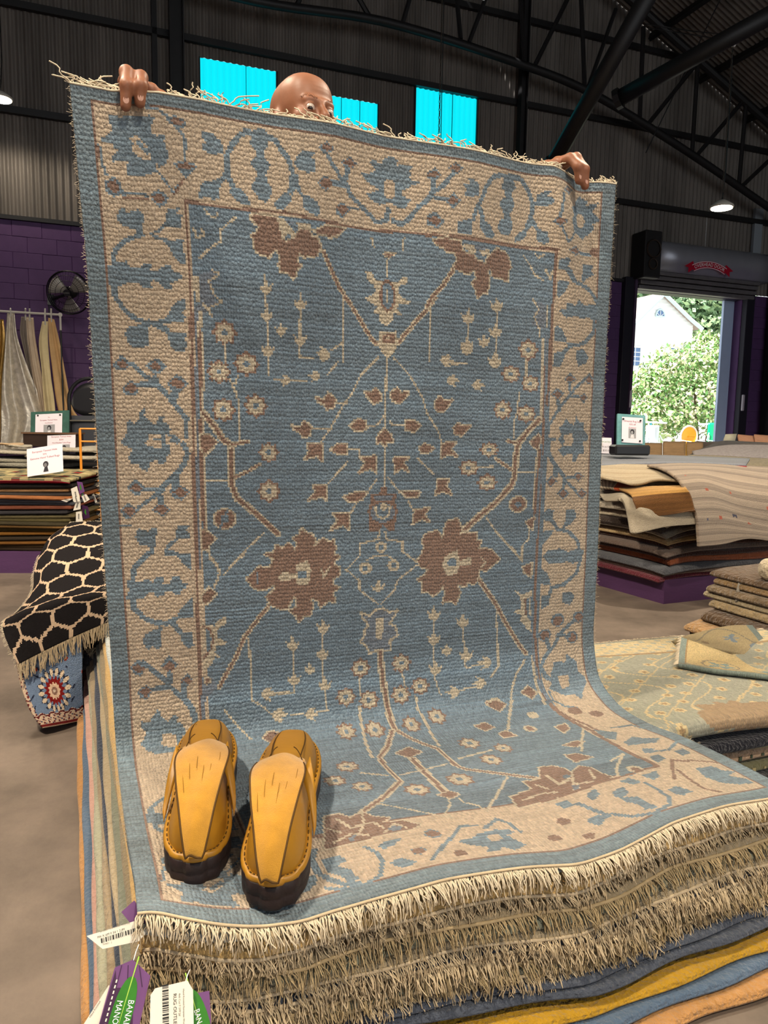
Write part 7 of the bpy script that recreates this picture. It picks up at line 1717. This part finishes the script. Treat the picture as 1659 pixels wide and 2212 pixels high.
# ---- beige and blue grey pile beside the main one
def bg_fn(x0, x1, y0, y1, z0, t, ph, sk=0.): return lambda a, b, s: wsa(np.stack([x0+(x1-x0)*a, y0+.010*np.sin(a*7+ph)+(y1-y0)*b+sk*a, z0+t*s+.006*np.sin(a*6+ph)*(z0+t)/.22], -1))
zz = 0.
for i, (t, c, lab, y0) in enumerate([(.03, '4a3a30', 'dark brown rug lowest in the beige pile', .37), (.028, '2b2a2b', 'black rug with pale dots in the beige pile', .33), (.026, '6d6a4c', 'olive rug with pale stripes in the beige pile', .355), (.030, 'a68a70', 'rosy beige rug with dark motifs in the beige pile', .35), (.022, '8f8762', 'khaki striped rug in the beige pile', .36), (.032, '15161f', 'midnight navy rug under the beige blue one', .34)]):
    e = thing('folded_rug', ws(1.6, .6, zz), lab, 'rug'); fn = bg_fn(1.285, 2.7, y0, 1.02, zz, t, i*1.9, -.05); slab('pile', fn, 40, 12, wool('bg%d' % i, c), e, t, t*.5, 1.4, .65)
    if i in (1, 2, 3):
        b = MB(); g = np.random.default_rng(i)
        for a_ in np.linspace(.01, .45, 46 if i == 1 else 16):
            for s in ((.25, .4, .55, .7) if i == 1 else (.5,)):
                p = fn(np.array([a_]), np.array([0.]), np.array([s]))[0]-EY*(.0015); b.box(p, EX*(.0035 if i == 1 else .006*g.uniform(.3, 1)), EY*.001, EZ*(.0025 if i == 1 else .006*g.uniform(.4, 1)))
        b.obj('woven_dots' if i == 1 else 'woven_motif', mat('wd%d' % i, ('', 'b9a98c', 'a99b72', '3f4a3c')[i], .95), e)['kind'] = 'stuff'
    zz += t+.001
fnb = bg_fn(1.275, 2.72, .335, 1.04, zz, .05, .7, -.05)
def sagepat(u, v):
    c = np.tile(np.array(lin('a3a291')), u.shape+(1,)); x = u*22; y = v*12.
    c[(np.abs(np.sin(x*1.3+np.sin(y*1.1)*2)) < .10)] = lin('d3bf92'); r = np.hypot((x % 1.)-.5, (y % 1.)-.5); k = (np.floor(x)*7+np.floor(y)*3) % 5 < 2.5; c[(r < .26) & k] = lin('d3bf92'); c[(r < .13) & k] = lin('a98d66')
    c[(np.abs(np.sin(x*.9-y*1.2)) < .06)] = lin('cdb98e'); c[(v > .8)] = lin('d6c398'); q = (v > .8) & (np.sin(x*6)*np.sin(y*9+1) > .45); c[q] = lin('b3b3a2'); c[np.abs(v-.8) < .012] = lin('a98d66'); c[v > .985] = lin('a3a291')
    q = (np.hypot((x-5.0)/2.0, (y-1.)/.9) < 1+.2*np.sin(8*np.arctan2(y-1., x-5.))); c[q] = lin('a58b6c'); return c
A_ = np.linspace(0, 1, 200); prof = [(.035, .0), (.012, .004), (.0, .02), (.004, .04), (.02, .05)]+[(y, .052) for y in np.linspace(.05, .70, 60)]
Gb = np.array([[ws(1.275+1.44*a, .335-.05*a+.010*math.sin(a*7+.7)+py, zz+pz+.006*math.sin(a*6+.7)+.004*math.sin(py*14+a*9)) for a in A_] for py, pz in prof])
e = thing('wool_rug', ws(1.8, .6, zz), 'beige and grey blue floral wool rug topping the pile beside the main one', 'rug'); sheet('pile', cr(Gb, 130, 0), .012, m_pile, e, sagepat, (1.44, .75), back=lin('8f866c')); fringe('fringe', along(Gb[-1], 300), EY*.8+EZ*.2, .03, .4, e, m_fringe3, .0013, 5, 4, .006)
slab('fold', bg_fn(1.30, 2.69, .37, 1.01, zz-.0005, .038, .7, -.05), 30, 12, wool('bgfold', '8b8878'), e, .038, .015, 1.4, .65)
# turned corner of the next rug
zf = zz+.055
def cream_bd(u, v):
    c = np.tile(np.array(lin('d5bb84')), u.shape+(1,)); c[(v > .90) | (u < .05)] = lin('8d9a90'); c[(np.abs(u-.055) < .006) | (np.abs(v-.88) < .012)] = lin('b08c5c'); q = np.hypot((u-.33)/.16, (v-.62)/.20); c[np.abs(q-1) < .06] = lin('9c8a70'); th = np.arctan2(v-.62, u-.33); c[q < .55+.25*np.cos(5*th)] = lin('8fa09b'); c[q < .22] = lin('d5bb84'); q = np.hypot((u-.70)/.10, (v-.6)/.16); c[q < .6+.4*np.cos(4*np.arctan2(v-.6, u-.7))] = lin('8fa09b'); c[np.abs(v-.75-.1*np.sin(u*14)) < .02] = lin('93a099'); c[v > .90] = lin('8d9a90'); return c
tri = [[(1472, 1376, 2.52), (1540, 1400, 2.50), (1600, 1420, 2.50), (1668, 1440, 2.50), (1740, 1455, 2.5)], [(1468, 1402, 2.42), (1540, 1420, 2.38), (1600, 1436, 2.36), (1668, 1450, 2.34), (1740, 1462, 2.34)], [(1466, 1424, 2.33), (1540, 1438, 2.28), (1600, 1446, 2.26), (1668, 1455, 2.24), (1740, 1466, 2.22)], [(1465, 1434, 2.30), (1540, 1446, 2.25), (1600, 1452, 2.23), (1668, 1460, 2.21), (1740, 1472, 2.19)]]
e = thing('wool_rug', at_y(1560, 1440, 2.3), 'honey cream rug corner folded back over the beige blue rug', 'rug'); Gt = px_sheet(tri, 50, 90); psheet('pile', Gt, .014, m_pile, e, cream_bd, (.6, .3), back=lin('a8986c')); fringe('fringe', along(Gt[:, 0], 90), -EX*.9, .022, .2, e, m_fringe3, .0012, 4, 3, .004)
und = [[(1440, 1384, 2.66), (1500, 1368, 2.72), (1570, 1352, 2.80), (1625, 1350, 2.86)], [(1458, 1386, 2.6), (1520, 1380, 2.64), (1590, 1375, 2.68), (1650, 1380, 2.70)], [(1472, 1378, 2.53), (1540, 1398, 2.52), (1600, 1412, 2.52), (1690, 1425, 2.52)]]
def under(u, v):
    c = np.tile(np.array(lin('a8946a')), u.shape+(1,)); c[(u > .92)] = lin('6f7d78'); q = np.hypot((u-.60)/.08, (v-.55)/.16); th = np.arctan2(v-.55, u-.6); c[q < .7+.4*np.cos(5*th)] = lin('6d7d88'); c[np.hypot((u-.85)/.08, (v-.85)/.2) < 1] = lin('6d7d88'); c[np.abs(v-.35-.3*np.sin(u*9)) < .03] = lin('7d735c'); c[np.hypot((u-.3)/.04, (v-.75)/.1) < 1] = lin('8a7350'); return c
psheet('turned_back', px_sheet(und, 40, 60), .012, m_pile, e, under, (.6, .3))
# ---- brown shaggy pile
shag = lambda nm, c: mat(nm, c, 1., 1., 60, .35, 25, spec=.05, bdist=.02, sheen=.3)
zz = 0.; bp0 = at_y(1664, 1425, 2.85)*[1, 1, 0]; g = np.random.default_rng(21)
brow = [('3b3026', 'dark moss', .10, .055), ('3a2a1c', 'black brown', .0, .05), ('7d5d3a', 'caramel', -.02, .05), ('493522', 'bark brown', .02, .04), ('9a7850', 'tan', .0, .04), ('4d3a26', 'chestnut', .05, .045), ('8d7a5a', 'straw', .10, .04), ('93856a', 'wheat', .11, .035), ('6b5a44', 'fawn', .10, .035), ('7a6242', 'peanut', .12, .035), ('574431', 'cocoa', .12, .03)]
for i, (c, nm, l0, t) in enumerate(brow):
    t *= .86
    e = thing('shaggy_rug', bp0+EZ*zz, nm+' shaggy rug in the tall pile behind the beige one', 'rug')
    def fn(a, b, s, l0=l0, zz=zz, t=t, i=i): x = l0-.10+1.3*a; dr = -.10*np.clip((.12-x)/.25, 0, 1)**1.5*min(1, i/4); return bp0+x[..., None]*EX+(.02*math.sin(i*2.)+.012*np.sin(x*9+i)+.34*b)[..., None]*EY+(zz+t*s+dr*.6)[..., None]*EZ
    slab('pile', fn, 40, 14, shag('shag%d' % i, c), e, t, t*.5, 1.3, .34)
    a = np.linspace(.0, .6, 170)[None]; R_ = fn(a, np.zeros_like(a), np.full_like(a, .6))[0]; fringe('tufts', R_, -EY*.8-EZ*.2, .020, .6, e, shag('tuft%d' % i, ('9c7b52', '6b5238', 'b08c60')[i % 3]), .0022, 4, 3, .006, seed=i); zz += t+.001
e = thing('shaggy_rug', bp0+EZ*zz, 'grey rug curled down over the open side of the brown pile', 'rug')
psheet('pile', px_sheet([[(1668, 1238, 3.05), (1640, 1240, 3.05), (1606, 1246, 3.05), (1594, 1262, 3.04), (1588, 1300, 3.03)], [(1668, 1228, 3.2), (1636, 1230, 3.2), (1600, 1240, 3.2), (1586, 1260, 3.2), (1582, 1300, 3.2)], [(1668, 1218, 3.5), (1634, 1220, 3.5), (1598, 1232, 3.5), (1584, 1252, 3.5), (1580, 1290, 3.5)]], 20, 40), .012, wool('curled grey wool', '8d877c'), e)
e = thing('rolled_rug', at_y(1655, 1235, 2.9), 'rolled cream fleece on top of the brown shaggy pile', 'rug'); q = at_y(1662, 1230, 2.95); MB().tube(np.array([q-EX*.03, q-EX*.01, q+EX*.2, q+EX*.6]), [.03, .045, .048, .048], 16).obj('roll', shag('fleece', 'b3a58c'), e, True)
